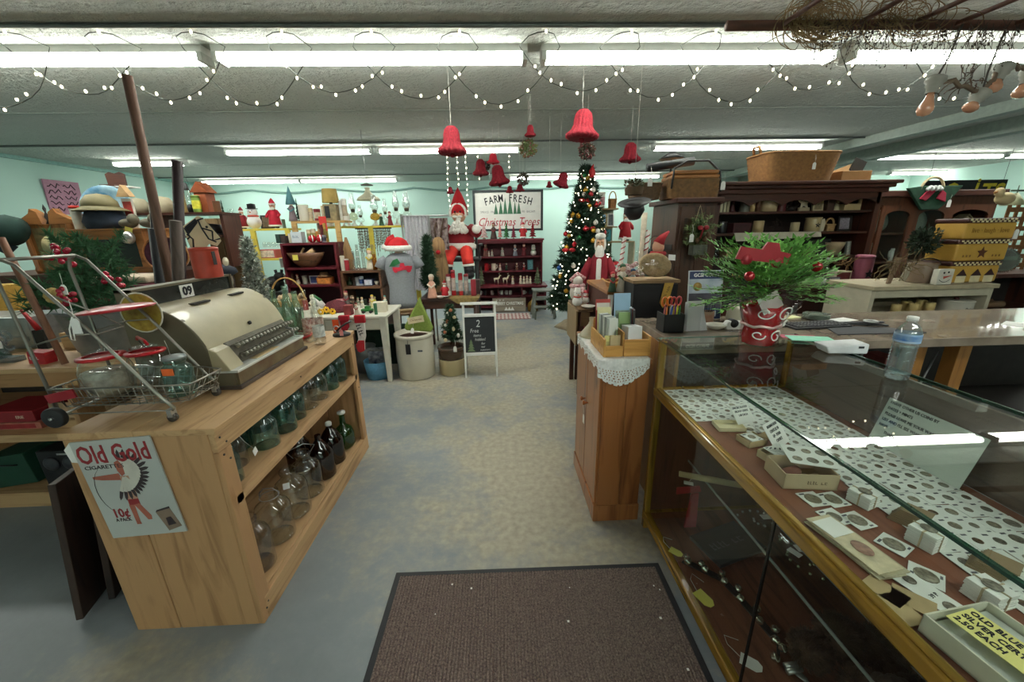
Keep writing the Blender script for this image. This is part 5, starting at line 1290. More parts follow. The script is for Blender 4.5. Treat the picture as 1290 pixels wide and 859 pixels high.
stocking('plain red felt stocking hanging over the table front',at(432,395,y=3.78).x,3.765,.745,.2,'a3182a','a3182a')
s=stocking('long white stocking with red cuff and toe hanging over the table front',at(452,395,y=3.78).x,3.762,.745,.38,'e4e0d8','b01c26')
put('red_toe',MB().prism([(.03,-.25),(.02,-.36),(-.02,-.38),(-.05,-.365),(-.06,-.30),(-.03,-.25)],-.016,.016),mat('b01c26',.85),s)
scribble('print',.13,.05,INK,s,(.008,-.0148,-.15),(R(90),R(75),0))
T1=On(4.0,tz)
# goods on the kitchen table
T1(box,480,380,16,'cream card box on the corner of the white table',c='e6ddc8',name='card_box')
T1(figurine,396,371,10,'white bear figurine beside the yellow daisies',c='e8e3d4',c2='d8cfae',head='efe9da',name='bear_figurine')
t=thing('daisy_toy','yellow felt daisies lying at the front of the white table','flowers',(at(411,390,y=3.92).x,3.92,tz+.002))
for k in range(3):
    mb=MB()
    for j in range(7):a=j*.9;mb.ball((-.06+k*.06+.022*math.cos(a),.0,.03+(k%2)*.02+.022*math.sin(a)),(.014,.01,.014),6,4)
    put('flower',mb,mat('e8b81e',.6),t)
put('stems',MB().tube([(-.08,0,.008),(.09,.02,.008)],.006,5),GREENM,t)
mb=MB();g=random.Random(4)
mb.lathe([(.16,0),(.15,.03),(.09,.1),(0,.13)],16,sy=.7)
t=thing('berry_garland','dark red berry garland heaped in the middle of the white table','garland',(at(425,388,y=4.1).x,4.08,tz+.002));put('mound',mb,mat('5c1a26',.8,var=.4,scale=60,bump=.6),t)
mb=MB()
for i in range(60):a=g.uniform(0,6.28);r_=g.uniform(.02,.15);mb.ball((r_*math.cos(a),r_*.7*math.sin(a),.13-r_*.75),.011,5,4)
put('berries',mb,BERRY,t,kind='stuff')
put('gift_card',MB().bx(-.06,.06,-.003,.003,0,.1),mat('c02a3a',.6,var=.3,scale=20,c2='e6c6c6'),label='pink and red greeting card behind the berry garland',cat='card',loc=(at(427,368,y=4.25).x,4.28,tz+.002),rot=(-.2,0,0))
t=thing('holly_cloth','white napkin with green holly border rolled on the white table','napkin',(at(398,380,y=4.12).x,4.2,tz+.015));put('roll',MB().tube([(-.08,0,.14),(0,-.02,.07),(.05,-.03,.03)],[.025,.04,.03],8),SNOW,t);put('green_border',MB().tube([(-.06,-.005,.15),(.03,-.03,.09)],[.014,.02],6),GREENM,t)
t=thing('toy_truck','small green toy truck by the cream card box','toy',(at(463,390,y=3.95).x,3.95,tz+.002));put('truck_body',MB().bx(-.06,.06,-.03,.03,.02,.045).bx(-.02,.03,-.028,.028,.045,.075),mat('2f7d3a',.4),t,bev=.005)
for sx in(-1,1):put('wheel',MB().cyl((sx*.038,-.034,.017),(sx*.038,.034,.017),.0165,10),BLACK,t)
for px,top,l,c1,c2 in((446,372,'dark pinecone elf figure behind the garland','4c3a2e','7a5a44'),(457,374,'small white angel figure on the table rear','dcd6c8','b8a070'),(470,371,'yellow capped chick figure by the cream card box','d8cf9a','d8b83a'),(438,366,'grey mouse figure in the middle of the clutter','6a625c','8c2a30'),(486,372,'tiny teal capped figure behind the cream card box','e2dccc','2a7f7a')):
    T1(figurine,px,top,8,l,dy=.26,c=c1,c2=c2)
# under the table
t=thing('galvanized_bucket','galvanized pail standing under the white table','bucket',(at(446,484,z=0).x,4.2,0));put('pail',MB().lathe([(.1,0),(.13,.3),(.125,.3),(.1,.02),(0,.02)],20),GALV,t);put('rim',MB().tube([(.13*math.cos(i*.314),.13*math.sin(i*.314),.3)for i in range(20)],.006,5,closed=True),GALV,t)
bp=at(475,478,z=0)
t=thing('blue_bucket','pale blue bucket of old magazines under the white table','bucket',(bp.x,4.0,0));put('pail',MB().lathe([(.125,0),(.148,.2),(.142,.2),(.12,.015),(0,.015)],22),mat('5f9cc0',.5,var=.12,scale=40),t)
for k,(c_,l)in enumerate((('26324f','navy magazine in the pale blue bucket'),('8a8270','tan magazine at the back of the blue bucket'),('3a2a26','dark magazine at the side of the blue bucket'))):
    put('magazine',MB().bx(-.085+k*.01,.085-k*.012,-.006,.006,0,.29+.01*k),mat(c_,.5,var=.3,scale=20,c2='9aa0a8'),label=l,cat='magazine',loc=(bp.x,3.965+k*.04,.016),rot=(0,0,.1*(k-1)))
put('green_fabric',MB().bx(-.3,.3,-.02,.02,0,.5),mat('1c3326',.9,var=.3),label='dark green cloth hanging behind the table legs',cat='cloth',loc=(-1.42,4.42,0),bev=.01)

# ---------------------------------------------------------------- torso mannequin on a stool
mx_,my_=at(509,385,y=4.64).x,4.64
mz=at(508,387,y=4.64).z
st=thing('stool','dark wooden stool carrying the T-shirt mannequin','stool',(mx_,my_,0))
put('seat',MB().lathe([(.15,mz-.075),(.16,mz-.06),(.15,mz-.046),(0,mz-.045)],20),wood('4a3524','6b4e34','X',.5,knots=0),st)
for a in range(4):put('leg',MB().cyl((.15*math.cos(a*1.57+.8),.15*math.sin(a*1.57+.8),0),(.11*math.cos(a*1.57+.8),.11*math.sin(a*1.57+.8),mz-.07),.016,8),DKWOOD,st)
mn=thing('mannequin_torso','dress form torso in a grey T-shirt printed with a red truck','mannequin',(mx_,my_,mz-.045),rz=.12)
put('wooden_base',MB().lathe([(.14,0),(.15,.02),(.145,.045),(0,.046)],22,sy=.7),mat('b39a74',.5),mn)
TEE=mat('8d9096',.9,var=.1,scale=60,bump=.15)
body=[(.165,.047),(.17,.12),(.155,.22),(.15,.30),(.165,.40),(.18,.50),(.185,.58),(.17,.64),(.12,.68),(.07,.70)]
mb=MB().lathe(body,28,sy=.62)
for s in(-1,1):mb.tube([(s*.15,0,.635),(s*.2,-.01,.60),(s*.235,-.02,.53)],[.05,.058,.06],12)
put('t_shirt',mb,TEE,mn)
put('neck',MB().lathe([(.05,.69),(.045,.72),(.05,.735),(0,.736)],14),mat('c9b9a2',.6),mn)
tp=MB()
def front(x,z):return(x,-.62*math.sqrt(max(.0004,.178**2-x*x))-.013,z)
def patch(mb,pts,m):
    n=len(pts);mb.add([front(p[0]*1.35+.02,.55+(p[1]-.53)*1.35)for p in pts],[tuple(range(n))],m)
for q in(((-.07,.50),(-.02,.49),(.02,.50),(.02,.525),(-.07,.525)),((.02,.50),(.09,.50),(.095,.53),(.06,.535),(.02,.53)),((-.01,.525),(.035,.53),(.03,.56),(.0,.56))):patch(tp,q,0)
for c_ in(-.045,.065):patch(tp,[(c_+.02*math.cos(a*.785),.497+.02*math.sin(a*.785))for a in range(8)],0)
patch(tp,[(-.1,.53),(-.05,.535),(-.0,.56),(-.02,.60),(-.06,.585)],1)
put('truck_print',tp,[mat('c2213a',.8),mat('1f6b3a',.8)],mn)
sh_=thing('santa_hat','red plush hat with white brim on top of the mannequin','hat',(mx_,my_,mz-.045+.70))
put('cone',MB().lathe([(.13,.05),(.125,.09),(.1,.14),(.05,.175),(0,.185)],20,sy=.9).tube([(-.03,0,.17),(-.09,-.02,.15),(-.14,-.03,.09)],[.05,.04,.02],8),mat('c0141e',.8,bump=.2),sh_)
put('fur_brim',MB().tube([(.13*math.cos(i*.314),.117*math.sin(i*.314),.055)for i in range(20)],.032,8,closed=True),mat('f2f0ea',.95,bump=.6,scale=60),sh_)
put('pompom',MB().ball((-.155,-.03,.075),.034,10,7),mat('f2f0ea',.95,bump=.6,scale=60),sh_)

# ---------------------------------------------------------------- crocks and chalkboard on the floor
cx_=at(525,478,z=0).x-.02
ck=crock('big white stoneware crock with a black tag, on the floor by the chalkboard',(cx_,4.02,0),.50,.41,'d9d3c2',rim=True)
put('maker_mark',MB().bx(.07,.12,-.2,-.1985,.33,.35),mat('6a6f78',.6,var=.4,scale=80),ck);put('black_tag',MB().bx(-.05,.0,-.216,-.21,.31,.42).tube([(-.025,-.212,.42),(-.025,-.205,.5)],.002,4),BLACK,ck)
put('bark_filling',MB().lathe([(.178,.432),(.17,.45),(0,.47)],20),mat('5a3a30',.95,var=.5,scale=60,bump=1),ck)
gc=thing('tree_cushion','green fabric tree cushion with a cream label leaning in the white crock','cushion',(cx_+.06,4.0,.522),rot=(-.05,.12,.1))
put('cloth',MB().prism([(-.15,.03),(-.13,-.005),(.13,-.005),(.16,.03),(.02,.3),(-.0,.37),(-.03,.3)],-.045,.045),mat('7c8f3f',.85,var=.15,scale=50,bump=.2),gc,bev=.03,seg=3)
lb=put('cream_label',MB().bx(-.085,.085,-.052,-.047,.09,.16),mat('d9cba6',.8),gc,rot=(0,-.25,0));text('lettering','Christmas',.03,mat('7a3a2a',.8),lb,(0,-.0535,.125));tagon(gc,(-.06,-.055,.0),s=1.5)
cx2=at(568,470,z=0).x+.02
crock('two tone brown and cream crock beside the chalkboard',(cx2,4.06,0),.32,.30,'c3b48c',band='4a3324')
FIR=mat('28452e',.85,var=.4,scale=30);TRK=mat('4a3526',.9)
def fir(name,label,loc,h,w,n=46,nl=.05,seed=1,base=None,per_=60,c=FIR,lean=0,full=.25,kids=None,group=None,nw=.002):
    t=thing(name,label,'tree',loc,0,group)
    g=random.Random(seed);mb=MB()
    mb.tube([(0,0,0),(0,0,h*.97)],[h*.014+.006,.004],6,1)
    for i in range(n):
        z=h*(.1+.86*(i/n));r_=w/2*(1-(z/h))**.85+.02;a=i*2.4+g.uniform(-.3,.3)
        needles((0,0,z),(math.cos(a),math.sin(a),full+.5*z/h),r_*g.uniform(.85,1.1),int(per_*(.35+r_/w*2)),seed*97+i,mb,w=nw,nl=nl)
    put('branches',mb,[c,TRK],t,kind='stuff')
    return t
ft=fir('potted_tree','small artificial tree with wooden ornaments in the brown and cream crock',(cx2+.01,4.08,.322),.46,.22,60,.04,3,per_=70,nw=.003)
g=random.Random(8)
for k in range(9):a=g.uniform(3.6,5.8);z=.08+.04*k;r_=.12*(1-z/.55);put('ornament',MB().ball((r_*math.cos(a),r_*math.sin(a),z),(.018,.01,.026)if k%2 else .02,8,6),mat(('d8c6a0','e6e2d8','b06a4a')[k%3],.6),ft)
tagon(ft,(.05,-.17,.0),s=1.6)
bA,bB=at(592,474,z=0),at(620,471,z=0)
cbx_=(bA.x+bB.x)/2;cw=.185
cbd=thing('chalkboard_sign','white framed chalkboard easel with chalk writing on the floor','chalkboard',(cbx_+.01,3.88,0),rz=.05)
WP=mat('e6e6e2',.5,var=.04)
TL=R(8)
def cbp(n,q,m=WP,b=.004):
    return put(n,MB().bx(*q),m,cbd,bev=b,rot=(-TL,0,0))
cbp('leg',(-cw/1+.025-.02,-cw+.025,-.012,.012,0,.80));cbp('leg',(cw-.025,cw-.005,-.012,.012,0,.80))
cbp('top_rail',(-cw-.012,cw+.012,-.016,.016,.795,.825));cbp('rail',(-cw+.02,cw-.02,-.012,.012,.665,.70));cbp('rail',(-cw+.02,cw-.02,-.012,.012,.245,.28))
cbp('slate',(-cw+.024,cw-.024,-.004,.006,.28,.665),mat('24282c',.7,var=.12),0)
for s in(-1,1):put('rear_leg',MB().cyl((s*(cw-.02),.30,0),(s*(cw-.02),.13,.78),.010,6),WP,cbd)
CH=mat('d4d6d4',.9)
for s,sz,x,z in(('2',.11,-.02,.59),('Free',.06,-.06,.515),('items',.045,-.03,.465),('hidden!',.045,.0,.42),('for',.04,.03,.375),('our',.035,.03,.34),('customers',.03,.05,.305)):
    q=text('chalk_writing',s,sz,CH,cbd,(x,0,0),(R(90)-TL,0,0),sx=.85,shear=.15)
    q.location=(x,-math.cos(TL)*.0052+math.sin(TL)*z,math.cos(TL)*z+math.sin(TL)*.0048)
mb=MB()
for k in range(4):w_=.045-k*.009;mb.add([(-.1-w_+.0,0,0+k*.03),(-.1+w_,0,k*.03),(-.1,0,k*.03+.045)],[(0,1,2)])
q=put('chalk_tree',mb,mat('6d7f5c',.9),cbd,rot=(-TL,0,0));q.location=(0,-.0052+math.sin(TL)*.29,.29)

# ---------------------------------------------------------------- dark table with Christmas goods, seated Santa
dz=at(570,372,y=4.9).z
dx0,dx1=at(528,372,y=4.7).x,at(603,372,y=4.7).x
dt=thing('side_table','dark table heaped with Christmas goods behind the chalkboard','table',((dx0+dx1)/2,4.95,0))
hx=(dx1-dx0)/2
put('tabletop',MB().bx(-hx,hx,-.3,.3,dz-.03,dz),DKWOODX,dt,bev=.004)
for sx in(-1,1):
    for sy in(-1,1):put('leg',MB().cyl((sx*(hx-.05),sy*.25,0),(sx*(hx-.05),sy*.25,dz-.03),.022,8),DKWOOD,dt)
put('apron',MB().bx(-hx+.05,hx-.05,-.27,-.25,dz-.13,dz-.03),DKWOODX,dt)
put('gold_cloth',MB().bx(-.0,hx+.01,-.305,-.06,dz,dz+.006).prism([(0,dz+.006),(hx+.01,dz+.006),(hx-.08,dz-.1),(.1,dz-.06)],-.312,-.306),mat('8a7444',.7,var=.3,scale=30),dt)
D1=On(4.8,dz+.007)
f=fir('tall_sprig_tree','dark green feathery tree standing beside the mannequin',(at(545,372,y=4.85).x-.03,4.9,dz+.002),at(545,297,y=4.9).z-dz,.24,64,.075,5,per_=90,full=.9,nw=.003)
D1(figurine,545,345,10,'pink gingerbread bear in a white dish by the feathery tree',c='d8a08a',c2='e8d8c8',dy=-.12,name='bear_figurine')
bowl('shallow white dish under the pink bear',(at(548,370,y=4.62).x+.06,4.62+.03,dz+.0075),.03,.1,'e2d4cc')
D1(santa,561,352,10,'little red gnome santa on the gold cloth',dy=-.1,coat='a8141e')
for px,top,c_,l in((572,340,'a3161f','red and white gift tin before the seated santa'),(581,344,'b02a2a','red glass jar candle under the seated santa boots'),(588,345,'8c8a88','grey patterned canister by the red jar candle'),(566,345,'e8e4da','white china cup on the gold cloth')):
    D1(tin,px,top,5.6,l,dy=.05,c=c_,lid='8a2a30',lab='b8a8a0')
t=thing('reindeer_plank','rustic wooden reindeer with twig antlers behind the feathery tree','decoration',(at(557,372,y=5.17).x,5.17,dz+.002));hh=at(556,275,y=5.12).z-dz
put('body_plank',MB().prism([(-.1,0),(.1,0),(.11,hh*.35),(.07,hh*.62),(-.05,hh*.62),(-.11,hh*.35)],-.03,.03),wood('6b5138','94754f','Z',.8,knots=0),t,bev=.01)
put('head',MB().ball((0,-.02,hh*.62),(.09,.06,.14),10,7),wood('7a5c3e','a07d56','Z',.8,knots=0),t)
put('antlers',MB().tube([(.03,0,hh*.72),(.05,0,hh*.85),(.09,0,hh)],.012,5).tube([(-.03,0,hh*.72),(-.04,0,hh*.86),(-.01,0,hh*.95)],.012,5).cyl((.05,0,hh*.85),(.12,0,hh*.88),.009,5),TRK,t);put('nose',MB().ball((0,-.085,hh*.56),.03,8,6),RED,t)
for px,c_,l in((597,'8f2430','maroon gift box stacked on the dark table end'),(602,'3a2a28','dark brown box at the end of the dark table')):
    D1(box,px,352,6,l,dy=.02 if px<600 else .2,c=c_,d=.1)
# chair and seated santa
sy_=5.72;sz_=at(580,325,y=sy_).z;sx_=at(579,300,y=sy_).x
ch=thing('rocking_chair','black wooden chair carrying the big stuffed santa','chair',(sx_,sy_+.18,0))
put('seat',MB().bx(-.29,.29,-.24,.24,sz_-.05,sz_-.005),BLACK,ch,bev=.01)
for sx in(-1,1):
    put('leg',MB().cyl((sx*.23,-.2,0),(sx*.22,-.2,sz_-.05),.02,8),BLACK,ch);put('leg',MB().cyl((sx*.23,.2,0),(sx*.22,.22,sz_+.38),.02,8),BLACK,ch)
    put('arm_rest',MB().bx(sx*.295-.025,sx*.295+.025,-.22,.22,sz_+.17,sz_+.195),BLACK,ch);put('arm_post',MB().cyl((sx*.275,-.18,sz_-.03),(sx*.285,-.18,sz_+.17),.014,6),BLACK,ch)
for k in range(5):put('spindle',MB().cyl((-.16+k*.08,.22,sz_),(-.16+k*.08,.225,sz_+.33),.008,6),BLACK,ch)
put('crest_rail',MB().bx(-.25,.25,.2,.235,sz_+.31,sz_+.39),BLACK,ch,bev=.006)
ss=thing('stuffed_santa','big stuffed santa in red pants and black boots seated on the chair','santa doll',(sx_,sy_,sz_+.055),rz=-.08)
SR=mat('b0131d',.85,var=.12,bump=.15);FUR=mat('eeeae2',.95,var=.06,scale=60,bump=.7);SR2=mat('e03a30',.8,var=.1)
put('torso',MB().ball((0,.1,.2),(.2,.15,.24),16,10),mat('8a1420',.85),ss)
put('fur_skirt',MB().lathe([(.17,.05),(.23,.08),(.23,.13),(.18,.16)],18,c=(0,.08,0),sy=.85),FUR,ss)
for s in(-1,1):
    put('sleeve',MB().tube([(s*.15,.08,.36),(s*.26,.0,.3),(s*.27,-.1,.32)],[.075,.075,.065],10),mat('8a1420',.85),ss)
    put('mitten',MB().ball((s*.27,-.15,.35),(.065,.055,.065),10,7),FUR,ss)
    put('trouser_leg',MB().tube([(s*.09,.02,.05),(s*.11,-.14,.04),(s*.14,-.24,-.06),(s*.15,-.25,-.12)],[.09,.09,.08,.08],12),SR2,ss)
    put('boot_cuff',MB().tube([(s*.15,-.25,-.12),(s*.152,-.25,-.15)],.088,12),FUR,ss)
    put('boot',MB().tube([(s*.152,-.25,-.15),(s*.165,-.255,-.26)],[.075,.078],12).ball((s*.17,-.31,-.27),(.07,.13,.06),10,7),BLACK,ss)
put('head',MB().ball((0,.03,.56),(.105,.1,.125),14,10).ball((0,-.08,.555),.022,8,6).ball((-.055,-.055,.545),.03,8,6).ball((.055,-.055,.545),.03,8,6),SKIN,ss)
put('eyes',MB().ball((-.038,-.066,.59),.014,8,5).ball((.038,-.066,.59),.014,8,5),INK,ss)
mb=MB()
g=random.Random(6)
for k in range(46):a=g.uniform(-1.5,1.5);rr=g.random()**.5;mb.ball((.11*math.sin(a)*rr*1.1,-.04-.06*math.cos(a)*.7,.5-.2*rr+.02*abs(math.sin(a))),.035,6,5)
mb.ball((-.035,-.1,.525),(.04,.02,.018),8,5).ball((.035,-.1,.525),(.04,.02,.018),8,5)
put('beard',mb,FUR,ss)
put('hood',MB().lathe([(.13,.0),(.125,.1),(.09,.2),(.05,.29),(0,.38)],16,c=(0,.06,.55)),SR,ss)
put('hood_trim',MB().tube([(.115*math.cos(a),-.03-.0*a,.57+.125*math.sin(a))for a in[R(-20)+i*R(220)/14 for i in range(15)]],.02,6),FUR,ss)

# ---------------------------------------------------------------- burgundy hutch of small ornaments
hy=7.42
hx0,hx1=at(598,390,y=hy).x,at(688,390,y=hy).x
hu=thing('burgundy_hutch','burgundy painted hutch full of little Christmas ornaments','hutch',((hx0+hx1)/2,hy,0))
hw=(hx1-hx0)/2;hc=(hx0+hx1)/2
lz=at(640,360,y=hy).z;tz2=at(640,301,y=hy+.2).z
BURX=wood('4a0c18','6b1524','X',.5,knots=0)
put('lower_side',MB().bx(-hw,-hw+.03,0,.5,0,lz-.03),BURG,hu);put('lower_side',MB().bx(hw-.03,hw,0,.5,0,lz-.03),BURG,hu)
put('ledge',MB().bx(-hw-.02,hw+.02,-.03,.5,lz-.035,lz),BURX,hu,bev=.006)
put('lower_back',MB().bx(-hw+.03,hw-.03,.48,.5,0,lz-.035),BURG,hu)
put('base_shelf',MB().bx(-hw+.03,hw-.03,0.01,.48,.06,.09),BURX,hu);l2=at(640,373,y=hy).z
put('lower_shelf',MB().bx(-hw+.03,hw-.03,0.03,.48,l2-.025,l2),BURX,hu)
for k in(-.33,.33):put('divider',MB().bx(hw*k-.012,hw*k+.012,.015,.48,.09,lz-.036),BURG,hu)
for s in(-1,1):put('upper_side',MB().bx(s*(hw-.07)-.015,s*(hw-.07)+.015,.2,.5,lz,tz2-.03),BURG,hu)
put('upper_back',MB().bx(-hw+.08,hw-.08,.48,.5,lz,tz2-.03),mat('4a0d18',.6,var=.2),hu)
put('top_board',MB().bx(-hw+.03,hw-.03,.15,.52,tz2-.035,tz2),BURX,hu,bev=.006);put('cornice',MB().bx(-hw+.05,hw-.05,.17,.19,tz2-.08,tz2-.036),BURX,hu)
s1,s2=at(640,323,y=hy+.25).z,at(640,341,y=hy+.25).z
for z in(s1,s2):put('shelf',MB().bx(-hw+.085,hw-.085,.21,.48,z-.022,z),BURX,hu)
H0=On(hy+.3,tz2)
H0(cone_tree,610,281,10,'red and white striped brush tree on the burgundy hutch top',c='c8303c',snow='f0e4e0',tiers=5)
t=H0(figurine,622,280,9,'dark brown woolly nutcracker on the hutch top',c='3a2420',c2='6e1420',head='8a6a52',name='nutcracker')
H0(cone_tree,630,278,6.5,'pink glass tree between nutcracker and green tree',c='d98a86')
H0(cone_tree,638,280,8,'green brush tree in the middle of the hutch top',c='2f6b3a');H0(cone_tree,647,284,7,'slim maroon brush tree on the hutch top',c='7a2038')
H0(santa,659,279,9,'santa figure with white fur hem on the hutch top',coat='a8121c');H0(cone_tree,671,280,9,'red felt gnome tree at the end of the hutch top',c='8a1420')
H1=On(hy+.3,s1);H2=On(hy+.3,s2);H3=On(hy+.25,lz);H4=On(hy+.2,l2);H5=On(hy+.2,.09)
H1(figurine,612,306,7,'red haired elf on the hutch upper shelf',c='8a5a50',c2='b03040')
for px,top,l,c1,c2 in((616,316,'white porcelain village church on the upper shelf','e2ded6','c8c2b8'),(620,314,'second white porcelain house next to the village church','dcd8d0','b8b2a8'),(633,311,'white rimmed candle stand figure on the upper shelf','c9c4ba','8f9a88'),(649,308,'blue grey robed figure on the upper shelf','8d96a2','d8d4cc'),(660,306,'dark red soldier figure on the upper shelf','6e1c26','8a2430')):
    H1(figurine,px,top,6,l,c=c1,c2=c2)
H1(snowman,672,308,8,'white snowman with a wreath on the upper shelf',hat='d8d4cc',scarf='3a6b3a')
for px,c_,l in((613,'a8141e','red mug on the middle hutch shelf'),(622,'d8c8b8','cream santa mug beside the red mug')):H2(mug,px,332,7,l,c=c_)
for px,l,c1,c2 in((630,'white haired santa bust on the middle shelf','dcd0c4','a8202a'),(638,'dark green elf on the middle shelf','26382c','3f5a44'),(651,'brown bear figure on the middle shelf','8a5a48','d8c8b8'),(660,'red and white kneeling figure on the middle shelf','b03038','e8e0d8')):H2(figurine,px,331,6,l,c=c1,c2=c2)
H2(frame,668,327,7,'teal picture card at the end of the middle shelf',fc='3a6a74',pc='5a96a0')
H3(deer,626,344,9,'gold deer figure, nearer the striped tree side, on the ledge',dy=-.05);H3(deer,637,344,9,'gold deer figure, nearer the white village, on the ledge',dy=-.05)
H3(figurine,646,347,4,'small white angel on the hutch ledge',c='dcd8cc',c2='c8b878')
for k,px in enumerate((656,660,664,668)):H3(figurine,px,347+(k%2),4,('white kneeling nativity figure, first of four on the ledge','second white nativity figure on the ledge','third white nativity figure on the ledge','last white nativity figure by the ledge end tree')[k],c='e0d8c4',c2='cfc2a0',dy=-.02)
H3(cone_tree,607,336,9,'grey green sisal tree at the front end of the hutch ledge',c='5f6b50',dy=-.18);H3(cone_tree,677,337,10,'grey green sisal tree at the far end of the hutch ledge',c='5f6b50',dy=-.18)
for k,px in enumerate((605,611,620,632,638,643,660,668,677)):
    H4(mug,px,366,5,('white mug, first in the hutch mug row','black and white mug, second in the mug row','white mug with black handle, third in the mug row','white mug just past the first divider','pale mug in the centre bay of the mug row','white mug in the centre bay by the divider','white mug just past the second divider','black lidded mug in the last bay','white mug at the end of the mug row')[k],c=('dcdad4','33343a','d8d4cc','e0ded8','c8c4bc','dad6ce','e2e0da','3a3a3c','dcd8d0')[k],rz=k)
H5(frame,649,378,7,'white framed print in the lower bay of the hutch',fc='d8d4cc',pc='8f8f96');H5(box,611,379,12,'white box with a dark picture in the lower hutch bay',c='cfcabf',face='5a5248',d=.1)
H5(basket,637,379,7,'small wire ornament basket in the hutch bottom',c='6b5a50',handle=.06,d=.1)
pz=7.24
ms=thing('merry_sign','grey wooden plaque with white lettering leaning at the hutch foot','sign',(at(642,406,y=pz).x,pz,.008),rot=(R(-9),0,0))
mw=42*mpp(0,pz,.1)/2
put('board',MB().bx(-mw,mw,0,.02,0,.27),wood('6f6558','93887a','X',.8,knots=0),ms,bev=.004)
text('lettering','MERRY CHRISTMAS',.085,WP,ms,(0,-.001,.165),sx=.76,bold=.002)
for k in range(3):text('snowflake','*',.08,WP,ms,(-mw*.75+k*mw*.2,-.001,.215));
mb=MB()
for x in(-.06,0,.06):mb.add([(x-.04,-.0015,.03),(x+.04,-.0015,.03),(x,-.0015,.1)],[(0,1,2)])
put('tree_print',mb,WP,ms)
rr=thing('plaid_rug','red and white plaid rug on the floor before the burgundy hutch','rug',(at(643,410,z=0).x,6.88,0))
rw=52*mpp(0,6.9,0)/2
put('rug_base',MB().bx(-rw,rw,-.24,.24,0,.006),mat('8f2430',.95,var=.1),rr)
mb=MB()
for k in range(11):mb.bx(-rw+.04+k*rw*.18,-rw+.08+k*rw*.18,-.24,.24,.006,.0075)
for k in range(4):mb.bx(-rw,rw,-.2+k*.12,-.16+k*.12,.006,.0082)
put('white_stripes',mb,mat('cdbfb8',.95),rr,kind='stuff')
t=jar('gold glass bell shaped bottle beside the step stool',(at(671,400,y=7.3).x,7.31,0),at(668,377,y=7.2).z,.2,glass('c8a860',alpha=.4,body='a8853a'),shape='jug',name='gold_bottle')
sg_=thing('step_stool','grey painted step stool at the foot of the tall tree','stool',(at(690,413,z=0).x+.03,6.85,0))
GP=mat('7d8078',.6,var=.12)
for sx in(-1,1):
    for sy,dx in((-1,.0),(1,.0)):put('leg',MB().hexa([(sx*.2-.02,sy*.16-.02,0),(sx*.2+.02,sy*.16-.02,0),(sx*.2+.02,sy*.16+.02,0),(sx*.2-.02,sy*.16+.02,0)],[(sx*.15-.02,sy*.12-.02,.47),(sx*.15+.02,sy*.12-.02,.47),(sx*.15+.02,sy*.12+.02,.47),(sx*.15-.02,sy*.12+.02,.47)]),GP,sg_)
put('top_step',MB().bx(-.2,.2,-.16,.16,.47,.5),GP,sg_,bev=.005);put('lower_step',MB().bx(-.19,.19,-.3,-.12,.2,.23),GP,sg_,bev=.005);put('lower_step',MB().bx(-.17,.17,-.2,.14,.33,.35),GP,sg_)
for sx in(-1,1):put('front_leg',MB().cyl((sx*.17,-.28,0),(sx*.17,-.26,.2),.02,6),GP,sg_)
# framed sign behind the hutch
fy=8.15
fx0,fx1=at(596,265,y=fy).x,at(684,265,y=fy).x;fz1,fz0=at(640,239,y=fy).z,at(640,291,y=fy).z
fs2=thing('framed_sign','black framed white sign reading FARM FRESH Christmas Trees','sign',((fx0+fx1)/2,fy,fz0))
W2=(fx1-fx0)/2;Hh=fz1-fz0
for q in((-W2,W2,0,.045),(-W2,W2,Hh-.045,Hh),(-W2,-W2+.045,.045,Hh-.045),(W2-.045,W2,.045,Hh-.045)):put('frame_bar',MB().bx(q[0],q[1],-.02,.02,q[2],q[3]),mat('22282a',.6),fs2)
for k in range(5):put('shiplap_board',MB().bx(-W2+.045,W2-.045,0,.012,.046+k*(Hh-.092)/5,.044+(k+1)*(Hh-.092)/5),mat('dcdad4',.7,var=.06,scale=6),fs2)
for k,chx in enumerate('FARM FRESH'):
    a=(k-4.5)/4.5
    if chx!=' ':text('lettering',chx,.2,INK,fs2,(a*W2*.62,-.003,Hh*.80-.07*a*a),(R(90),R(14)*a,0),sx=.7,bold=.003)
text('lettering','Christmas Trees',.235,mat('a8293c',.7),fs2,(0,-.003,Hh*.22),sx=.8,shear=.35)
text('lettering','SPRUCE · PINE',.06,mat('77787a',.7),fs2,(-W2*.58,-.003,Hh*.47),sx=.8);text('lettering','FIR · BALSAM',.06,mat('77787a',.7),fs2,(W2*.58,-.003,Hh*.47),sx=.8)
for k,(x,h_,w_)in enumerate(((-.25,.21,.045),(-.15,.26,.045),(-.06,.32,.045),(.04,.33,.055),(.14,.26,.035),(.22,.23,.045))):
    put('tree_print',MB().add([(x-w_,-.003,Hh*.42),(x+w_,-.003,Hh*.42),(x,-.003,Hh*.42+h_)],[(0,1,2)]),mat('3f6b50',.7),fs2)
for s in(-1,1):put('hanging_wire',MB().cyl((s*W2*.5,0,Hh),(s*W2*.5,0,ZC-fz0),.004,4),STEEL,fs2)

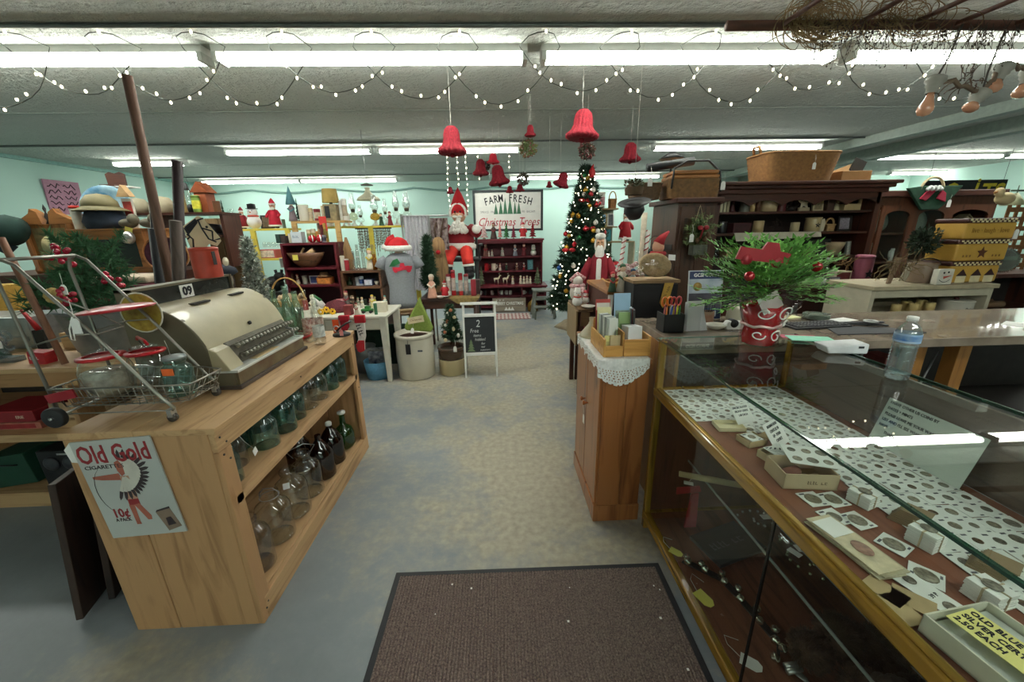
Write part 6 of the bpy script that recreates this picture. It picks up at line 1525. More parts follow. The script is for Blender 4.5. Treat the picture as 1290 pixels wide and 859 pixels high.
# ---------------------------------------------------------------- tall lit Christmas tree
TX,TY=1.36,6.0
TH=at(727,203,y=TY).z
xt=fir('christmas_tree','tall lit Christmas tree with red and gold balls by the back wall',(TX,TY,.0),TH,1.22,175,.085,12,per_=330,full=.05,nw=.0055,c=mat('1d3a26',.85,var=.4,scale=30))
put('stand',MB().lathe([(.2,0),(.22,.06),(.06,.1),(.05,.3)],12),mat('6b5840',.9,bump=.3),xt)
tl=MB().ball((0,0,0),.0085,6,4).mesh();tl.materials.append(glow('fff0d0',5))
OC=[mat('b01420',.2,.3,coat=.6),mat('c79a3a',.2,.6),mat('e6e2da',.25),mat('2a5aa0',.2,.3),mat('2a7a44',.25,.3)]
om=[]
for q in OC:e=MB().ball((0,0,0),.038,12,8).cyl((0,0,.036),(0,0,.048),.009,6).mesh();e.materials.append(q);om.append(e)
g=random.Random(31)
for k in range(190):
    z=TH*(.12+.83*g.random()**1.2);r_=(.61*(1-z/TH)**.85+.03)*g.uniform(.8,1.05);a=g.uniform(R(170),R(370));put('tree_light',tl,None,xt,loc=(r_*math.cos(a),r_*math.sin(a),z))
for k in range(52):
    z=TH*(.14+.78*g.random()**1.1);r_=(.61*(1-z/TH)**.85+.02)*g.uniform(.85,1.02);a=g.uniform(R(175),R(365));put('bauble',om[g.choice((0,0,0,1,1,2,2,3,4))],None,xt,loc=(r_*math.cos(a),r_*math.sin(a),z))
put('red_bird',MB().ball((0,-.02,0),(.05,.04,.07),8,6).tube([(0,0,.05),(.02,0,.12)],[.03,.005],6),RED,xt,loc=(.05,-.09,TH*.93))
for k,z in enumerate((.78,.62,.5,.42)):put('red_bow',MB().ball((-.05,0,0),(.05,.02,.03),8,5).ball((.05,0,0),(.05,.02,.03),8,5),RED,xt,loc=((-.1,.02,-.3,.3)[k]*(1-z)*2,-.6*(1-z)-.02,TH*z))

# ---------------------------------------------------------------- goods on the laminate counter and the case top
GZ=1.0535
def ctr(px,py,z=WZ):return at(px,py,z=z)
p=ctr(848,419)
pc2=thing('pen_holder','black square mesh pen holder crammed with pens by the brochure rack','pen holder',(p.x,p.y+.05,WZ))
for q in((-.055,.055,-.05,-.047),(-.055,.055,.047,.05)):put('holder_wall',MB().bx(q[0],q[1],q[2],q[3],0,.10),BLACK,pc2)
for s in(-1,1):put('holder_wall',MB().bx(s*.0535-.0015,s*.0535+.0015,-.05,.05,0,.10),BLACK,pc2)
put('holder_floor',MB().bx(-.055,.055,-.05,.05,0,.004),BLACK,pc2)
g=random.Random(14)
for k,(c_,l)in enumerate((('d8702a','orange pen leaning in the black pen holder'),('2a50b8','blue pen in the front of the pen holder'),('e8e4da','white pen next to the blue pen'),('d8d63a','yellow highlighter in the pen holder corner'),('3a8a4a','green marker at the back of the pen holder'),('c06a6a','pink pen at the side of the pen holder'),('2a2a2e','black pen in the middle of the pen holder'),('a8a4a0','silver pen behind the white pen'),('cfa83a','gold pencil rising above the other pens'),('7a3a8a','purple pen hidden at the rear of the holder'))):
    x,y=p.x-.035+(k%5)*.0175,p.y+.03+(k//5)*.035
    o=put('pen',MB().cyl((0,0,0),(0,0,.125),.0045,8,0).tube([(0,0,.125),(0,0,.14)],[.004,.0015],8,1),[mat(c_,.4),mat(c_,.3,.2)],label=l,cat='pen',loc=(x,y,WZ+.0055),rot=(g.uniform(-.08,.08),g.uniform(-.08,.1),0))
for k,(c_,l,px)in enumerate((('e07a1e','orange handled scissors standing in the pen holder',851),('c03a3a','red and grey handled scissors beside the orange ones',862))):
    t=thing('scissors',l,'scissors',(p.x-.01+k*.05,p.y+.085,WZ+.006),rz=.3)
    put('blades',MB().bx(-.008,.008,-.001,.001,0,.12),STEEL,t)
    for s in(-1,1):put('handle_loop',MB().tube([(s*.018+.016*math.cos(a),0,.15+.024*math.sin(a))for a in[i*.5 for i in range(12)]],.005,6,closed=True),mat(c_,.4),t)
p=ctr(877,418)
ev=thing('envelope_stack','stack of white paper bags standing upright on the counter','paper bags',(p.x,p.y+.02,WZ),rot=(-.06,0,.12))
for k in range(5):put('paper_bag',MB().bx(-.048,.048,k*.006,k*.006+.004,0,.165-k*.002),mat('e4e6ea',.7,var=.03),ev)
put('folded_flap',MB().prism([(.03,.0),(.075,.0),(.05,.09),(.04,.13)],-.004,.004),mat('dfe1e6',.7,var=.03),ev)
p=ctr(905,416)
bowl('white oval china bowl on the counter behind the glass edge',(p.x,p.y+.03,WZ),.028,.13,'e4e0d6',sy=.7)
p=ctr(930,416)
tp_=thing('tape_dispenser','white and black desk tape dispenser on the counter','tape dispenser',(p.x,p.y+.03,WZ));put('dispenser_body',MB().prism([(-.06,0),(.06,0),(.06,.03),(.03,.045),(-.05,.05),(-.065,.03)],-.02,.02),mat('d9d9d6',.4),tp_,bev=.006);put('tape_roll',MB().cyl((-.02,-.023,.035),(-.02,.023,.035),.022,14),BLACK,tp_);put('cutter',MB().bx(.045,.068,-.022,.022,.028,.036),BLACK,tp_)
p=ctr(935,407,WZ)
pr_=thing('receipt_printer','beige receipt printer on the counter behind the red wrapped plant','printer',(p.x+.05,p.y-.01,WZ),rz=.45)
put('printer_body',MB().add([(-.13,-.09,0),(.13,-.09,0),(.13,.09,0),(-.13,.09,0),(-.12,-.085,.07),(.12,-.085,.05),(.12,.085,.1),(-.12,.085,.12)],[(3,2,1,0),(4,5,6,7),(0,1,5,4),(1,2,6,5),(2,3,7,6),(3,0,4,7)]),mat('c4bda8',.5,var=.05),pr_,bev=.01);put('paper_slot',MB().bx(.01,.1,-.03,-.01,.078,.088),mat('a49d8a',.5),pr_,rot=(.14,.06,0))
p=ctr(896,410)
cp_=thing('pencil_cup','tan pottery cup with a black wire whisk behind the white bowl','cup',(p.x,p.y+.05,WZ));put('cup',MB().lathe([(.03,0),(.034,.01),(.034,.075),(.03,.075),(.028,.01),(0,.01)],16),mat('a98f72',.6,var=.25,scale=30,c2='8a5a44'),cp_)
mb=MB()
for k in range(7):
    a=k*.45;mb.tube([(.012*math.cos(a),.012*math.sin(a),.03),(.036*math.cos(a),.036*math.sin(a),.10),(.03*math.cos(a),.03*math.sin(a),.135),(0,0,.145)],.0022,4)
put('wire_ball',mb,mat('22262e',.4,.4),cp_,kind='stuff')
p=ctr(884,405)
es=thing('wire_easel','white scrolled wire easel standing on the counter','easel',(p.x,p.y+.06,WZ))
EW=mat('d9d9d6',.4)
put('leg',MB().cyl((.0,0,.0),(.004,.02,.215),.005,6),EW,es);put('leg',MB().cyl((-.075,-.01,.0),(0,.02,.215),.004,6),EW,es);put('leg',MB().cyl((.02,.07,.0),(.006,.02,.215),.004,6),EW,es)
for cx2_,cz2_,r_ in((.005,.275,.018),(-.015,.24,.02),(.022,.238,.02)):put('scroll',MB().tube([(cx2_+r_*math.cos(a*.5),.018,cz2_+r_*math.sin(a*.5))for a in range(13)],.0045,6,closed=True),EW,es)
p=ctr(886,405)
po=thing('coin_poster','framed dark blue coin club poster behind the wire easel','poster',(p.x+.015,2.19,WZ+.005),rot=(-.12,0,.0))
put('frame',MB().bx(-.105,.105,.001,.009,0,.295),mat('c9ccd0',.4),po,bev=.002);put('sky_photo',MB().bx(-.1,.1,-.001,.002,.11,.245),mat('8fa0b4',.5,var=.2,scale=8,c2='c3ccd4'),po);put('title_band',MB().bx(-.1,.1,-.0015,.001,.245,.29),mat('22305a',.5),po);put('lower_photo',MB().bx(-.1,.1,-.0012,.001,.06,.16),mat('4a4652',.5,var=.4,scale=20),po);put('foot_band',MB().bx(-.1,.1,-.0015,.001,.005,.07),mat('31426e',.5,var=.2),po)
text('lettering','GCSI COINS',.028,SNOW,po,(0,-.0022,.267),sx=1.0,bold=.0008);put('printed_coin',MB().cyl((-.05,-.003,.2),(-.05,0,.2),.026,16),mat('a88a4a',.4,.3),po);text('lettering','GCSI',.05,mat('c8d0de',.5),po,(.02,-.0022,.035),bold=.001)
p=ctr(925,402)
bf=thing('shadow_box','black shadow box frame with yellow rim tilted against the hutch side','frame',(p.x+.05,2.25,WZ+.034),rot=(-.15,.28,-.1))
put('backing',MB().bx(-.1,.1,0,.01,.0,.21),BLACK,bf)
YR=mat('b8922a',.4,var=.15)
for q in((-.11,.11,.2,.215),(-.11,-.1,0,.2),(.1,.122,0,.21),(-.1,.1,0,.012)):put('frame_bar',MB().bx(q[0],q[1],-.02,.012,q[2],q[3]),YR if q[2]>.1 or q[0]>0 else BLACK,bf)
scribble('lettering',.11,.012,INK,bf,(.111,-.0202,.11),(R(90),R(90),0))
# red wrapped potted evergreen on the case top
p=at(966,436,z=GZ)
ppx,ppy=p.x,p.y+.06
pt=thing('wrapped_plant','lacy green evergreen in red swirl cellophane standing on the glass case','potted plant',(ppx,ppy,GZ))
RFO=mat('b3101e',.22,var=.2,scale=14,coat=.6)
put('red_pot',MB().lathe([(.062,0),(.066,.03),(.062,.07),(.072,.1),(.085,.17),(.07,.165),(.05,.12)],22,fl=(.04,7)),RFO,pt)
CELLO=glass('f2e4e4',1.5,.06)
mb=MB();n=30;vs=[];prc=[(.075,.0),(.072,.04),(.066,.08),(.075,.1),(.1,.17),(.125,.24)]
for j,(r_,z)in enumerate(prc):
    for i in range(n):
        a=2*math.pi*i/n;k=1+.07*math.sin(5*a+j)+.04*math.sin(11*a)
        zz=z+(.035*math.sin(3*a)if j>3 else 0)*(j-3)
        vs.append((r_*k*math.cos(a),r_*k*math.sin(a),zz))
mb.add(vs,[(j*n+i,j*n+(i+1)%n,(j+1)*n+(i+1)%n,(j+1)*n+i)for j in range(len(prc)-1)for i in range(n)],0,True)
put('cellophane',mb,CELLO,pt)
def swirl(cx2_,z0,r_,turns,flip_):
    pts=[]
    for i in range(22):
        t_=i/21;a=t_*turns*2*math.pi*flip_;q=r_*(1-.75*t_);x=cx2_+q*math.cos(a);z=z0+q*math.sin(a)
        R0=.0675+max(0,z-.06)*.30;x=max(-R0*.97,min(R0*.97,x));pts.append((x,-math.sqrt(R0*R0-x*x)-.010,z))
    return pts
for q in((.02,.045,.03,1.2,1),(.025,.145,.036,1.25,1),(-.045,.05,.022,1.0,-1),(-.05,.15,.03,1,-1),(.05,.1,.02,1,1)):put('white_swirl',MB().tube(swirl(*q),.0028,5),SNOW,pt)
put('ribbon',MB().tube([(.074*math.cos(i*.314),.074*math.sin(i*.314),.085+.004*math.sin(i*2))for i in range(20)],.006,5,closed=True),mat('d8b8b4',.3,.3),pt)
put('gift_card',MB().bx(-.045,.045,-.001,.001,0,.07),mat('cfdcd6',.6,var=.08),pt,loc=(-.01,-.075,.16),rot=(-.2,-.45,.1))
LEAF=mat('4c8a36',.7,var=.3,scale=24,c2='86c25e');g=random.Random(17)
mb=MB()
for i in range(62):
    a=i*2.4;el=g.uniform(-.25,1.1);l=.21+.09*g.random();d=V((math.cos(a)*math.cos(el)*1.15,math.sin(a)*math.cos(el)*.75,math.sin(el)*.75)).normalized()
    b0=V((0,0,.2+.04*g.random()));mb.tube([b0,b0+d*l*.6,b0+d*l+V((0,0,-.02))],.002,3,1)
    side=d.cross(V((0,0,1))).normalized();upv=side.cross(d)
    for k in range(16):
        t_=.3+.7*k/15;c0=b0+d*l*t_+V((0,0,-.02*t_*t_));s=(-1)**k;wl=.05*(1.15-t_)+.012
        tip=c0+side*s*wl+d*.025+upv*g.uniform(-.008,.012)
        for m_ in range(4):
            u=m_/3;q=c0.lerp(tip,u);e=(d*.8+side*s*.5*(1 if m_%2 else-1)+upv*g.uniform(-.4,.4)).normalized()*.024
            sd=upv.cross(e).normalized()*.0075
            mb.add([q-sd,q+sd,q+e],[(0,1,2)],0)
put('foliage',mb,[LEAF,STEM],pt,kind='stuff')
def on_plant(px,py,dd):return at(px,py,y=ppy-dd)-V((ppx,ppy,GZ))
tk=put('red_truck_pick',MB().prism([(-.11,-.02),(.1,-.02),(.105,.02),(.06,.025),(.045,.055),(.0,.055),(-.015,.025),(-.1,.028)],-.004,.004).cyl((-.065,-.006,-.018),(-.065,.006,-.018),.02,12).cyl((.06,-.006,-.018),(.06,.006,-.018),.02,12),mat('8f1a24',.5),pt,loc=on_plant(962,323,.17),rot=(0,.12,0))
tk.scale=(.95,1,.95)
for px,py in((944,348),(1029,336)):put('red_bauble',MB().ball((0,0,0),.02,12,8),mat('a01822',.15,.3,coat=.6),pt,loc=on_plant(px,py,.14))
# water bottle
p=at(1136,479,z=GZ)
wb=thing('water_bottle','clear ribbed plastic water bottle with a blue and white label on the glass','bottle',(p.x,p.y+.02,GZ))
pr2=[(.026,0),(.031,.006),(.032,.02)]
for k in range(9):
    z=.028+k*.0105;pr2+=[(.0325,z),(.0295,z+.005)]
pr2+=[(.032,.126),(.0325,.13),(.0325,.155),(.030,.166),(.022,.182),(.0135,.19),(.0125,.2)]
put('plastic_body',MB().lathe(pr2,22),glass('f6fafb',1.5,.06,.05,'e6eef2',7),wb)
put('water',MB().lathe([(.024,.003),(.029,.01),(.0285,.11),(0,.11)],16),glass('eef5f8',1.33,.02),wb)
put('label',MB().lathe([(.0332,.128),(.0332,.157)],22),mat('d8e6f2',.4,var=.3,scale=22,c2='8fb4dc'),wb)
lb=put('label_oval',MB().lathe([(.0336,.134),(.0336,.151)],22),mat('a9c8e6',.4,var=.3,scale=40,c2='3f70b4'),wb)
put('cap',MB().lathe([(.0145,.196),(.0145,.209),(.013,.21),(0,.21)],16),SNOW,wb)
# small goods near the till
p=ctr(1034,404)
t=thing('ashtray','stack of green glass saucers on the counter behind the plant','dish',(p.x,p.y+.04,WZ))
for k in range(4):put('saucer',MB().lathe([(.045,.003+k*.007),(.07,.012+k*.007),(.068,.014+k*.007),(.04,.006+k*.007),(0,.005+k*.007)],20),mat('6d7a6c',.25,coat=.5),t)
p=ctr(1062,403);put('paper_sheet',MB().bx(-.07,.07,-.04,.04,0,.001),CARD,label='white paper slip beside the stacked green saucers',cat='paper',loc=(p.x,p.y,WZ+.0005),rot=(0,0,.3))
p=ctr(1000,402);put('paper_pad',MB().bx(-.06,.06,-.03,.03,0,.006),mat('d8d8a8',.7),label='pale yellow pad beside the black keyboard',cat='paper',loc=(p.x,p.y+.04,WZ+.0005),rot=(0,0,.2))
p=ctr(1030,412)
kb=thing('keyboard','black keyboard lying along the counter behind the mint pad','keyboard',(p.x,p.y+.02,WZ),rz=.08)
put('tray',MB().bx(-.17,.17,-.06,.06,0,.012),BLACK,kb,bev=.003)
km=MB().bx(-.0075,.0075,-.0075,.0075,0,.006).mesh();km.materials.append(mat('303034',.5))
for i in range(15):
    for j in range(5):put('key',km,None,kb,loc=(-.147+i*.021,-.042+j*.021,.012))
p=ctr(1092,418)
put('desk_mat',MB().slab([(-.2,-.055),(.27,-.06),(.18,.05),(.0,.1),(-.14,.085)],0,.004),mat('1b1b22',.7),label='black pointed desk mat lying at the counter edge',cat='mat',loc=(p.x,p.y+.01,WZ+.0005))
p=ctr(1090,412)
st=thing('stapler','black stapler and scissors lying open on the black desk mat','stapler',(p.x+.02,p.y+.02,WZ+.005),rz=-.3);put('lower_arm',MB().bx(-.12,.1,-.012,.012,0,.01),BLACK,st,bev=.003);put('upper_arm',MB().bx(-.12,.08,-.011,.011,.01,.022),mat('2b2b30',.3),st,bev=.004,rot=(0,-.07,0));put('silver_ring',MB().tube([(.02+.03*math.cos(a*.5),.03*math.sin(a*.5),.024)for a in range(13)],.005,6,closed=True),STEEL,st)
p=at(1030,429,z=GZ)
mp_=thing('receipt_pad','mint green receipt pad with a pink sheet at the case corner','pad',(p.x-.02,p.y+.03,GZ),rz=-.28);put('pink_sheet',MB().bx(-.1,.05,-.0,.06,0,.0015),mat('b84a62',.7),mp_);put('mint_sheet',MB().bx(-.08,.09,-.045,.03,.0016,.006),mat('8fd8bc',.7),mp_)
p=at(1074,446,z=GZ)
cr=thing('card_reader','white card swipe reader standing at the back edge of the case','card reader',(p.x,p.y+.03,GZ),rz=-.12)
put('base',MB().add([(-.085,-.03,0),(.06,-.03,0),(.06,.04,0),(-.085,.04,0),(-.1,-.03,.03),(.06,-.03,.042),(.06,.05,.042),(-.1,.05,.03)],[(3,2,1,0),(4,5,6,7),(0,1,5,4),(1,2,6,5),(2,3,7,6),(3,0,4,7)]),mat('e2e4e6',.3),cr,bev=.006);put('port',MB().bx(.02,.04,-.0315,-.03,.024,.032),BLACK,cr)
p=ctr(1282,409);put('paper_sheet',MB().bx(-.07,.07,-.05,.05,0,.001),CARD,label='white paper at the counter end by the wooden logs',cat='paper',loc=(p.x,p.y,WZ+.0005),rot=(0,0,.5))

# ---------------------------------------------------------------- honeycomb bells and kissing balls on strings
BELL=mat('7d0c1e',.9,var=.35,scale=70,bump=.5)
def paper_bell(label,px,pt,pb,wpx,y,name='paper_bell',c=None,tilt=0):
    a=at(px,pt,y=y);b=at(px,pb,y=y);h=a.z-b.z;w_=wpx*mpp(a.x,y,a.z)
    t=thing(name,label,'bell',(a.x,y,b.z),group=None)
    r=w_/2
    mb=MB().lathe([(r*.35,.03*h),(r*.8,0),(r,.08*h),(r*.96,.18*h),(r*.7,.3*h),(r*.58,.45*h),(r*.54,.7*h),(r*.46,.86*h),(r*.26,.97*h),(0,h)],72,fl=(.06,18))
    put('honeycomb',mb,c or BELL,t,rot=(0,tilt,0));put('clapper',MB().ball((0,0,.0),r*.2,8,6),c or BELL,t)
    put('string',MB().cyl((0,0,h*.98),(0,0,ZC-b.z),.0022,4),STRING,t)
    return t
paper_bell('big red honeycomb bell hanging beside the tiny light strands',568,158,195,36,3.9)
paper_bell('biggest red honeycomb bell, hanging above the berry ball',734,137,176,41,3.9,tilt=.06)
paper_bell('plain red bell hanging by the black desk lamp',795,179,204,26,5.0)
paper_bell('small dark red bell beside the pink topped bell',605,200,221,20,6.0,c=mat('7e1020',.85))
paper_bell('red bell tilted under a pink puff, over the framed sign',629,207,233,26,5.6,tilt=-.15)
paper_bell('small pink red puff bell above the tilted bell',621,193,206,16,5.9,c=mat('cc2438',.85))
paper_bell('small red bell atop the green kissing ball',668,157,172,14,4.6)
paper_bell('red bell leaning at the tall tree side',706,216,235,20,5.3,tilt=.35);paper_bell('tiny red bell beside the leaning bell',692,228,236,8,5.4)
paper_bell('tiny red bell under the twig ball',655,232,241,12,6.2);paper_bell('tiny red bell hanging before the sign top edge',642,234,243,10,6.4);paper_bell('tiny dark red bell above the stuffed santa hood',567,235,244,9,5.4,c=mat('7e1020',.85))
def kiss_ball(label,px,py,rpx,y,c1,c2):
    a=at(px,py,y=y);r=rpx*mpp(a.x,y,a.z);t=thing('kissing_ball',label,'ornament',a)
    put('leaves',shrub((0,0,0),r*.8,r*.8,r*.8,260,r*.4,seed=int(px),up=0,aspect=.32),mat(c1,.7,var=.4,scale=60),t,kind='stuff')
    mb=MB();g=random.Random(int(px))
    for i in range(70):d=V((g.gauss(0,1),g.gauss(0,1),g.gauss(0,1))).normalized()*r*g.uniform(.8,1);mb.ball(d,r*.09,5,4)
    put('berries',mb,mat(c2,.4),t,kind='stuff');put('string',MB().cyl((0,0,r*.9),(0,0,ZC-a.z),.0022,4),STRING,t)
kiss_ball('green and red boxwood ball hanging under a small bell',666,187,11,4.72,'5c6b3a','7a3a34');kiss_ball('dark red berry ball hanging at the tall tree tip',739,190,11,4.6,'3f3a2a','6e2026')
kiss_ball('twiggy brown ball beside the tiny bell over the sign',659,226,8,6.4,'4a4638','5a4a40');kiss_ball('dark twig ball tucked by the small dark red bell',612,209,6,6.3,'3f3a30','5a4038')

# ---------------------------------------------------------------- dark hutch of country goods
hy=3.6;HD=.34
hx0,hx1=at(897,300,y=hy).x,at(1098,300,y=hy).x
hz=at(1000,229,y=hy).z
HT=thing('dark_hutch','tall dark stained hutch with scalloped valance full of country goods','hutch',((hx0+hx1)/2,hy,0))
hw=(hx1-hx0)/2;hcx=(hx0+hx1)/2
lz=at(1000,357,y=hy).z
for s in(-1,1):put('side_panel',MB().bx(s*(hw-.02)-.02,s*(hw-.02)+.02,0,HD+.1,0,hz-.1),DKWOOD,HT)
put('back_panel',MB().bx(-hw+.04,hw-.04,HD+.08,HD+.1,0,hz-.1),mat('2a1612',.6,var=.2),HT)
for k,(e,z0,z1)in enumerate(((0.09,hz-.03,hz),(.06,hz-.06,hz-.03),(.03,hz-.1,hz-.06))):put('crown_moulding',MB().bx(-hw-e,hw+e,-e,HD+.1,z0,z1),DKWOODX,HT,bev=.008)
pts=[]
for i in range(61):
    u=i/60;k=(u*5)%1;pts.append((-hw+.01+u*(2*hw-.02),hz-.155-.05*(1-abs(2*k-1)**2.2)*-1-.05))
put('scalloped_valance',MB().prism([(-hw+.01,hz-.1)]+pts+[(hw-.01,hz-.1)],.0,.022),DKWOODX,HT)
z1_,z2_,z3_=(at(1000,q,y=hy+.05).z for q in(266,292.5,323))
for z in(z1_,z2_,z3_):put('shelf',MB().bx(-hw+.04,hw-.04,.02,HD+.08,z-.02,z),DKWOODX,HT)
put('counter_top',MB().bx(-hw-.03,hw+.03,-.22,HD+.1,lz-.04,lz),DKWOODX,HT,bev=.006)
put('base_cabinet',MB().bx(-hw,hw,-.18,0,0,lz-.04),mat('3a130f',.45,var=.25,scale=8),HT)
for k in(-.5,.5):d=put('door',MB().bx(hw*k-hw*.46,hw*k+hw*.46,-.195,-.18,.1,lz-.08),mat('42170f',.4,var=.25,scale=8),HT,bev=.006);put('knob',MB().ball((hw*k-hw*.38*(1 if k>0 else-1),-.205,lz*.6),.014,8,6),GOLD,d)
A1,A2,A3,A4=On(hy+.14,z1_),On(hy+.14,z2_),On(hy+.14,z3_),On(hy-.08,lz)
for k,c_ in enumerate(('d8cfae','c9bfa0','b8a888')):A1(book,904+k*4,251+k,3.4,('cream book nearest the armoire on the hutch top shelf','second cream book on the hutch top shelf','tan book third on the hutch top shelf')[k],c=c_,d=.12)
A1(figurine,922,248,9,'dark red rooster vase on the hutch top shelf',c='4a1a1c',c2='3a2a22',head='3a1a18',name='rooster_vase');A1(tin,937,248,12,'grey green milk can on the hutch top shelf',c='6d6a5c',name='milk_can')
A1(candle,947,256,6,'cream candle in front of a brown one on the hutch',c='b89a6a');A1(candle,954,252,6,'brown grubby candle beside the grey milk can',c='6a4a36')
t=A1(crock,967,249,20,'cream metal pail with a printed crow on the top shelf',c='c2a882',name='cream_pail');A1(tin,983,249,10,'maroon enamel pitcher with a white tag on the top shelf',c='5a1c22',name='pitcher')
t=thing('dried_plant','dark dried berry sprig next to the white star sign','plant',(xat(998,hy+.15,z1_),hy+.17,z1_+.002));put('sprig',shrub((0,0,.07),.05,.05,.06,130,.03,seed=2),mat('2f241e',.9,var=.3),t,kind='stuff');put('pot',MB().lathe([(.03,0),(.04,.04),(0,.04)],10),DARK,t)
sx2=xat(1012,hy+.1,z1_)
t=thing('star_sign','white five pointed star sign on the hutch top shelf','star',(sx2,hy+.1,z1_+.003),rot=(-.1,0,0))
sp_=[((.062 if i%2==0 else .027)*math.sin(i*math.pi/5),.075+(.062 if i%2==0 else .027)*math.cos(i*math.pi/5))for i in range(10)]
put('star',MB().prism(sp_,-.006,.006),mat('d9d0b4',.7),t);put('wood_base',MB().bx(-.05,.05,-.012,.012,0,.03),mat('b8a888',.7),t);text('lettering','PEACE',.03,INK,t,(0,-.007,.088))
A1(frame,1029,247,13,'cream country print board on the hutch top shelf',fc='bfae8a',pc='8a7a5c');A1(box,1042,252,9,'little brown wooden house on the top shelf',c='4a3428',d=.07,name='wooden_house');A1(figurine,1053,247,8,'cream cloth angel doll on the top shelf',c='c9b892',c2='8a6a4a');A1(box,1067,257,20,'long cream wooden box under the arched end of the valance',c='c0a87c',d=.1);A1(candle,1081,250,4,'thin tall cream taper at the hutch end',c='c9b48a')
A2(crock,908,279,11,'black lidded crock with a white tag on the second shelf',c='26262a',name='black_crock');A2(box,930,281,22,'maroon wooden trinket chest on the second shelf',c='4a1e22',face='3a1418',d=.1,name='trinket_chest');A2(candle,954,278,12,'fat cream candle on a berry ring, second shelf',c='cbb083')
t=thing('twig_balls','dark twig wreath heap in the middle of the second shelf','twigs',(xat(975,hy+.14,z2_),hy+.14,z2_+.002));put('twigs',tangle((0,0,.07),.045,26,3,.002,1,0,8),mat('3a2a22',.9),t,kind='stuff')
A2(candle,1000,280,10,'short cream candle past the twig wreaths',c='cfbc94');ck2=A2(crock,1022,274,17,'cream crock with a black star on the second shelf',c='bca87e',name='star_crock')
put('black_star',MB().prism([((.028 if i%2==0 else .012)*math.sin(i*math.pi/5),.06+(.028 if i%2==0 else .012)*math.cos(i*math.pi/5))for i in range(10)],-.066,-.062),INK,ck2)
t=thing('hand_towel','white hand towel hanging beside the black star crock','towel',(xat(1034,hy+.12,z2_),hy+.12,z2_+.002));put('cloth',MB().prism([(-.02,0),(.02,0),(.03,.08),(.01,.12),(-.03,.1)],-.006,.006),mat('c9bfa6',.9),t,bev=.004)
A2(basket,1043,283,10,'small tan basket with an upright handle on the second shelf',c='a8865a',handle=.06,d=.05);A2(frame,1062,272,18,'dark framed quilt print at the end of the second shelf',fc='1f1a18',pc='8d8690',ps=20);A2(frame,1083,274,5,'narrow grey card on the second shelf end',fc='8d8a7c',pc='a8a696')
ry0,ry1=xat(926,hy,z2_),xat(1035,hy,z2_)
t=thing('shelf_runner','white linen runner hanging over the second shelf edge','cloth',((ry0+ry1)/2,hy+.015,z2_+.001));rl=(ry1-ry0)/2
put('cloth',MB().hexa([(-rl+.03,-.003,-.075),(rl+.02,-.003,-.045),(rl+.02,.0,-.045),(-rl+.03,.0,-.075)],[(-rl,-.006,.003),(rl,-.006,.003),(rl,.002,.003),(-rl,.002,.003)]),mat('c6beae',.9,var=.08,scale=30,bump=.2),t)
t=A3(box,919,312,18,'stack of tan wooden crates on the third shelf',c='a08a62',d=.12,name='wooden_crate',cat='crate');A3(jar,902,308,6,'clear glass jar at the armoire end of the third shelf')
A3(frame,1028,301,32,'black edged chalk tray behind the green plant',fc='1c1f1e',pc='2a2e2c',pv=.1);b_=A3(bowl,1048,305,22,'cream bowl of potpourri on the third shelf',c='b9a888')
mb=MB();g=random.Random(41)
for i in range(30):mb.ball((g.uniform(-.06,.06),g.uniform(-.04,.04),.085+g.uniform(0,.02)),.016,5,4)
put('potpourri',mb,mat('5a2f26',.9,var=.3),b_,kind='stuff')
A3(frame,1067,304,5,'pale grey card beside the potpourri bowl',fc='8f9690',pc='b4bcb8')
t=A4(tin,1082,321,19,'dusty pink canister with a dark star at the hutch counter end',c='8a4a5c',name='star_canister',dy=-.05);put('dark_star',MB().prism([((.042 if i%2==0 else .018)*math.sin(i*math.pi/5),.1+(.042 if i%2==0 else .018)*math.cos(i*math.pi/5))for i in range(10)],-.078,-.072),INK,t)
A4(box,1054,341,20,'cream wooden box with a maroon star and berries',c='bfb49a',face='6e2a30',d=.1,dy=-.06,name='star_box');bt=A4(bottle,1037,325,8,'clear bottle filled with artificial snow on the hutch counter',g=CLEAR,cap=STEEL,shape='tall',dy=-.06);put('snow_fill',MB().lathe([(.014,.004),(.018,.02),(.016,.06),(0,.062)],12),SNOW,bt)
t=thing('berry_spray','brown berry spray lying across the cream star box','garland',(xat(1058,hy-.1,lz),hy-.12,at(1058,341,y=hy-.1).z+.02));put('berries',tangle((0,0,.05),.06,20,5,.003,.4,0,12),mat('7a5a3a',.9,var=.4),t,kind='stuff')
A4(box,1048,349,16,'grey plaque with white lettering at the hutch counter front',c='4d4650',face='a8a4ac',d=.02,dy=-.12,name='plaque',cat='sign');A4(box,1005,350,16,'yellow note card propped near the plant',c='d8d49a',d=.01,dy=-.1,name='note_card',cat='card')
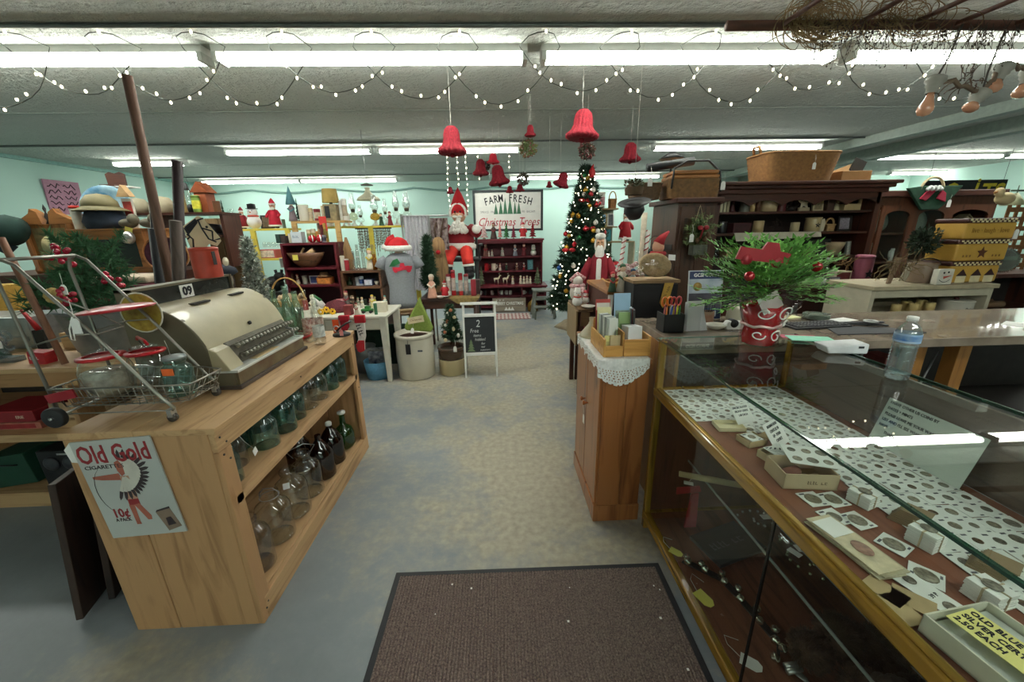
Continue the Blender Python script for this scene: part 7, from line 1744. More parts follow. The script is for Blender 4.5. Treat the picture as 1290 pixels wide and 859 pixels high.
# on top of the hutch
kz=hz
wbk=basket('large tan laundry basket with a white tag on top of the dark hutch',(xat(994,hy+.1,kz),hy+.12,kz),at(990,193,y=hy).z-kz,82*mpp(hcx,hy,kz),.34,'94683c',flare=1.16,tag=True)
put('end_handle',MB().tube([(-.33,-.05,.24),(-.35,-.04,.31),(-.35,.04,.31),(-.33,.05,.24)],.012,6),WICK,wbk)
bxo=box('light plywood box beside the large laundry basket',(xat(1068,hy+.05,kz),hy+.08,kz+.002),at(1060,216,y=hy).z-kz,38*mpp(hcx+.5,hy,kz),.22,'a8794a',name='plywood_box')
put('dark_board',MB().bx(-.06,.06,-.006,.006,0,.11),DARK,label='dark square board tilted on the plywood box',cat='board',loc=(xat(1074,hy+.06,kz),hy+.06,at(1060,216,y=hy).z+.001),rot=(0,.35,0))
put('tan_board',MB().bx(-.1,.1,-.006,.006,0,.05),PX_,label='light board leaning behind the dark square board',cat='board',loc=(xat(1060,hy+.12,kz),hy+.14,at(1060,216,y=hy).z+.001),rot=(0,-.35,0))

# ---------------------------------------------------------------- armoire with baskets
ay=3.3
ax0,ax1=at(852,300,y=ay).x,at(900,300,y=ay).x
az=at(875,249,y=ay).z
AR=thing('armoire','dark brown armoire with a hanging evergreen bouquet on its door','armoire',((ax0+ax1)/2,ay,0))
hw=(ax1-ax0)/2
AW=wood('2c1a10','4c2f1e','Z',.45,knots=0)
put('carcass',MB().bx(-hw,hw-.01,.02,.55,0,az-.04),AW,AR);put('cornice',MB().bx(-hw-.04,hw+.03,-.03,.58,az-.04,az),DKWOODX,AR,bev=.008)
d=put('door',MB().bx(-hw+.02,hw-.03,0,.02,.12,az-.07),AW,AR,bev=.004)
for q in((-hw+.05,-.01),(.01,hw-.06)):put('raised_panel',MB().bx(q[0],q[1],-.008,0,.3,az-.16),AW,d,bev=.006)
for k in range(3):put('side_strap',MB().bx(-hw-.006,-hw,.06,.5,.25+k*.55,.3+k*.55),DARK,AR)
p=at(880,290,y=ay-.06)
eb=thing('evergreen_bouquet','evergreen bouquet with red bow hanging on the armoire door','bouquet',(p.x,ay-.075,p.z))
g=random.Random(19)
for s in range(3):
    mb=MB()
    for i in range(8):a=g.uniform(0,6.28);needles((0,0,-.05*s),(math.cos(a),-.35,math.sin(a)+.3),.13,70,s*50+i,mb,w=.0018,nl=.05)
    put('evergreen_sprig',mb,[mat(('5a6b3a','4a5c34','6b7a4a')[s],.85,var=.35,scale=40),STEM],eb,kind='stuff')
put('red_bow',MB().ball((-.025,-.06,.02),(.025,.012,.02),8,5).ball((.025,-.06,.02),(.025,.012,.02),8,5).tube([(0,-.06,.01),(-.02,-.06,-.07)],.008,5),mat('8a1a22',.7),eb)
for q in((-.04,-.06,-.08),(.02,-.065,-.07),(.05,-.05,-.04)):put('pinecone',MB().lathe([(.004,-.025),(.018,-.01),(.016,.008),(.004,.025)],8,c=q,fl=(.2,4)),mat('5a3f2a',.9),eb)
put('tin_box',MB().bx(-.06,.06,-.05,.03,-.2,-.12),mat('55584c',.6,var=.3,scale=30),eb);put('hanger_ribbon',MB().tube([(-.045,.01,.04),(0,.03,.2),(.045,.01,.04)],.0025,4),mat('b8a27a',.8),eb);tagon(eb,(-.09,-.06,-.06),s=1.6)
# baskets on the armoire
pk=thing('picnic_basket','wicker picnic basket with wooden lid and black arched handle on the armoire','basket',(at(872,244,y=ay+.12).x,ay+.2,az+.002),rz=-.06)
ph_=at(870,224,y=ay).z-az
put('woven_body',weave(MB(),.42,.27,ph_,1.04,rnd_=.25),mat('77552f',.7,var=.3,scale=40),pk)
for k,(dx,ddx)in enumerate(((-.0,.40),(.0,.38))):put('wooden_lid',MB().bx(-ddx/2,ddx/2,-.13,.13,ph_+.002+k*.035,ph_+.033+k*.035),wood('7d4f24','a36a34','X',.5,knots=0),pk,bev=.01)
put('black_handle',MB().tube([(-.2,-.14,ph_*.5),(-.19,-.14,ph_+.08),(-.08,-.12,ph_+.14),(.1,-.11,ph_+.14),(.2,-.12,ph_+.05),(.22,-.13,ph_*.3)],.009,6),BLACK,pk);tagon(pk,(.225,-.15,ph_*.6),s=1.7)
b2=basket('dark twig basket tilted at the armoire edge beside the picnic basket',(at(813,250,y=ay+.2).x,ay+.25,az+.002),.13,.22,.2,'5c432c',flare=1.15)
tagon(b2,(.0,-.13,.14),s=1.8)
sl_=thing('greenery_basket','small moss and cone basket hanging at the armoire corner','basket',(at(797,240,y=ay).x,ay-.03,at(802,246,y=ay).z));put('woven_body',weave(MB(),.13,.13,.06,1.1,n=32,rnd_=1),mat('5a4630',.8),sl_);put('moss',shrub((0,0,.08),.07,.06,.04,160,.03,seed=4),mat('4a4a32',.9,var=.4),sl_,kind='stuff');put('handle',MB().tube([(.07*math.cos(a),0,.05+.1*math.sin(a))for a in[math.pi*i/10 for i in range(11)]],.004,5),STEEL,sl_)
put('string',MB().cyl((0,0,.15),(0,0,ZC-sl_.location.z),.002,4),STRING,sl_)
hp_=at(803,256,y=ay+.1)
ht=thing('black_hat','black felt hat hanging beside the armoire','hat',(at(800,258,y=ay).x,ay+.02,hp_.z-.03),rot=(.3,-.2,0));put('crown',MB().lathe([(.075,.03),(.085,-.04),(.05,-.1),(0,-.11)],16),BLACK,ht);put('brim',MB().lathe([(.07,.028),(.13,.03),(.135,.036),(.07,.036)],22),BLACK,ht);put('hook',MB().cyl((.05,0,0),(.16,.02,.02),.006,5),DARK,ht)
dk_=at(846,190,y=ay+.2)
ds=thing('desk_lamp','black lamp with an amber underside above the picnic basket','lamp',(at(849,250,y=ay+.3).x,ay+.42,az))
zz=dk_.z-az
put('pole',MB().cyl((0,0,0),(0,0,zz),.011,8),BLACK,ds);put('base',MB().lathe([(.07,0),(.07,.015),(0,.02)],16),BLACK,ds);put('shade',MB().lathe([(.105,zz-.03),(.05,zz+.01),(.02,zz+.03),(0,zz+.03)],18,sx=1.15),BLACK,ds);put('amber_lining',MB().lathe([(.098,zz-.032),(.04,zz-.004),(0,zz+.01)],18,sx=1.15),mat('a87a4a',.5),ds)
put('black_tube',MB().cyl((-.2,0,0),(.2,0,.05),.035,12),BLACK,label='black rolled case lying across the picnic basket lids',cat='case',loc=(at(833,207,y=ay+.2).x+.08,ay+.2,az+ph_+.108))

# ---------------------------------------------------------------- china hutch
cy=3.9
c0,c1=at(1098,300,y=cy).x,at(1240,300,y=cy).x
cz_=at(1150,240,y=cy).z
CH_=thing('china_hutch','dark wooden china hutch with arched glass doors and plates inside','hutch',((c0+c1)/2,cy,0))
hw=(c1-c0)/2
CW=wood('3a1f14','5d3826','Z',.42,knots=0)
put('cornice',MB().bx(-hw-.05,hw+.05,-.05,.42,cz_-.06,cz_),DKWOODX,CH_,bev=.01);put('frieze',MB().bx(-hw,hw,0,.4,cz_-.14,cz_-.06),CW,CH_)
put('back_panel',MB().bx(-hw,hw,.38,.4,0,cz_-.14),mat('2b1a12',.6),CH_)
for s in(-1,1):put('side_panel',MB().bx(s*hw-.02,s*hw+.02,0,.4,0,cz_-.14),CW,CH_)
put('lower_cabinet',MB().bx(-hw,hw,-.05,.38,0,.85),CW,CH_)
us=[at(q,300,y=cy).x-(c0+c1)/2 for q in(1101,1142,1184,1238)]
for k in range(3):
    a_,b_=us[k],us[k+1]
    for q in((a_,a_+.045),(b_-.045,b_)):put('door_stile',MB().bx(q[0],q[1],-.02,0,.86,cz_-.14),CW,CH_)
    n=12;w_=(b_-a_)/2-.045;m_=(a_+b_)/2;zt=cz_-.19
    put('arched_rail',MB().prism([(a_+.045,cz_-.14),(a_+.045,zt-.06)]+[(m_+w_*math.cos(math.pi-math.pi*i/n),zt-.06+.06*math.sin(math.pi*i/n))for i in range(n+1)]+[(b_-.045,zt-.06),(b_-.045,cz_-.14)],-.02,0),CW,CH_)
    if k<2:put('door_glass',MB().add([(a_+.045,-.008,.86),(b_-.045,-.008,.86),(b_-.045,-.008,zt),(a_+.045,-.008,zt)],[(0,1,2,3)]),glass('f0f4f2'),CH_)
    if k:put('partition',MB().bx(a_-.01,a_+.01,0,.38,.85,cz_-.14),CW,CH_)
sa,sb_=at(1118,293,y=cy+.2).z,at(1112,328,y=cy+.2).z
for z in(sa,sb_):put('shelf',MB().bx(-hw+.02,hw-.02,.02,.38,z-.018,z),CW,CH_)
PA,PB=On(cy+.2,sa),On(cy+.2,sb_)
PA(plate,1111,264,0,'floral china plate on the top shelf, door nearest the dark hutch',dy=.0).location.x=(us[0]+us[1]+c0+c1)/2;PA(plate,1155,264,0,'pale china plate standing by the door stile, middle door',dy=-.07).location.x=(us[1]+us[2]+c0+c1)/2;PA(plate,1146,263,0,'floral china plate behind the pale plate, middle door',dy=.07).location.x=(us[1]+us[2]+c0+c1)/2-.012
PB(plate,1106,301,0,'scalloped blue white plate on the lower china shelf',dy=.07).location.x=(us[0]+us[1]+c0+c1)/2;PB(plate,1150,303,0,'china plate behind the dark topiary').location.x=(us[1]+us[2]+c0+c1)/2;PB(mug,1121,313,5,'white china cup next to the scalloped plate',c='cfd6d2',dy=-.12,rz=3.1)
t=thing('birdhouse','small white birdhouse in the arched niche of the china hutch','birdhouse',(xat(1208,cy+.1,sa),cy+.1,sa+.002));put('house',MB().prism([(-.07,0),(.07,0),(.07,.1),(0,.15),(-.07,.1)],-.04,.04),mat('cdbf9c',.7),t);put('hole',MB().cyl((0,-.042,.07),(0,-.038,.07),.018,10),INK,t);put('roof',MB().prism([(-.085,.09),(0,.16),(.085,.09),(.085,.105),(0,.175),(-.085,.105)],-.05,.05),mat('8d8466',.7),t)
# green cloth with bow over the hutch corner
p=at(1170,246,y=cy-.06)
gc=thing('fabric_wreath','dark green cloth with a red bow and wooden hoop hung on the china hutch','decoration',(p.x,cy-.062,p.z))
def sc_(px,py):return((px-1170)*.0086,(246-py)*.0086)
put('green_cloth',MB().prism([sc_(*q)for q in((1140,238),(1160,236),(1180,236),(1206,236),(1196,250),(1184,262),(1163,262),(1152,250))],-.02,.008),mat('143a26',.9,var=.3,scale=30),gc,bev=.008)
put('red_bow',MB().prism([sc_(*q)for q in((1165,238),(1173,242),(1164,252),(1156,250))],-.035,-.02).prism([sc_(*q)for q in((1180,240),(1186,244),(1188,254),(1176,250))],-.035,-.02),mat('9a1c38',.8),gc,bev=.006)
put('hoop',MB().tube([(.115*math.cos(a),-.01,.055+.11*math.sin(a))for a in[math.pi*i/14 for i in range(15)]],.011,6),mat('c4b08a',.6),gc)
mb=MB()
for k in range(7):mb.ball(((k-3)*.022,-.035,.055+.015*(k%2)),.02,6,5)
put('white_flowers',mb,mat('cdcfcc',.8),gc);tagon(gc,(.21,-.02,-.08),s=1.8)
# black banner with yellow letters far behind
by_=7.9
q0,q1=at(1162,238,y=by_),at(1266,238,y=by_)
bn2=thing('black_banner','black banner with yellow letters hung beyond the china hutch','banner',((q0.x+q1.x)/2,by_,at(1200,256,y=by_).z))
bw_=(q1.x-q0.x)/2;bh_=at(1200,227,y=by_).z-at(1200,256,y=by_).z
put('banner_cloth',MB().bx(-bw_,bw_,-.005,.005,0,bh_),mat('1b1c1e',.8),bn2)
YL=mat('d8c030',.7)
for s,px,py,sz in(('o',1199,236,.5),('i',1230,235,.42),('TS',1248,243,.46)):
    a=at(px,py,y=by_);text('lettering',s,sz,YL,bn2,(a.x-(q0.x+q1.x)/2,-.007,a.z-at(1200,256,y=by_).z),shear=.1,bold=.01)
for s in(-1,1):put('hanging_cord',MB().cyl((s*bw_*.9,0,bh_),(s*bw_*.9,0,ZC-bn2.location.z),.004,4),BLACK,bn2)

# ---------------------------------------------------------------- white shelf with nested boxes
wy=2.62
w0,w1=at(1103,360,y=wy).x,at(1250,362,y=wy).x
wz=at(1180,359,y=wy).z
ws=thing('white_shelf','low cream painted shelf unit behind the laminate counter','shelf',((w0+w1)/2,wy,0))
hw=(w1-w0)/2;WSM=mat('b9b29c',.6,var=.12,scale=10)
put('top_board',MB().bx(-hw-.02,hw+.03,-.02,.4,wz-.03,wz),mat('a89c82',.6,var=.1),ws,bev=.004)
for s in(-1,1):put('side_panel',MB().bx(s*hw-.015,s*hw+.015,0,.38,0,wz-.03),WSM,ws)
put('apron',MB().bx(-hw+.015,hw-.015,0,.02,wz-.085,wz-.03),WSM,ws);put('back_panel',MB().bx(-hw+.015,hw-.015,.36,.38,0,wz-.03),mat('8d8670',.7),ws)
mz_=at(1150,394,y=wy+.1).z
put('middle_shelf',MB().bx(-hw+.015,hw-.015,.0,.36,mz_-.02,mz_),WSM,ws)
M1,M2=On(wy+.1,mz_),On(wy+.14,wz)
for k,(px,tp)in enumerate(((1127,383),(1139,379),(1148,382),(1158,378),(1169,381))):
    M1(candle,px,tp,10,('cream votive candle nearest the shelf side','second cream votive candle, set back','third cream votive candle, in front','fourth cream votive candle, tallest in view','last cream votive candle by the lettered pot')[k],c='cdb57a',dy=(.0,.06,-.02,.06,.0)[k])
t=M1(tin,1200,377,32,'white lidded pot lettered Prims on the shelf',c='c2bfb2',name='lettered_pot');text('lettering','Prims',.035,INK,t,(0,-.102,.035),shear=.2);put('knob',MB().ball((0,0,.1),.016,8,6),mat('5a2a2a',.5),t)
bt2=M2(crock,1157,331,27,'taupe metal bucket on the cream shelf top',c='7d6a5a',name='taupe_bucket',rim=True);put('handle',MB().tube([(.1*math.cos(a),-.03,.13+.05*math.sin(a))for a in[math.pi*i/10 for i in range(11)]],.004,5),DARK,bt2)
t=thing('topiary','dark round topiary of small leaves on the taupe bucket','plant',(bt2.location.x,wy+.18,at(1161,329,y=wy+.14).z+.006));put('leaves',shrub((0,0,.14),.085,.085,.1,700,.03,seed=7),mat('22301f',.8,var=.4,scale=40),t,kind='stuff');put('stem',MB().cyl((0,0,-.012),(0,0,.1),.008,6),TRK,t)
sf=thing('snowman_block','white wooden block painted with a snowman face','wood block',(xat(1184,wy+.02,wz),wy+.02,wz+.002),rz=.05);put('block',MB().bx(-.062,.062,-.02,.02,0,.11),mat('d5d2c6',.6),sf,bev=.004);put('carrot_nose',MB().add([(-.02,-.021,.06),(-.015,-.021,.04),(.05,-.021,.065)],[(0,1,2)]),mat('b04a3a',.6),sf);put('eyes',MB().cyl((-.02,-.022,.085),(-.02,-.02,.085),.007,8).cyl((.015,-.022,.088),(.015,-.02,.088),.007,8),INK,sf,kind='stuff');put('smile',MB().tube([(-.045+k*.012,-.021,.035-.018*math.sin(k*.45))for k in range(8)],.002,4),INK,sf)
YB=mat('bf9440',.5,var=.08,scale=12)
xs_=xat(1216,wy+.1,wz);zc=wz+.002
for k,(w_,h_,nm)in enumerate(((.41,.155,'bottom'),(.42,.155,'middle'),(.41,.145,'top'))):
    t=thing('nesting_box',('yellow country box with painted houses, bottom of the stack of three','yellow country box with a big star, middle of the stack','yellow country box with lettering, top of the stack')[k],'box',(xs_+k*.012,wy+.17,zc),rz=.05)
    put('box_body',MB().bx(-w_/2,w_/2,-.1,.1,0,h_-.03),YB,t,bev=.015,seg=3);put('lid',MB().bx(-w_/2-.006,w_/2+.006,-.106,.106,h_-.032,h_),mat('3f1a16',.5),t,bev=.012,seg=3)
    mb=MB()
    for i in range(22):
        for j in range(2):
            if(i+j)%2:mb.bx(-w_/2+.01+i*(w_-.02)/22,-w_/2+.01+(i+1)*(w_-.02)/22,-.108,-.106,h_-.029+j*.013,h_-.017+j*.013)
    put('checker_trim',mb,mat('d8cba0',.6),t,kind='stuff')
    BRN=mat('5c3420',.6)
    if k==2:text('lettering','live · laugh · love',.05,mat('8a6422',.6),t,(0,-.1012,.06),sx=.9)
    if k==1:put('painted_star',MB().prism([((.045 if i%2==0 else .02)*math.sin(i*math.pi/5),.06+(.045 if i%2==0 else .02)*math.cos(i*math.pi/5))for i in range(10)],-.1016,-.1),BRN,t);text('lettering','* * *',.04,BRN,t,(-.12,-.1012,.03));text('lettering','* * *',.04,BRN,t,(.12,-.1012,.03))
    if k==0:
        for q in(-.1,.02,.13):put('painted_house',MB().prism([(q-.04,0),(q+.04,0),(q+.04,.05),(q,.085),(q-.04,.05)],-.1016,-.1),mat('d8cba8',.6),t);put('painted_roof',MB().prism([(q-.045,.05),(q+.045,.05),(q,.1)],-.103,-.1016),mat('33161a',.6),t)
    if k==2:tagon(t,(.2,-.11,.03),s=1.7,string=False)
    zc+=h_+.0015
t=thing('twig_bundle','hay, sticks and little wooden stars heaped at the cream shelf end','decoration',(xat(1122,wy+.1,wz),wy+.1,wz+.002));put('hay',tangle((0,-.02,.14),.08,40,6,.002,.35,.1,15),mat('6b5a3a',.9),t,kind='stuff');put('wooden_slat',MB().hexa([(-.03,0,0),(0,0,0),(0,.012,0),(-.03,.012,0)],[(.0,0,.19),(.04,0,.19),(.04,.012,.19),(.0,.012,.19)]),wood('5a4838','7a6450','Z',.8,knots=0),t)
for k in range(3):put('craft_stick',MB().cyl((.05+k*.02,-.01,.02),(.1+k*.012,.0,.15-k*.02),.007,5),mat('a8a08c',.8),t)
# goods at the picture's edge
ey=2.95
et=thing('dark_shelf','dark wooden shelf unit of baskets past the nested boxes','shelf',(at(1275,350,y=ey).x,ey,0))
ez=at(1270,344,y=ey).z
put('top_board',MB().bx(-.2,.5,-.05,.35,ez-.03,ez),DKWOODX,et);put('back_panel',MB().bx(-.2,.5,.33,.35,0,ez-.03),DARK,et)
for q in(-.2,.47):put('side_panel',MB().bx(q,q+.03,0,.33,0,ez-.03),DKWOOD,et)
e2=at(1265,389,y=ey).z
put('lower_shelf',MB().bx(-.17,.47,0,.33,e2-.02,e2),DKWOODX,et)
for k in range(3):put('log',MB().cyl((-.16+k*.03,.06+k*.09,e2+.03),(.06+k*.02,.05+k*.09,e2+.03),.029,10),wood('4a3626','7a5c40','X',.8,knots=0),label=('front brown log on the dark shelf at the counter end','middle brown log on the dark shelf','rear brown log on the dark shelf')[k],cat='log',loc=et.location)
pl=at(1267,326,y=ey+.05)
tr=thing('silver_tray','oval silver tray with a lacy rim standing on the dark shelf','tray',(pl.x,ey+.06,ez),rot=(-.15,0,0))
mb=MB();mb.T=rotm((0,0,.1),R(90));mb.lathe([(0,0),(.1,0),(.12,.012),(.145,.016),(.148,.012),(.12,.004)],28,sy=.66);put('tray_plate',mb,mat('b4b2aa',.18,.9,var=.1),tr)
mb=MB()
for k in range(26):a=k*2*math.pi/26;mb.tube([(.146*math.cos(a)+.009*math.cos(b),-.014,.1+.097*math.sin(a)+.009*math.sin(b))for b in[i*1.05 for i in range(6)]],.002,4,closed=True)
put('lacy_rim',mb,mat('a8a69e',.2,.9),tr,kind='stuff')
lt=thing('lattice_crate','tan lattice wooden crate standing above the silver tray','crate',(at(1278,300,y=ey+.2).x,ey+.22,ez))
lh=at(1278,258,y=ey+.2).z-ez
for k in range(7):put('slat',MB().bx(-.13,.3,-.008,.0,.02+k*lh/7,.02+k*lh/7+lh*.07),WICKD,lt)
for k in range(6):put('slat',MB().bx(-.12+k*.075,-.09+k*.075,.0,.008,0,lh),WICKD,lt)
dk2=thing('straw_duck','cream straw duck perched on the lattice crate','duck figure',(at(1262,262,y=ey+.2).x,ey+.2,ez+lh),rz=.2);put('body',MB().ball((0,0,.05),(.09,.05,.05),12,8).ball((-.09,0,.1),(.035,.03,.035),10,7).tube([(-.06,0,.06),(-.085,0,.09)],.026,8),mat('b9a67e',.8,bump=.3),dk2);put('beak',MB().cyl((-.12,0,.1),(-.145,0,.095),.009,6),mat('b07a3a',.6),dk2)
t=thing('tin_bird','grey green tin star on a cream cone roof by the straw duck','ornament',(at(1276,258,y=ey+.3).x,ey+.3,ez+lh));put('roof',MB().lathe([(.08,0),(.01,.1),(0,.1)],8),mat('b8b894',.6),t);put('weathervane',MB().bx(-.06,.06,-.003,.003,.11,.125).cyl((0,0,.1),(0,0,.16),.004,5),mat('5a6a5c',.5),t)

# ---------------------------------------------------------------- desk, black panels, santas beside the tree
dy_=2.95
k0,k1=at(766,400,y=dy_).x,at(832,400,y=dy_).x
dzz=at(790,360,y=dy_+.25).z
dk3=thing('writing_desk','brown desk with white edged side heaped with Christmas toys','desk',((k0+k1)/2,dy_+.35,0))
hw=(k1-k0)/2
put('desk_top',MB().bx(-hw-.02,hw+.02,-.36,.36,dzz-.03,dzz),wood('6b4424','96653a','X',.45,knots=0),dk3,bev=.006)
for q in(-hw,hw-.03):put('side_panel',MB().bx(q,q+.03,-.33,.33,0,dzz-.03),mat('4a2a20',.5,var=.2),dk3)
put('white_edge',MB().bx(-hw-.004,-hw+.034,-.345,-.33,0,dzz-.03),SNOW,dk3);put('back_panel',MB().bx(-hw,hw,.31,.33,0,dzz-.03),DARK,dk3)
G1=On(dy_-.05,dzz)
bs=basket('tan wicker tray basket of toys on the desk',(xat(793,dy_+.1,dzz),dy_+.16,dzz+.002),.05,.3,.2,'a8743c',flare=1.15)
for px,top,l,c1,c2 in((783,332,'white elf doll among the desk toys','d8d0c4','2d5a3a'),(796,338,'striped blue and white snow doll on the desk','b8c4cc','2a4a6a'),(771,342,'green hatted elf at the desk end','2f4a34','a8202a'),(808,344,'black and silver bead doll beside the plastic bag','2a2628','b0acac')):
    G1(figurine,px,top,11,l,c=c1,c2=c2)
for px,top,l in((779,298,'red and white candy cane pole leaning over the desk, nearer the tree'),(809,290,'red and white candy cane pole leaning by the armoire')):
    a=at(px,350,y=dy_+.3);b=at(px+8,top,y=dy_+.3);t=thing('candy_cane',l,'candy cane',(a.x,dy_+.3,dzz));v_=b-V((a.x,dy_+.3,dzz));v_.y=0
    put('pole',MB().cyl((0,0,0),v_,.016,8),mat('e2dcd4',.5),t);n=16
    put('red_stripe',MB().tube([v_*(i/60)+V((.015*math.cos(i*.9),.015*math.sin(i*.9),0))for i in range(61)],.006,4),mat('a8202a',.5),t)
gl_=thing('gingham_swag','red and white gingham ribbon heap on the desk toys','ribbon',(xat(800,dy_+.2,dzz),dy_+.42,dzz+.01));mb=MB();g=random.Random(23)
for i in range(9):a=g.uniform(0,6.28);mb.tube([(.1*math.cos(a+j*.6)*g.uniform(.6,1),.06*math.sin(a+j*.6),.05+.012*i+.02*math.sin(j))for j in range(6)],.02,6)
put('ribbon',mb,mat('b85a62',.8,var=.3,scale=60,c2='e8dcd8'),gl_)
el_=thing('elf_doll','elf doll with red hat beside the dark lantern','doll',(xat(822,dy_+.3,dzz),dy_+.25,dzz+.002));eh=at(825,292,y=dy_+.3).z-dzz
put('body',MB().lathe([(.09,0),(.08,eh*.3),(.05,eh*.55),(.03,eh*.62)],12),mat('2f4a2c',.8),el_);put('head',MB().ball((0,0,eh*.72),(.05,.05,.06),10,7),SKIN,el_);put('red_hat',MB().tube([(0,0,eh*.78),(.03,0,eh*.9),(.08,0,eh)],[.05,.03,.008],8),mat('a8202a',.8),el_);put('scarf',MB().tube([(.05*math.cos(i*.6),.05*math.sin(i*.6),eh*.6)for i in range(11)],.02,6,closed=True),mat('c02a38',.8),el_)
lantern('dark metal lantern with a white tag on the desk behind the plastic bag',(xat(838,dy_+.25,dzz),dy_+.54,dzz+.002),at(838,298,y=dy_+.3).z-dzz,.16,'33312f')
by2=2.62
b0_,b1_=at(797,380,y=by2).x,at(852,380,y=by2).x;bz2=at(822,353,y=by2).z
bp_=thing('black_cabinet','black framed display cabinet behind the brochures','cabinet',((b0_+b1_)/2,by2,0));hw=(b1_-b0_)/2
put('carcass',MB().bx(-hw,hw,.01,.2,0,bz2-.02),BLACK,bp_);put('top_board',MB().bx(-hw-.01,hw+.01,-.01,.21,bz2-.02,bz2),wood('6b5238','8f7350','X',.6,knots=0),bp_)
for q in((-hw,-hw+.03),(hw-.03,hw)):put('door_stile',MB().bx(q[0],q[1],0,.01,.1,bz2-.03),mat('0f0f12',.4),bp_)
put('door_rail',MB().bx(-hw+.03,hw-.03,0,.01,bz2-.08,bz2-.03),mat('0f0f12',.4),bp_)
yt=put('yellow_ribbon',MB().prism([(.02,-.01),(.085,-.01),(.055,-.16),(.02,-.2),(-.005,-.16)],-.008,-.004),mat('b8923a',.6),bp_,loc=(.04,0,bz2));scribble('lettering',.11,.018,INK,yt,(.035,-.0085,-.085),(R(90),R(-68),0))
pbz=thing('plastic_bag','burlap pillow in a shiny clear plastic bag on the black cabinet','bag',((b0_+b1_)/2+.01,by2+.06,bz2+.012),rot=(-.3,.1,0))
put('burlap',MB().ball((0,0,.09),(.12,.03,.088),14,9),mat('a8906c',.9,var=.2,scale=60,bump=.3),pbz)
mb=MB();n=12;vs=[]
for j in range(n+1):
    for i in range(n+1):
        u,v=i/n-.5,j/n;b_=math.sin(math.pi*(u+.5))*math.sin(math.pi*v);vs.append((u*.29+.01*math.sin(j*2.3),-.012-.035*b_+.008*math.sin(i*3.1+j*2.2),v*.2-.0+.004*math.sin(i*2)))
mb.add(vs,[(j*(n+1)+i,j*(n+1)+i+1,(j+1)*(n+1)+i+1,(j+1)*(n+1)+i)for j in range(n)for i in range(n)],0,True);put('clear_film',mb,glass('f4f2ee',1.6,.08),pbz);put('white_label',MB().bx(.07,.12,-.05,-.048,.12,.16),CARD,pbz)
# standing santa by the tree
sy2=5.1
p=at(757,300,y=sy2)
sn=thing('standing_santa','tall standing santa in a red coat between the tree and the desk','santa doll',(at(757,330,y=sy2).x-.02,sy2,0),rz=-.3)
zt=at(757,296,y=sy2).z
put('robe',MB().lathe([(.26,0),(.27,.05),(.22,zt*.45),(.2,zt*.6),(.17,zt*.78),(.08,zt*.85)],20),mat('7e1020',.85,var=.15),sn)
put('fur_front',MB().bx(-.045,.045,-.25,-.17,.05,zt*.8),FUR,sn,bev=.03,seg=3)
for s in(-1,1):put('sleeve',MB().tube([(s*.15,0,zt*.78),(s*.27,-.06,zt*.66),(s*.3,-.14,zt*.57)],[.07,.08,.085],10),mat('7e1020',.85,var=.15),sn);put('mitten',MB().ball((s*.3,-.18,zt*.53),(.075,.06,.075),10,7),mat('d8ccb8',.95,bump=.6,scale=60),sn)
put('head',MB().ball((0,-.01,zt*.92),(.085,.09,.1),12,9).ball((0,-.1,zt*.915),.018,6,5),SKIN,sn);put('eyes',MB().ball((-.03,-.087,zt*.935),.01,6,4).ball((.03,-.087,zt*.935),.01,6,4),INK,sn)
put('beard',MB().ball((0,-.08,zt*.84),(.085,.06,.12),12,8).ball((0,-.04,zt*.99),(.1,.1,.045),12,7).ball((-.08,0,zt*.92),(.03,.05,.08),8,6).ball((.08,0,zt*.92),(.03,.05,.08),8,6),FUR,sn)
put('glasses',MB().tube([(-.03+.024*math.cos(i*.6),-.1,zt*.93+.02*math.sin(i*.6))for i in range(11)],.003,4,closed=True).tube([(.03+.024*math.cos(i*.6),-.1,zt*.93+.02*math.sin(i*.6))for i in range(11)],.003,4,closed=True),GOLD,sn)
sn.scale=(.7,.7,1)
put('toy_bear',MB().ball((.08,-.26,zt*.5),(.07,.06,.08),10,7).ball((.08,-.28,zt*.6),.05,10,7),mat('9a6f44',.9),sn)
# drop leaf chest with snowmen
q0,q1=at(727,400,y=3.35).x,min(at(766,400,y=3.35).x,k0-.03);qz=at(745,384,y=3.5).z
cht=thing('drop_leaf_chest','small brown drop leaf chest carrying snowmen before the tall tree','chest',((q0+q1)/2,3.55,0));hw=(q1-q0)/2
put('top',MB().bx(-hw,hw,-.25,.25,qz-.025,qz),wood('4a3522','6d5236','X',.5,knots=0),cht,bev=.004);put('drop_leaf',MB().bx(-hw-.012,-hw+.002,-.22,.22,qz-.35,qz-.02),wood('5d4a34','8a7252','Z',.5,knots=0),cht)
for sx in(-1,1):
    for sy in(-1,1):put('leg',MB().bx(sx*(hw-.04)-.02,sx*(hw-.04)+.02,sy*.2-.02,sy*.2+.02,0,qz-.025),DKWOOD,cht)
put('drawer',MB().bx(-hw+.03,hw-.03,-.235,-.2,qz-.16,qz-.03),wood('4a3522','6d5236','X',.5,knots=0),cht)
J1=On(3.5,qz)
J1(snowman,727,362,8,'white snowman light with red base on the drop leaf chest',hat='e8e4dc',scarf='c84a3a',dy=-.05);J1(snowman,738,365,10,'snowman with a red hat on the drop leaf chest',hat='a8202a',scarf='a8202a',dy=.08)
bs2=bowl('white dish with a red hatted snowman on the chest',(xat(741,3.36,qz),3.36,qz+.002),.02,.13,'dcd8d2')
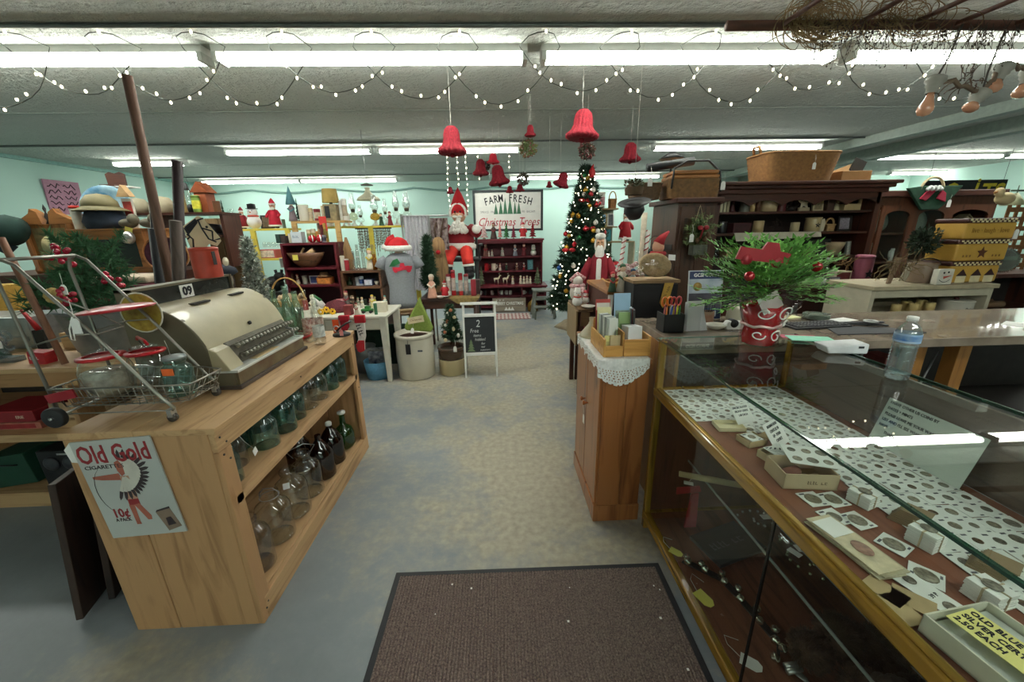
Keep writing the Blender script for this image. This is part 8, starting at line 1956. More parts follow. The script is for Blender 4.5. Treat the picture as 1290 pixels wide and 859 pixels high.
sc2=thing('gingham_scarf_doll','snowman doll in a red gingham scarf at the end of the chest','doll',(q1-.07,3.7,qz+.002));put('body',MB().ball((0,0,.09),(.075,.07,.095),12,8).ball((0,0,.2),.055,10,7),mat('c9c2b8',.9),sc2);put('scarf',MB().tube([(.06*math.cos(i*.6),.06*math.sin(i*.6),.155)for i in range(11)],.022,6,closed=True).tube([(.03,-.06,.15),(.05,-.08,.05)],.02,6).tube([(-.07,0,.2),(0,0,.27),(.07,0,.22)],.025,6),mat('b8323e',.8,var=.35,scale=60,c2='e0c8c8'),sc2)
# burlap round the tree foot
put('burlap_skirt',MB().lathe([(.42,0),(.36,.05),(.24,.1),(.12,.11)],22,fl=(.1,6)),mat('8f7f68',.95,bump=.4),label='crumpled burlap skirt on the floor round the tall tree foot',cat='tree skirt',loc=(TX,TY,0.0))
# shelf with red santa behind the standing santa
ty2=6.95
t0,t1=at(752,300,y=ty2).x,at(800,300,y=ty2).x
sh2=thing('cream_shelf','cream narrow shelf of pictures and a plush santa beside the tree','shelf',((t0+t1)/2,ty2,0));hw=(t1-t0)/2
za,zb,zc2=(at(775,q,y=ty2).z for q in(262,285,304))
for z in(za,zb,zc2):put('shelf_board',MB().bx(-hw,hw if z==zc2 else hw*.05,0,.3,z-.025,z),mat('8f7a52',.6,var=.1),sh2)
for s in(-1,1):put('side_panel',MB().bx(s*hw-.012,s*hw+.012,0,.3,0,(za if s<0 else zc2)-.026),mat('c4b898',.6),sh2)
put('back_panel',MB().bx(-hw,hw*.05,.301,.31,0,za),mat('9aa890',.6),sh2)
K1,K2,K3=On(ty2+.12,za),On(ty2+.1,zb),On(ty2+.06,zc2)
K1(tin,757,242,9,'white jar with red print on the cream shelf top',c='d4d0c4',lab='b8868a');K1(basket,771,251,8,'small brown basket with a hoop handle on the cream shelf top',c='9a6a3a',handle=.13,d=.12)
K2(frame,760,269,8,'blue and orange landscape print on the cream shelf',fc='c8a86a',pc='6a90b4');K2(frame,769,269,8,'white framed silhouette print on the cream shelf',fc='e2e0da',pc='55585c');K3(santa,787,263,0,'red plush santa sitting forward on the cream shelf',coat='a8121c',dy=-.0);K3(book,766,289,5,'teal book beside the plush santa',c='2a7a80',d=.1)
for px,top,l in((796,268,'silver birch log standing by the armoire'),):
    a=at(px+6,400,y=4.0);put('birch_pole',MB().cyl((0,0,0),(.0,0,at(px,top,y=4.0).z),.03,8),mat('b8ab98',.8,var=.3,scale=14),label='pale birch pole standing between the shelf and armoire',cat='pole',loc=(a.x,4.0,0))

# ---------------------------------------------------------------- yellow shelving by the back wall
def shelf_unit(name,label,px0,px1,y,rows,m,depth=.34,side=True,back=None,th=.025,low=None,posts=()):
    zs=[at((px0+px1)/2,r,y=y).z for r in rows]
    x0,x1=at(px0,rows[0],y=y).x,at(px1,rows[0],y=y).x;c=(x0+x1)/2;h=(x1-x0)/2
    t=thing(name,label,'shelf',(c,y,0))
    for z in zs:put('shelf_board',MB().bx(-h,h,0,depth,z-th,z),m,t)
    if side:
        for s in(-1,1):put('side_panel',MB().bx(s*(h-.012)-.012,s*(h-.012)+.012,0,depth,0,zs[0]-th),m,t)
    for q in posts:a=at(q,rows[0],y=y).x-c;put('post',MB().bx(a-.03,a+.03,0,.03,0,zs[0]-th),m,t)
    if back:put('back_panel',MB().bx(-h+.012,h-.012,depth-.015,depth,0,zs[0]-th),back,t)
    return zs
z=shelf_unit('yellow_shelf','yellow painted shelf unit with blow mold figures by the back wall',283,363,5.2,(288,326),YELS,side=False,posts=(286,317,361))
B1,B2=On(5.35,z[0]),On(5.35,z[1])
B1(snowman,322,256,0,'white plastic snowman with a black cap on the yellow shelf',scarf='c04a3a');B1(santa,308,260,0,'red and cream santa behind the plastic snowman',coat='8a1a22',dy=.12)
B1(santa,348,249,0,'tallest plastic santa in bright red, alone at the end of the yellow shelf',coat='c01030');B1(jar,295,263,9,'clear glass dome jar at the start of the yellow shelf');B1(cone_tree,286,252,5,'thin dark tree beside the glass dome jar',c='26382c')
B1(frame,337,271,14,'dark framed photograph between snowman and santa',dy=.15,fc='2a241f',pc='7a6a55')
for px,c_,l in((299,BROWNG,'amber bottle at the start of the lower yellow shelf'),(311,BROWNG,'amber bottle beside the yellow post'),(305,CLEAR,'clear bottle between two amber bottles')):B2(bottle,px,302,4.6,l,g=c_,shape='tall')
for k,px in enumerate((334,339.5,345,350)):B2(jar,px,304,5,('goblet on the red crate nearest the frosted tree','second goblet on the red crate','third goblet on the red crate','goblet on the red crate nearest the burgundy shelf')[k],dz=.14,shape='cookie',name='goblet')
B2(box,342,314,22,'red and white crate under the row of goblets',c='b0504a',face='d8c8b8',d=.2)
B2(figurine,324,296,10,'doll head with black hair on the lower yellow shelf',c='d8c8b4',c2='17171a')
ctp=thing('black_cat','black plush cat on a low box by the burgundy shelf','plush toy',(xat(345,4.9,.85),4.95,.84));put('body',MB().ball((0,0,.1),(.12,.09,.1),12,8).ball((.1,-.04,.19),(.07,.06,.06),10,7).cyl((.07,-.04,.23),(.06,-.04,.28),.018,5).cyl((.13,-.04,.23),(.14,-.04,.28),.018,5),BLACK,ctp)
put('low_box',MB().bx(-.28,.28,-.15,.15,0,.838),DARK,label='dark tall box carrying the black plush cat',cat='box',loc=(ctp.location.x,4.95,0))
# ---------------------------------------------------------------- burgundy shelf with the dough bowl
z=shelf_unit('burgundy_shelf','burgundy shelf unit with a big wooden dough bowl',352,422,4.6,(306,337,359),BURG,depth=.3,back=mat('3a0a14',.6))
U1,U2,U3=On(4.72,z[0]),On(4.66,z[1]),On(4.7,z[2])
bw_=U2(bowl,388,318,45,'large carved wooden dough bowl on the burgundy shelf',c='5a3a26',m=wood('3f2618','6b4630','X',.5,knots=0),sy=.55,dy=-.0)
put('yellow_tag',MB().bx(-.03,.03,-.002,.002,-.03,.03),TAGY,bw_,loc=(-.06,-.135,.12));put('wooden_spoons',MB().cyl((-.1,0,.1),(-.02,.02,.22),.014,6).cyl((-.04,0,.1),(.1,.0,.2),.03,8),PX_,bw_)
U2(tin,357,325,6,'silver shaker next to the dough bowl',c='9a9a94');U2(tin,361,327,5,'small cream shaker behind the dough bowl',c='c8c0a8')
for px,top,w_,c_,l in((355,295,5,'1f3a30','dark green book pile on the burgundy shelf corner'),(361,297,5,'3a2a26','brown stacked books on the burgundy shelf')):U1(box,px,top,w_,l,c=c_,d=.14,name='book_pile',cat='books')
U1(tin,366.5,294,4,'cream tall can beside the white lettered box',c='d0c8b0');t=U1(box,377,292,13,'white tin box with blue lettering on the burgundy shelf',c='c4ccd0',d=.1,name='tin_box');scribble('lettering',.08,.03,mat('4a6a8a',.6),t,(0,-.0505,.07))
for px,l in((394,'red round ornament nearest the white tin box'),(404,'red round ornament next to the yellow tag')):
    t=thing('red_ornament',l,'ornament',(xat(px,4.68,z[0]),4.68,z[0]));put('ball',MB().ball((0,0,.045),.045,12,8),mat('b01822',.25,coat=.5),t);put('white_arc',MB().tube([(.046*math.cos(a),-.0,.045+.046*math.sin(a))for a in[R(-40)+i*.2 for i in range(10)]],.006,5),SNOW,t,rot=(0,0,-.9),loc=(0,-.012,0))
for px,top,w_,c_,lab,l in((391,289,5.5,'c8b898','8a8a5a','cream spice tin behind the red ornaments'),(397,288,5,'d8d0b0','a89a5a','pale yellow tin behind the red ornaments'),(402,291,4.5,'b07a3a',None,'orange brown tin by the tall bottles'),(404,281,3.2,'5a4a3a','8a6a4a','dark labelled bottle tin on the burgundy shelf'),(407.5,283,3.5,'6a2026',None,'maroon tall tin on the burgundy shelf'),(411.5,281,3.5,'a8823a','6b5a26','gold tall can with a yellow tag'),(409,296,5,'8a8690','3a3a4a','small grey tin with a portrait')):U1(tin,px,top,w_,l,c=c_,lab=lab,dy=.08 if top<292 else-.06)
U3(box,411,349,17,'orange cigar tin under the dough bowl',c='a05a2a',face='c8803a',d=.12,name='cigar_tin',cat='tin');t=thing('felt_hat','tan cloth hat on the burgundy shelf end','hat',(xat(410,4.7,z[2]),4.7,at(412,348.6,y=4.7).z+.006));put('crown',MB().lathe([(.08,0),(.075,.012),(.05,.025),(.045,.05),(0,.055)],14),mat('7a5c3e',.9),t)
U3(box,399,347,15,'white card with a navy star print and yellow tag',c='c8ccd4',face='3a4a80',d=.02,name='print_card',cat='card')
bsk=basket('round wicker basket with a tall hoop handle behind the soda bottles',(xat(375,4.42,tz),4.26,tz+.002),.11,.30,.24,'b8935a',handle=.24,flare=1.2,rnd_=1)
mb=MB();g=random.Random(52)
for i in range(22):mb.ball((g.uniform(-.12,.12),g.uniform(-.09,.09),.1+g.uniform(0,.05)),.03,6,5)
put('gourds',mb,mat('c0a888',.7,var=.4,scale=12),bsk,kind='stuff')
# plank above with gnome and jars
z=shelf_unit('pine_shelf','pine plank shelf rising behind the burgundy shelf',366,434,5.0,(278,),wood('9a7440','c09a60','X',.6,knots=0),depth=.26,side=False,posts=(369,424))
N1=On(5.12,z[0])
t=N1(figurine,370,251,12,'grey gnome with a tall pointed teal hat',c='6a5a60',c2='4a7a80',name='gnome');put('pointed_hat',MB().lathe([(.06,.2),(.03,.32),(0,.42)],10),mat('4f8088',.8),t)
N1(cone_tree,377,250,5,'dark green bottle brush tree behind the gnome',dy=.09,c='26402e');N1(crock,384.5,258,12,'white enamel pot beside the gnome',c='cfcabc',name='enamel_pot')
for px,top,w_,c_,l in((393,262,5.5,'c8b890','cream tin next to the white enamel pot'),(401,263,8,'7a1f28','dark red coffee tin on the pine shelf'),(409.5,259,6,'d8c8a8','cream box with a santa print below the tan lamp'),(436,250,6,'e0dcd4','white figurine vase right of the lantern')):N1(tin,px,top,w_,l,c=c_,lab='b8a890')
put('red_card',MB().bx(-.045,.045,-.004,.004,0,.17),mat('c8322a',.6),label='bright red hanging card below the pine plank',cat='card',loc=(at(393,290,y=4.66).x,4.98,at(393,291,y=4.98).z),rot=(0,0,0))
tl2=thing('table_lamp','small lamp with a tan drum shade on a black lantern box','lamp',(xat(420,5.1,z[0]),5.1,z[0]));lh2=at(420,238,y=5.1).z-z[0]
put('lantern_body',MB().bx(-.08,.08,-.07,.07,0,lh2*.52),mat('8a7a58',.5,var=.3,scale=20),tl2,bev=.004);put('dark_window',MB().bx(-.06,.0,-.073,-.07,lh2*.08,lh2*.46),BLACK,tl2);put('neck',MB().cyl((0,0,lh2*.52),(0,0,lh2*.6),.02,8),BLACK,tl2);put('lamp_shade',MB().lathe([(.1,lh2*.57),(.085,lh2)],20),mat('a08646',.7,var=.15),tl2)
# ---------------------------------------------------------------- brown shelf of glass and figures
z=shelf_unit('brown_shelf','brown wooden shelf crowded with glassware and small figures',428,479,4.58,(341,361,388),wood('3f2618','6b4630','X',.5,knots=0),depth=.36,back=BLACK)
Q1,Q2,Q3=On(4.7,z[0]),On(4.68,z[1]),On(4.68,z[2])
t=thing('wooden_tree','flat brown wooden tree cutout on the brown shelf','wooden cutout',(xat(441,4.74,z[0]),4.74,z[0]+.002));th_=at(441,299,y=4.74).z-z[0]
put('cutout',MB().prism([(-.06,0),(.06,0),(.05,th_*.3),(.065,th_*.3),(.04,th_*.6),(.05,th_*.6),(.01,th_),(-.01,th_),(-.05,th_*.6),(-.04,th_*.6),(-.065,th_*.3),(-.05,th_*.3)],-.008,.008),wood('6a4e30','8f6d48','Z',.7,knots=0),t)
for px,top,fn,kw,l in((433,322,tin,dict(c='c8c0b0'),'white shaker at the start of the brown shelf'),(438,326,tin,dict(c='a02a34',lid='e0d8d0'),'red and white shaker on the brown shelf'),(447,326,jar,{},'glass candy jar right of the wooden tree'),(452.5,323,jar,dict(lid=STEEL),'lidded glass jar in the middle of the brown shelf'),(473,320,jar,dict(g=glass('d8a84a',alpha=.25,body='b8842a')),'amber glass jar beside the T-shirt')):
    Q1(fn,px,top,5.5,l,dy=-.06,**kw)
Q1(figurine,467.5,312,10,'white and yellow girl figurine on the brown shelf',c='e0d8c0',c2='d8c040',dy=-.02)
for k in range(7):
    if k<3:Q1(tin,437+k*4.5,308+k*4,4.2,('tallest grey insulator behind the shakers','middle grey insulator behind the shakers','lowest grey insulator behind the shakers')[k],c='6f7672',lid='8d948f',dy=.16);continue
    px=437+k*4.5 if k<3 else 433+k*6.5
    Q1(jar,px,308+(k%3)*4,4.4,('grey glass insulator stacked behind the shakers','second grey glass insulator behind the shakers','third grey glass insulator behind the shakers','tall clear cruet before the bead strands','clear cruet with stopper before the bead strands','slim clear vase by the girl figurine','clear tumbler by the amber jar')[k],g=SMOKE,dy=.16)
t=thing('bead_strands','curtain of brown bead and chain necklaces hung under the lamp shelf','necklaces',(xat(470,5.52,1.5),5.57,at(464,284.5,y=5.5).z-.034));mb=MB();g=random.Random(61)
for i in range(34):
    x=-.22+i*.0135+g.uniform(-.004,.004);l=g.uniform(.22,.38);mb.tube([(x+.004*math.sin(j*2),0,-l*j/6)for j in range(7)],.004,4)
    for j in range(7):mb.ball((x,-.004,-l*(j+.5)/7.5-.02),.008,5,4)
put('beads',mb,mat('6b5a48',.5,.3,var=.5,scale=30),t,kind='stuff');put('hanging_rod',MB().cyl((-.25,0,.0),(.25,0,.0),.008,6),DARK,t)
for px,top,c_,l,fn in((441,349,GREENG,'green glass bottle on the lower brown shelf',bottle),):Q2(fn,px,top,7,l,g=c_,shape='round')
for px,top,w_,c_,l in((446.5,350,5,'3a2a24','dark brown canister on the lower brown shelf'),(451,349,6.5,'b8c0cc','blue and white jar on the lower brown shelf'),(456,348,7,'c8d0dc','second blue and white vase on the lower brown shelf')):Q2(tin,px,top,w_-1.5,l,c=c_,lab='3a5a9a' if w_==7 else None)
Q2(box,466,351,11,'navy box with white flowers on the lower brown shelf',c='24304f',face='c8ccd8',d=.1);Q2(bowl,475,354,6,'white bowl by the mannequin on the lower brown shelf',c='d8d4cc')
for px,top,c_,c2,l in((444,372,'4a4038','8a8a80','dark figure in the lowest brown shelf bay'),(452,374,'c8c0b0','5a7a5a','white hen figure in the lowest shelf bay'),(473,373,'c8c04a','8a8a3a','yellow green bird figure in the lowest shelf bay')):Q3(figurine,px,top,8,l,c=c_,c2=c2,dy=-.04)
# ---------------------------------------------------------------- oil lamps on the high yellow shelf
z=shelf_unit('lamp_shelf','high yellow shelf lined with glass oil lamps before the back wall',404,524,5.5,(284.5,),YELS,depth=.3,side=False,posts=(408,466,520))
L1=On(5.62,z[0])
for px,top,w_,font,l in((447,243,12,glass('e8e6d8',alpha=.2,body='c8c4a8'),'oil lamp with a squat cream font, first on the lamp shelf'),(458,259,10,CLEAR,'short clear oil lamp with a dark burner'),(474,245,14,glass('e8c884',alpha=.35,body='b8924a'),'oil lamp with an amber font and white foot'),(487,250,9,CLEAR,'slim clear oil lamp right of the amber one'),(501,240,12,CLEAR,'tall oil lamp with a bulging chimney'),(514,241,14,CLEAR,'last tall oil lamp above the lace curtain'),(434,255,9,CLEAR,'clear oil lamp beside the white vase')):oil_lamp(l,(xat(px,5.62,z[0]),5.62-(.08 if px==458 else 0),z[0]),at(px,top,y=5.62).z-z[0],w_*mpp(xat(px,5.62,z[0]),5.62,z[0]),font=font)
for px,top,c_,l in((481,268,'2f5a3a','little green tree figure between the oil lamps'),(492,266,'8a2a30','small maroon figure between the oil lamps'),(425,270,'c8a878','tan round tin on the lamp shelf')):L1(figurine,px,top,7,l,c=c_,c2=c_,dy=-.08)
p=at(463,252,y=5.9);t=thing('hanging_lamp','small cream hanging lamp shade above the oil lamps','lamp',(p.x,5.95,p.z));put('shade',MB().lathe([(.17,0),(.14,.04),(.06,.09),(.03,.14),(.04,.17),(0,.18)],20),mat('c8c4a8',.5),t);put('finial',MB().lathe([(.08,.2),(.09,.21),(.02,.23)],12),mat('5a5a50',.4,.5),t);put('chain',MB().cyl((0,0,.15),(0,0,ZC-p.z),.004,4),STEEL,t)
# lace curtain and maroon cloth on a rack
q0,q1=at(511,280,y=5.38).x,at(537,280,y=5.38).x;zz=at(523,272,y=5.38).z
t=thing('lace_curtain','white lace garments hung on a rack beside the seated santa','curtain',((q0+q1)/2,5.38,0));hw=(q1-q0)/2+.03
vs=[];n=36
for j in range(10):
    for i in range(n+1):u=i/n;vs.append((-hw+2*hw*u,.025*math.sin(i*1.25)+.01*math.sin(j+i),zz-(zz-.75)*j/9+.01*math.sin(i*2)))
put('lace_cloth',MB().add(vs,[(j*(n+1)+i,j*(n+1)+i+1,(j+1)*(n+1)+i+1,(j+1)*(n+1)+i)for j in range(9)for i in range(n)],0,True),mat('c9c6cc',.9,var=.12,scale=50),t)
put('rail',MB().cyl((-hw-.03,0,zz+.0),(hw+.27,0,zz+.0),.012,8),STEEL,t)
for s in(-hw-.02,hw+.01):put('rack_post',MB().cyl((s,0,0),(s,0,zz),.012,8),STEEL,t)
vs=[]
for j in range(6):
    for i in range(17):u=i/16;vs.append((hw+.02+.24*u,.03*math.sin(i*1.4),zz-.03-.42*j/5))
put('maroon_cloth',MB().add(vs,[(j*17+i,j*17+i+1,(j+1)*17+i+1,(j+1)*17+i)for j in range(5)for i in range(16)],0,True),mat('5a2a32',.9,var=.4,scale=20,c2='b8a8a4'),t)
# ---------------------------------------------------------------- side table with frosted tree and beret head
tb2=thing('dark_table','dark table behind the register with a mannequin head and frosted tree','table',(xat(308,3.2,.9),3.25,0))
put('tabletop',MB().bx(-.34,.34,-.26,.26,.87,.9),DKWOODX,tb2)
for sx in(-1,1):
    for s2_ in(-1,1):put('leg',MB().bx(sx*.3-.02,sx*.3+.02,s2_*.22-.02,s2_*.22+.02,0,.87),DKWOOD,tb2)
ftt=fir('frosted_tree','silver frosted little tree on the dark table behind the soda bottles',(xat(329,3.38,.9),3.38,.902),at(327,297,y=3.38).z-.9,.22,60,.04,9,per_=80,c=mat('6b7a64',.8,var=.5,scale=40,c2='c8cfc4'),full=.3,nw=.003)
for k in range(14):a=rnd.uniform(3.3,6.1);z_=.08+.035*k;r_=.11*(1-z_/.75);put('silver_ball',MB().ball((r_*math.cos(a),r_*math.sin(a),z_),.014,8,6),mat('c8ccca',.15,.8),ftt)
mh=thing('display_bust','pale mannequin head in a navy beret on the dark table','mannequin',(xat(299,3.15,.9),3.1,.902),rz=.5);k_=(at(299,331,y=3.12).z-.9)/.52
mb=MB().lathe([(.11,0),(.1,.06),(.06,.16),(.05,.24),(.055,.28)],16).ball((0,-.01,.36),(.07,.085,.1),14,10).ball((0,-.1,.355),(.012,.02,.016),6,5)
put('head',mb,mat('b9a894',.5,var=.06),mh);put('hair',MB().ball((0,.03,.36),(.078,.075,.12),12,8),mat('3a2a22',.8),mh);put('beret',MB().lathe([(.07,.40),(.12,.43),(.11,.47),(.05,.5),(0,.505)],18),mat('1f2430',.9),mh);put('eyes',MB().ball((-.028,-.082,.375),.01,6,4).ball((.028,-.082,.375),.01,6,4),INK,mh);put('lips',MB().ball((0,-.088,.315),(.018,.008,.007),8,4),mat('9a3a40',.5),mh);mh.scale=(k_,k_,k_)
# ---------------------------------------------------------------- dark cabinet of hats and clocks
cy2=3.55
m0,m1=at(-60,330,y=cy2).x,at(212,330,y=cy2).x;cz3=1.24
cbt=thing('hat_cabinet','long dark cabinet carrying clocks and hats along the teal wall side','cabinet',((m0+m1)/2,cy2,0));hw=(m1-m0)/2
put('carcass',MB().bx(-hw,hw,0,.8,0,cz3-.03),DKWOOD,cbt);put('top_board',MB().bx(-hw-.02,hw+.02,-.03,.82,cz3-.03,cz3),DKWOODX,cbt)
for k in range(3):put('door',MB().bx(-hw+.05+k*hw*.66,-hw+.62*hw+k*hw*.66,-.015,0,.1,cz3-.1),wood('4a2f1e','6b4630','Z',.5,knots=0),cbt)
W1=On(cy2+.15,cz3)
OW=wood('744826','9c6636','Z',.4,knots=0);OWX=wood('744826','9c6636','X',.4,knots=0)
c0_,c1_=xat(30,cy2+.1,1.5),xat(96,cy2+.1,1.5);zt2=at(62,282,y=cy2+.1).z
gcl=thing('mantel_clock','wooden clock with a broken scroll pediment and brass dial','clock',((c0_+c1_)/2,cy2+.1,cz3));hw=(c1_-c0_)/2;hh=zt2-cz3
put('case',MB().bx(-hw,hw,.03,.25,0,hh),OW,gcl,bev=.006)
for s in(-1,1):put('column',MB().lathe([(.02,0),(.026,.03),(.018,.06),(.022,hh*.5),(.018,hh-.06),(.026,hh-.03),(.02,hh)],10,c=(s*(hw-.03),.02,0)),OW,gcl);put('scroll_pediment',MB().prism([(s*hw*1.08,hh),(s*.03,hh),(s*.05,hh+.1),(s*.1,hh+.13),(s*.12,hh+.09),(s*.2,hh+.045),(s*hw*1.08,hh+.03)][::s],.02,.08),OWX,gcl)
put('finial',MB().lathe([(.02,hh),(.008,hh+.03),(.018,hh+.06),(.006,hh+.1),(.012,hh+.13),(0,hh+.17)],10,c=(0,.05,0)),DARK,gcl)
put('dial_plate',MB().bx(-hw*.62,hw*.62,.022,.03,hh*.12,hh*.92),mat('8a7a54',.4,.4,var=.3,scale=20),gcl);mb=MB();mb.T=rotm((0,.02,hh*.55),R(90));mb.lathe([(hw*.42,0),(hw*.42,.006),(0,.006)],26);put('dial',mb,mat('c9b98a',.4,.2),gcl);put('hands',MB().bx(-.004,.004,.008,.012,hh*.55,hh*.55+hw*.32).bx(0,hw*.22,.008,.012,hh*.55-.004,hh*.55+.004),INK,gcl)
cap=thing('cloth_cap','dark green cap hung on the corner of the wooden clock','cap',(xat(12,cy2,1.55),cy2+.02,at(12,290,y=cy2).z),rot=(1.2,.5,0));put('crown',MB().lathe([(.13,-.03),(.12,.05),(.06,.1),(0,.11)],16),mat('14302a',.9),cap);put('visor',MB().slab([(-.1,-.1),(.1,-.1),(.08,-.2),(-.08,-.2)],-.03,-.022),mat('1d2a30',.9),cap)
o0,o1=xat(97,cy2,1.4),xat(186,cy2,1.4);zo=at(140,288,y=cy2).z
oc2=thing('oak_cabinet','orange oak table cabinet with a glass door under the helmets','cabinet',((o0+o1)/2,cy2,cz3));hw=(o1-o0)/2;hh=zo-cz3
put('case',MB().bx(-hw,hw,.02,.36,0,hh-.02),OW,oc2);put('top_board',MB().bx(-hw-.02,hw+.02,-.01,.38,hh-.02,hh),OWX,oc2,bev=.005)
for q in((-hw,hw,0,.05),(-hw,hw,hh-.09,hh-.02),(-hw,-hw+.07,.05,hh-.09),(hw-.07,hw,.05,hh-.09)):put('door_bar',MB().bx(q[0],q[1],0,.02,q[2],q[3]),OWX,oc2)
put('dark_glass',MB().bx(-hw+.07,hw-.07,.012,.018,.05,hh-.09),mat('1a1614',.15,coat=.5),oc2)
X1_=On(cy2+.16,zo)
t=X1_(tin,102,259,10,'white paper cylinder with a red top on the oak cabinet',c='c8c4b8',lid='b8281f',dy=-.05)
ph2=thing('pith_helmet','olive brimmed helmet stacked over a navy cap on the oak cabinet','hat',(xat(134,cy2+.1,zo),cy2+.11,at(131,264,y=cy2+.1).z));put('brim',MB().lathe([(.13,.01),(.2,-.015),(.2,-.008),(.13,.025)],24,sy=.85),mat('6f6645',.7),ph2);put('crown',MB().lathe([(.135,.01),(.125,.07),(.08,.12),(0,.135)],20,sy=.85),mat('7a7050',.7),ph2)
nc=thing('navy_cap','navy cloth cap under the olive helmet','hat',(xat(136,cy2+.1,zo),cy2+.11,zo+.002));put('crown',MB().lathe([(.15,0),(.17,.06),(.13,ph2.location.z-zo-.01),(0,ph2.location.z-zo-.006)],18,sy=.8),mat('26303f',.9,var=.3,scale=12),nc)
bp2=at(128,252,y=cy2+.3);bd=thing('blue_dish','large blue glass dish with white streaks standing behind the helmet','dish',(bp2.x,cy2+.335,zo),rot=(-.1,0,0));mb=MB();mb.T=rotm((0,0,.2),R(90));mb.lathe([(0,0),(.2,.01),(.24,.03),(.235,.036),(.19,.018),(0,.008)],26,sy=.8);put('dish',mb,mat('2f86b8',.25,var=.3,scale=7,c2='b8d4de',coat=.4),bd)
sf2=thing('plank_shelf','dark plank shelf of hats standing behind the oak cabinet','shelf',(xat(200,cy2+.5,1.6),cy2+.42,cz3+.001));zs2=at(200,268.5,y=cy2+.45).z-cz3
put('plank',MB().bx(-.62,.7,0,.3,zs2-.02,zs2),DKWOODX,sf2)
for q in(-.6,.05,.66):put('bracket',MB().bx(q,q+.03,.02,.28,0,zs2-.02),DKWOOD,sf2)
put('lower_plank',MB().bx(.08,.66,0,.3,zs2*.55,zs2*.55+.02),DKWOODX,sf2)
for px,top,w_,l,c_,d_ in((181,248,24,'tan round lampshade beside the white pennant','9a917a',.0),(211,247,26,'beige round hat form by the tall poles','a89c84',.0)):
    t=thing('hat_form',l,'hat',(xat(px,cy2+.55,zo),cy2+.56+d_,cz3+zs2+.003));w2=w_*.0086;put('dome',MB().lathe([(w2*.5,0),(w2*.46,w2*.4),(w2*.3,w2*.66),(0,w2*.72)],18),mat(c_,.8),t)
S3=On(cy2+.55,cz3+zs2)
t=thing('toy_chair','tiny dark wooden chair on a white plank above the helmets','chair',(xat(150,cy2+.55,1.8),cy2+.56,at(150,235,y=cy2+.56).z));put('seat',MB().bx(-.07,.07,-.06,.06,.0,.015),DKWOODX,t);put('back',MB().prism([(-.085,.015),(.085,.015),(.09,.12),(.05,.14),(0,.125),(-.05,.14),(-.09,.12)],.05,.065),DKWOODX,t);put('white_plank',MB().bx(-.08,.2,-.05,.07,-.012,0),SNOW,t);put('support_stick',MB().cyl((.0,.02,-.012),(.0,.02,cz3+zs2+.002-t.location.z),.015,6),DARK,t)
t=X1_(box,170,250,12,'white pennant card with a red triangle behind the poles',c='d8d4cc',face='a83a34',d=.02,name='pennant_card',cat='card',dy=.08);bh2=thing('birdhouse','tan wooden birdhouse over the white pennant card','birdhouse',(t.location.x,cy2+.23,at(165,249,y=cy2+.28).z+.004));put('house',MB().prism([(-.06,0),(.06,0),(0,.1)],-.02,.04),PX_,bh2)
for px,l in((158,'grey cloth shoe with a yellow tag under the plank shelf'),(184,'second grey cloth shoe under the plank shelf')):t=thing('old_shoe',l,'shoe',(xat(px,cy2,zo),cy2+.04,zo+.002));put('upper',MB().ball((0,0,.04),(.075,.045,.04),12,8).ball((.05,0,.07),(.04,.045,.05),10,7),mat('6b6454',.8,var=.2),t)
put('yellow_tag',MB().bx(-.03,.03,-.001,.001,0,.04),TAGY,label='yellow price tag on the oak cabinet edge',cat='tag',loc=(xat(161,cy2-.01,zo),cy2-.012,zo-.03),rot=(0,.3,0));
t=thing('metal_dome','small silver dome bowl hanging on the oak cabinet corner','bowl',(xat(170,cy2-.02,1.4),cy2-.03,at(170,299,y=cy2).z));put('dome',MB().lathe([(.055,0),(.05,.03),(.025,.05),(0,.055)],16),STEEL,t,rot=(R(90),0,0))
p=at(188,300,y=cy2-.15);sv=thing('wooden_sieve','round wooden sieve with purple cloth lining on the cabinet end','sieve',(p.x,cy2-.02,cz3),rot=(0,0,.5));rr_=.155;mb=MB();mb.T=rotm((0,0,rr_),R(90));mb.lathe([(rr_*.95,-.04),(rr_,-.04),(rr_,.04),(rr_*.95,.04),(rr_*.95,-.04)],28);put('hoop',mb,OWX,sv);mb=MB();mb.T=rotm((0,0,rr_),R(90));mb.lathe([(rr_*.95,0),(0,.003)],24);put('lining',mb,mat('4a2638',.9,var=.4,scale=30),sv)
put('padded_chest',MB().bx(-.36,.2,-.2,.15,0,.3),mat('5a1424',.7,var=.2),label='dark red padded trunk behind the evergreen spray',cat='trunk',loc=(xat(175,3.25,.95),3.36,.88),bev=.03);put('trunk_stand',MB().bx(-.3,.15,-.15,.13,0,.88),DARK,label='dark stand under the red padded trunk',cat='stand',loc=(xat(175,3.25,.95),3.36,0));put('cream_cushion',MB().bx(-.33,.18,-.17,.13,0,.06),mat('b9a894',.8),label='cream flat cushion on the dark red trunk',cat='cushion',loc=(xat(175,3.25,.95),3.36,1.182),bev=.02)
for px,top,w_,c_,l,fn in((232,241,9,'9a8250','tan burlap bag on the plank shelf',tin),(250,246,9,'6d8a3a','green tin toy with a yellow figure on the plank shelf',tin),(275,253,8,'6b4224','brown leather boot on the plank shelf',tin)):S3(fn,px,top,w_,l,c=c_,lab='c8c03a' if 'green' in l else None,dy=-.06)
S3(lantern,242,221,9,'black hooked lantern rising over the plank shelf',c='26282a',dy=.06);t=S3(box,262.5,243,14,'red brown tin house lantern on the plank shelf',c='8a4424',d=.13,name='house_lantern',cat='lantern',dy=.04);put('roof',MB().prism([(-.085,0),(.085,0),(0,.1)],-.075,.075),mat('8a4424',.5,.3),t,loc=(0,0,at(262,243,y=cy2+.59).z-cz3-zs2-.002))
S4=On(cy2+.55,cz3+zs2*.55+.02)
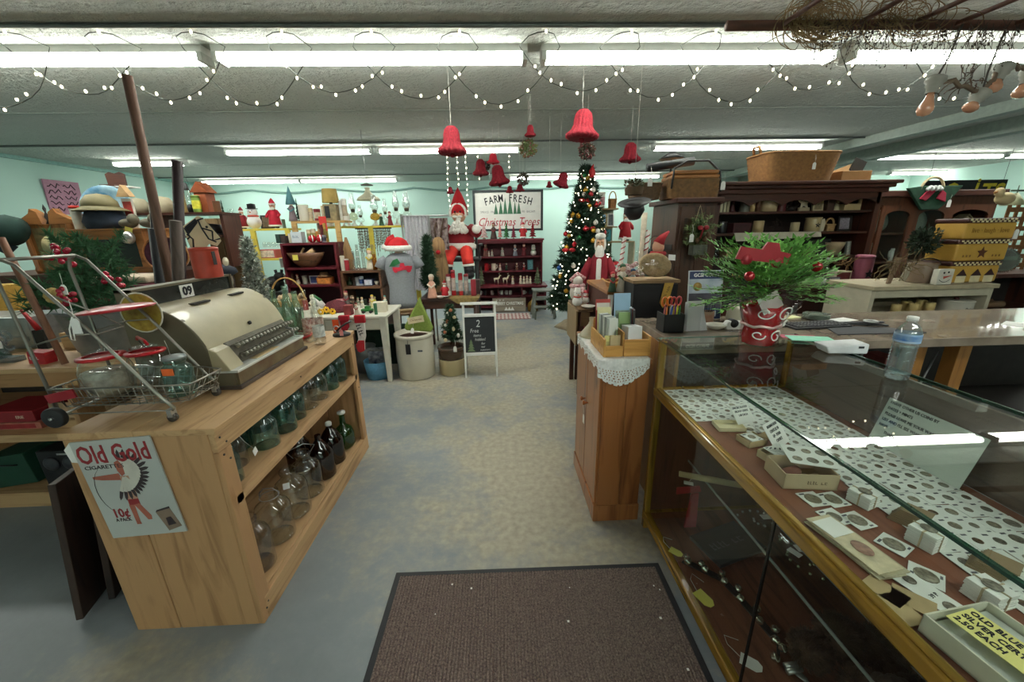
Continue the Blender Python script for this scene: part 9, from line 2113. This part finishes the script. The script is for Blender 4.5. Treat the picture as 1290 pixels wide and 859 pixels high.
for k in range(4):S4(box,240-k,290,34-k*3,('grey magazine, lowest of the pile on the lower plank','white magazine in the pile on the lower plank','tan magazine in the pile on the lower plank','black folder on top of the magazine pile')[k],c=('8a8680','c8c4bc','a8987c','26282c')[k],d=.2,dz=k*.022,name='magazine',cat='magazine').scale=(1,1,.15)
t=thing('black_hat','black felt hat at the end of the lower plank','hat',(xat(268,cy2+.5,1.5),cy2+.54,S4.z));put('brim',MB().lathe([(.09,0),(.13,.005),(.09,.012)],18),BLACK,t);put('crown',MB().lathe([(.085,.005),(.08,.1),(0,.11)],16),BLACK,t)
for px,top,c_,l in((285,275,'6a5234','brown wooden crate board standing beside the plank shelf'),(302,283,'57452f','darker crate board standing before the yellow shelf')):
    a=at(px,350,y=4.45);put('crate_board',MB().bx(-.07,.07,-.03,.03,0,at(px,top,y=4.45).z),wood(c_,'7d6444','Z',.8,knots=0),label=l,cat='board',loc=(a.x,4.45,0),bev=.004)
# pink lettered sign on the side wall
sa_,sb2=at(50,224,x=X0+.02),at(97,272,x=X0+.02)
yA,yB=sa_.y,at(96,230,x=X0+.02).y;zA,zB=at(60,226,x=X0+.02).z,at(80,270,x=X0+.02).z
ps=thing('pink_sign','dusty pink sign with dark script hung on the teal side wall','sign',(X0+.004,(yA+yB)/2,(zA+zB)/2),rot=(R(4),0,R(90)));hw,hh=abs(yB-yA)/2,(zA-zB)/2
put('panel',MB().bx(-hw,hw,-.03,-.005,-hh,hh),mat('a8788c',.7,var=.12),ps)
mb=MB();g=random.Random(71)
for r_ in range(5):
    z_=hh*(.68-r_*.34);x=-hw*.85
    while x<hw*.8:mb.tube([(x+k*.035,-.034,z_+.045*math.sin(k*1.9+r_+x*9)*g.uniform(.5,1.2))for k in range(7)],.008,4);x+=.27
put('script',mb,mat('2a1c24',.8),ps,kind='stuff')
# goods stacked behind the pine counter
put('silver_chest',MB().bx(-.3,.3,-.12,.14,0,.2).bx(-.28,.28,-.13,-.12,.05,.08),mat('a4a8aa',.3,.7,var=.2),label='silver metal tray chest behind the brown handle',cat='chest',loc=(xat(16,2.55,.95),2.52,.881),bev=.004)
rb=thing('red_box','dark red box with a yellow label under the evergreen spray','box',(xat(90,2.62,.95)+.04,2.8,0));put('carton',MB().bx(-.12,.12,-.06,.06,0,1.18),mat('5a121c',.6),rb,bev=.003);put('yellow_label',MB().bx(-.09,.09,-.05,.05,1.18,1.186),mat('c8a84a',.6),rb)
put('yellow_crate',MB().bx(-.2,.1,-.1,.1,0,.34),wood('8a6a2a','b8923f','X',.6,knots=0),label='yellow wooden crate behind the silver chest',cat='crate',loc=(xat(10,2.95,1.1)-.1,2.98,.88),bev=.004);put('crate_stand',MB().bx(-.3,.2,-.1,.15,0,.878),DARK,label='dark stand under the yellow crate',cat='stand',loc=(xat(10,2.95,1.1)-.1,2.98,0))

# more small goods filling the shelves
for S_,fn,px,top,w_,c_,l in((L1,tin,440,268,3.5,'d8d4cc','white china pot between two oil lamps'),(L1,tin,507,270,4,'6a7a5a','green glass pot between the last two oil lamps'),(L1,figurine,417,264,6,'e0dcd4','white owl figure right of the tan lamp'),
        (N1,tin,431,252,4,'d0ccc4','white pitcher at the pine plank end'),
        (Q1,tin,430.5,306,3.5,'4a3a2a','dark brown bottle at the shelf corner by the burgundy unit'),(Q2,figurine,461,352,4,'2a3550','navy china bird on the lower brown shelf'),(Q3,tin,437,376,5,'6a5a4a','brown pot in the lowest brown shelf'),(Q3,tin,460,377,6,'3a4a3a','dark green pot in the lowest brown shelf'),(Q3,figurine,467,375,5,'c0b8a8','white rabbit figure in the lowest brown shelf'),
        (U3,tin,362,346,4.5,'7a6a58','brown crock on the lower burgundy shelf'),(U3,tin,369,344,5,'5a3a2a','dark jug on the lower burgundy shelf'),(U3,figurine,376,345,6,'b8a890','tan bear on the lower burgundy shelf'),(U3,tin,385,347,6,'8a8a80','grey mug on the lower burgundy shelf'),
        (B2,tin,358,312,4,'c8a890','pink jar at the end of the lower yellow shelf'),(B1,tin,358.5,276,4,'5a6a5a','green jar at the yellow shelf end by santa'),
        (T1,tin,386,378,6,'a83a34','red tin at the far side of the white table'),(T1,figurine,450,381,5,'b8b0a0','small grey dove on the white table front'),(T1,tin,474,382,4,'3f7a5a','green cup beside the toy truck'),(T1,box,440,384,9,'8a3a3a','flat red box at the table front by the stockings')):
    if fn is box:S_(fn,px,top,w_,l,c=c_,dy=-.12,d=.08)
    else:S_(fn,px,top,w_,l,c=c_,dy=-.14 if S_ is T1 and px>430 else(.2 if S_ is T1 else-.07 if S_ is L1 else 0))

# ---------------------------------------------------------------- lettering becomes plain mesh
bpy.context.view_layer.update()
_dg=bpy.context.evaluated_depsgraph_get()
_fonts=[o for o in bpy.data.objects if o.type=='FONT']
_mes=[bpy.data.meshes.new_from_object(o.evaluated_get(_dg))for o in _fonts]
for o,me in zip(_fonts,_mes):
    n=bpy.data.objects.new(o.name.split('.')[0],me)
    C.objects.link(n);n.parent=o.parent;n.location=o.location;n.rotation_euler=o.rotation_euler;n.scale=o.scale
    n['kind']='stuff'
    bpy.data.objects.remove(o)
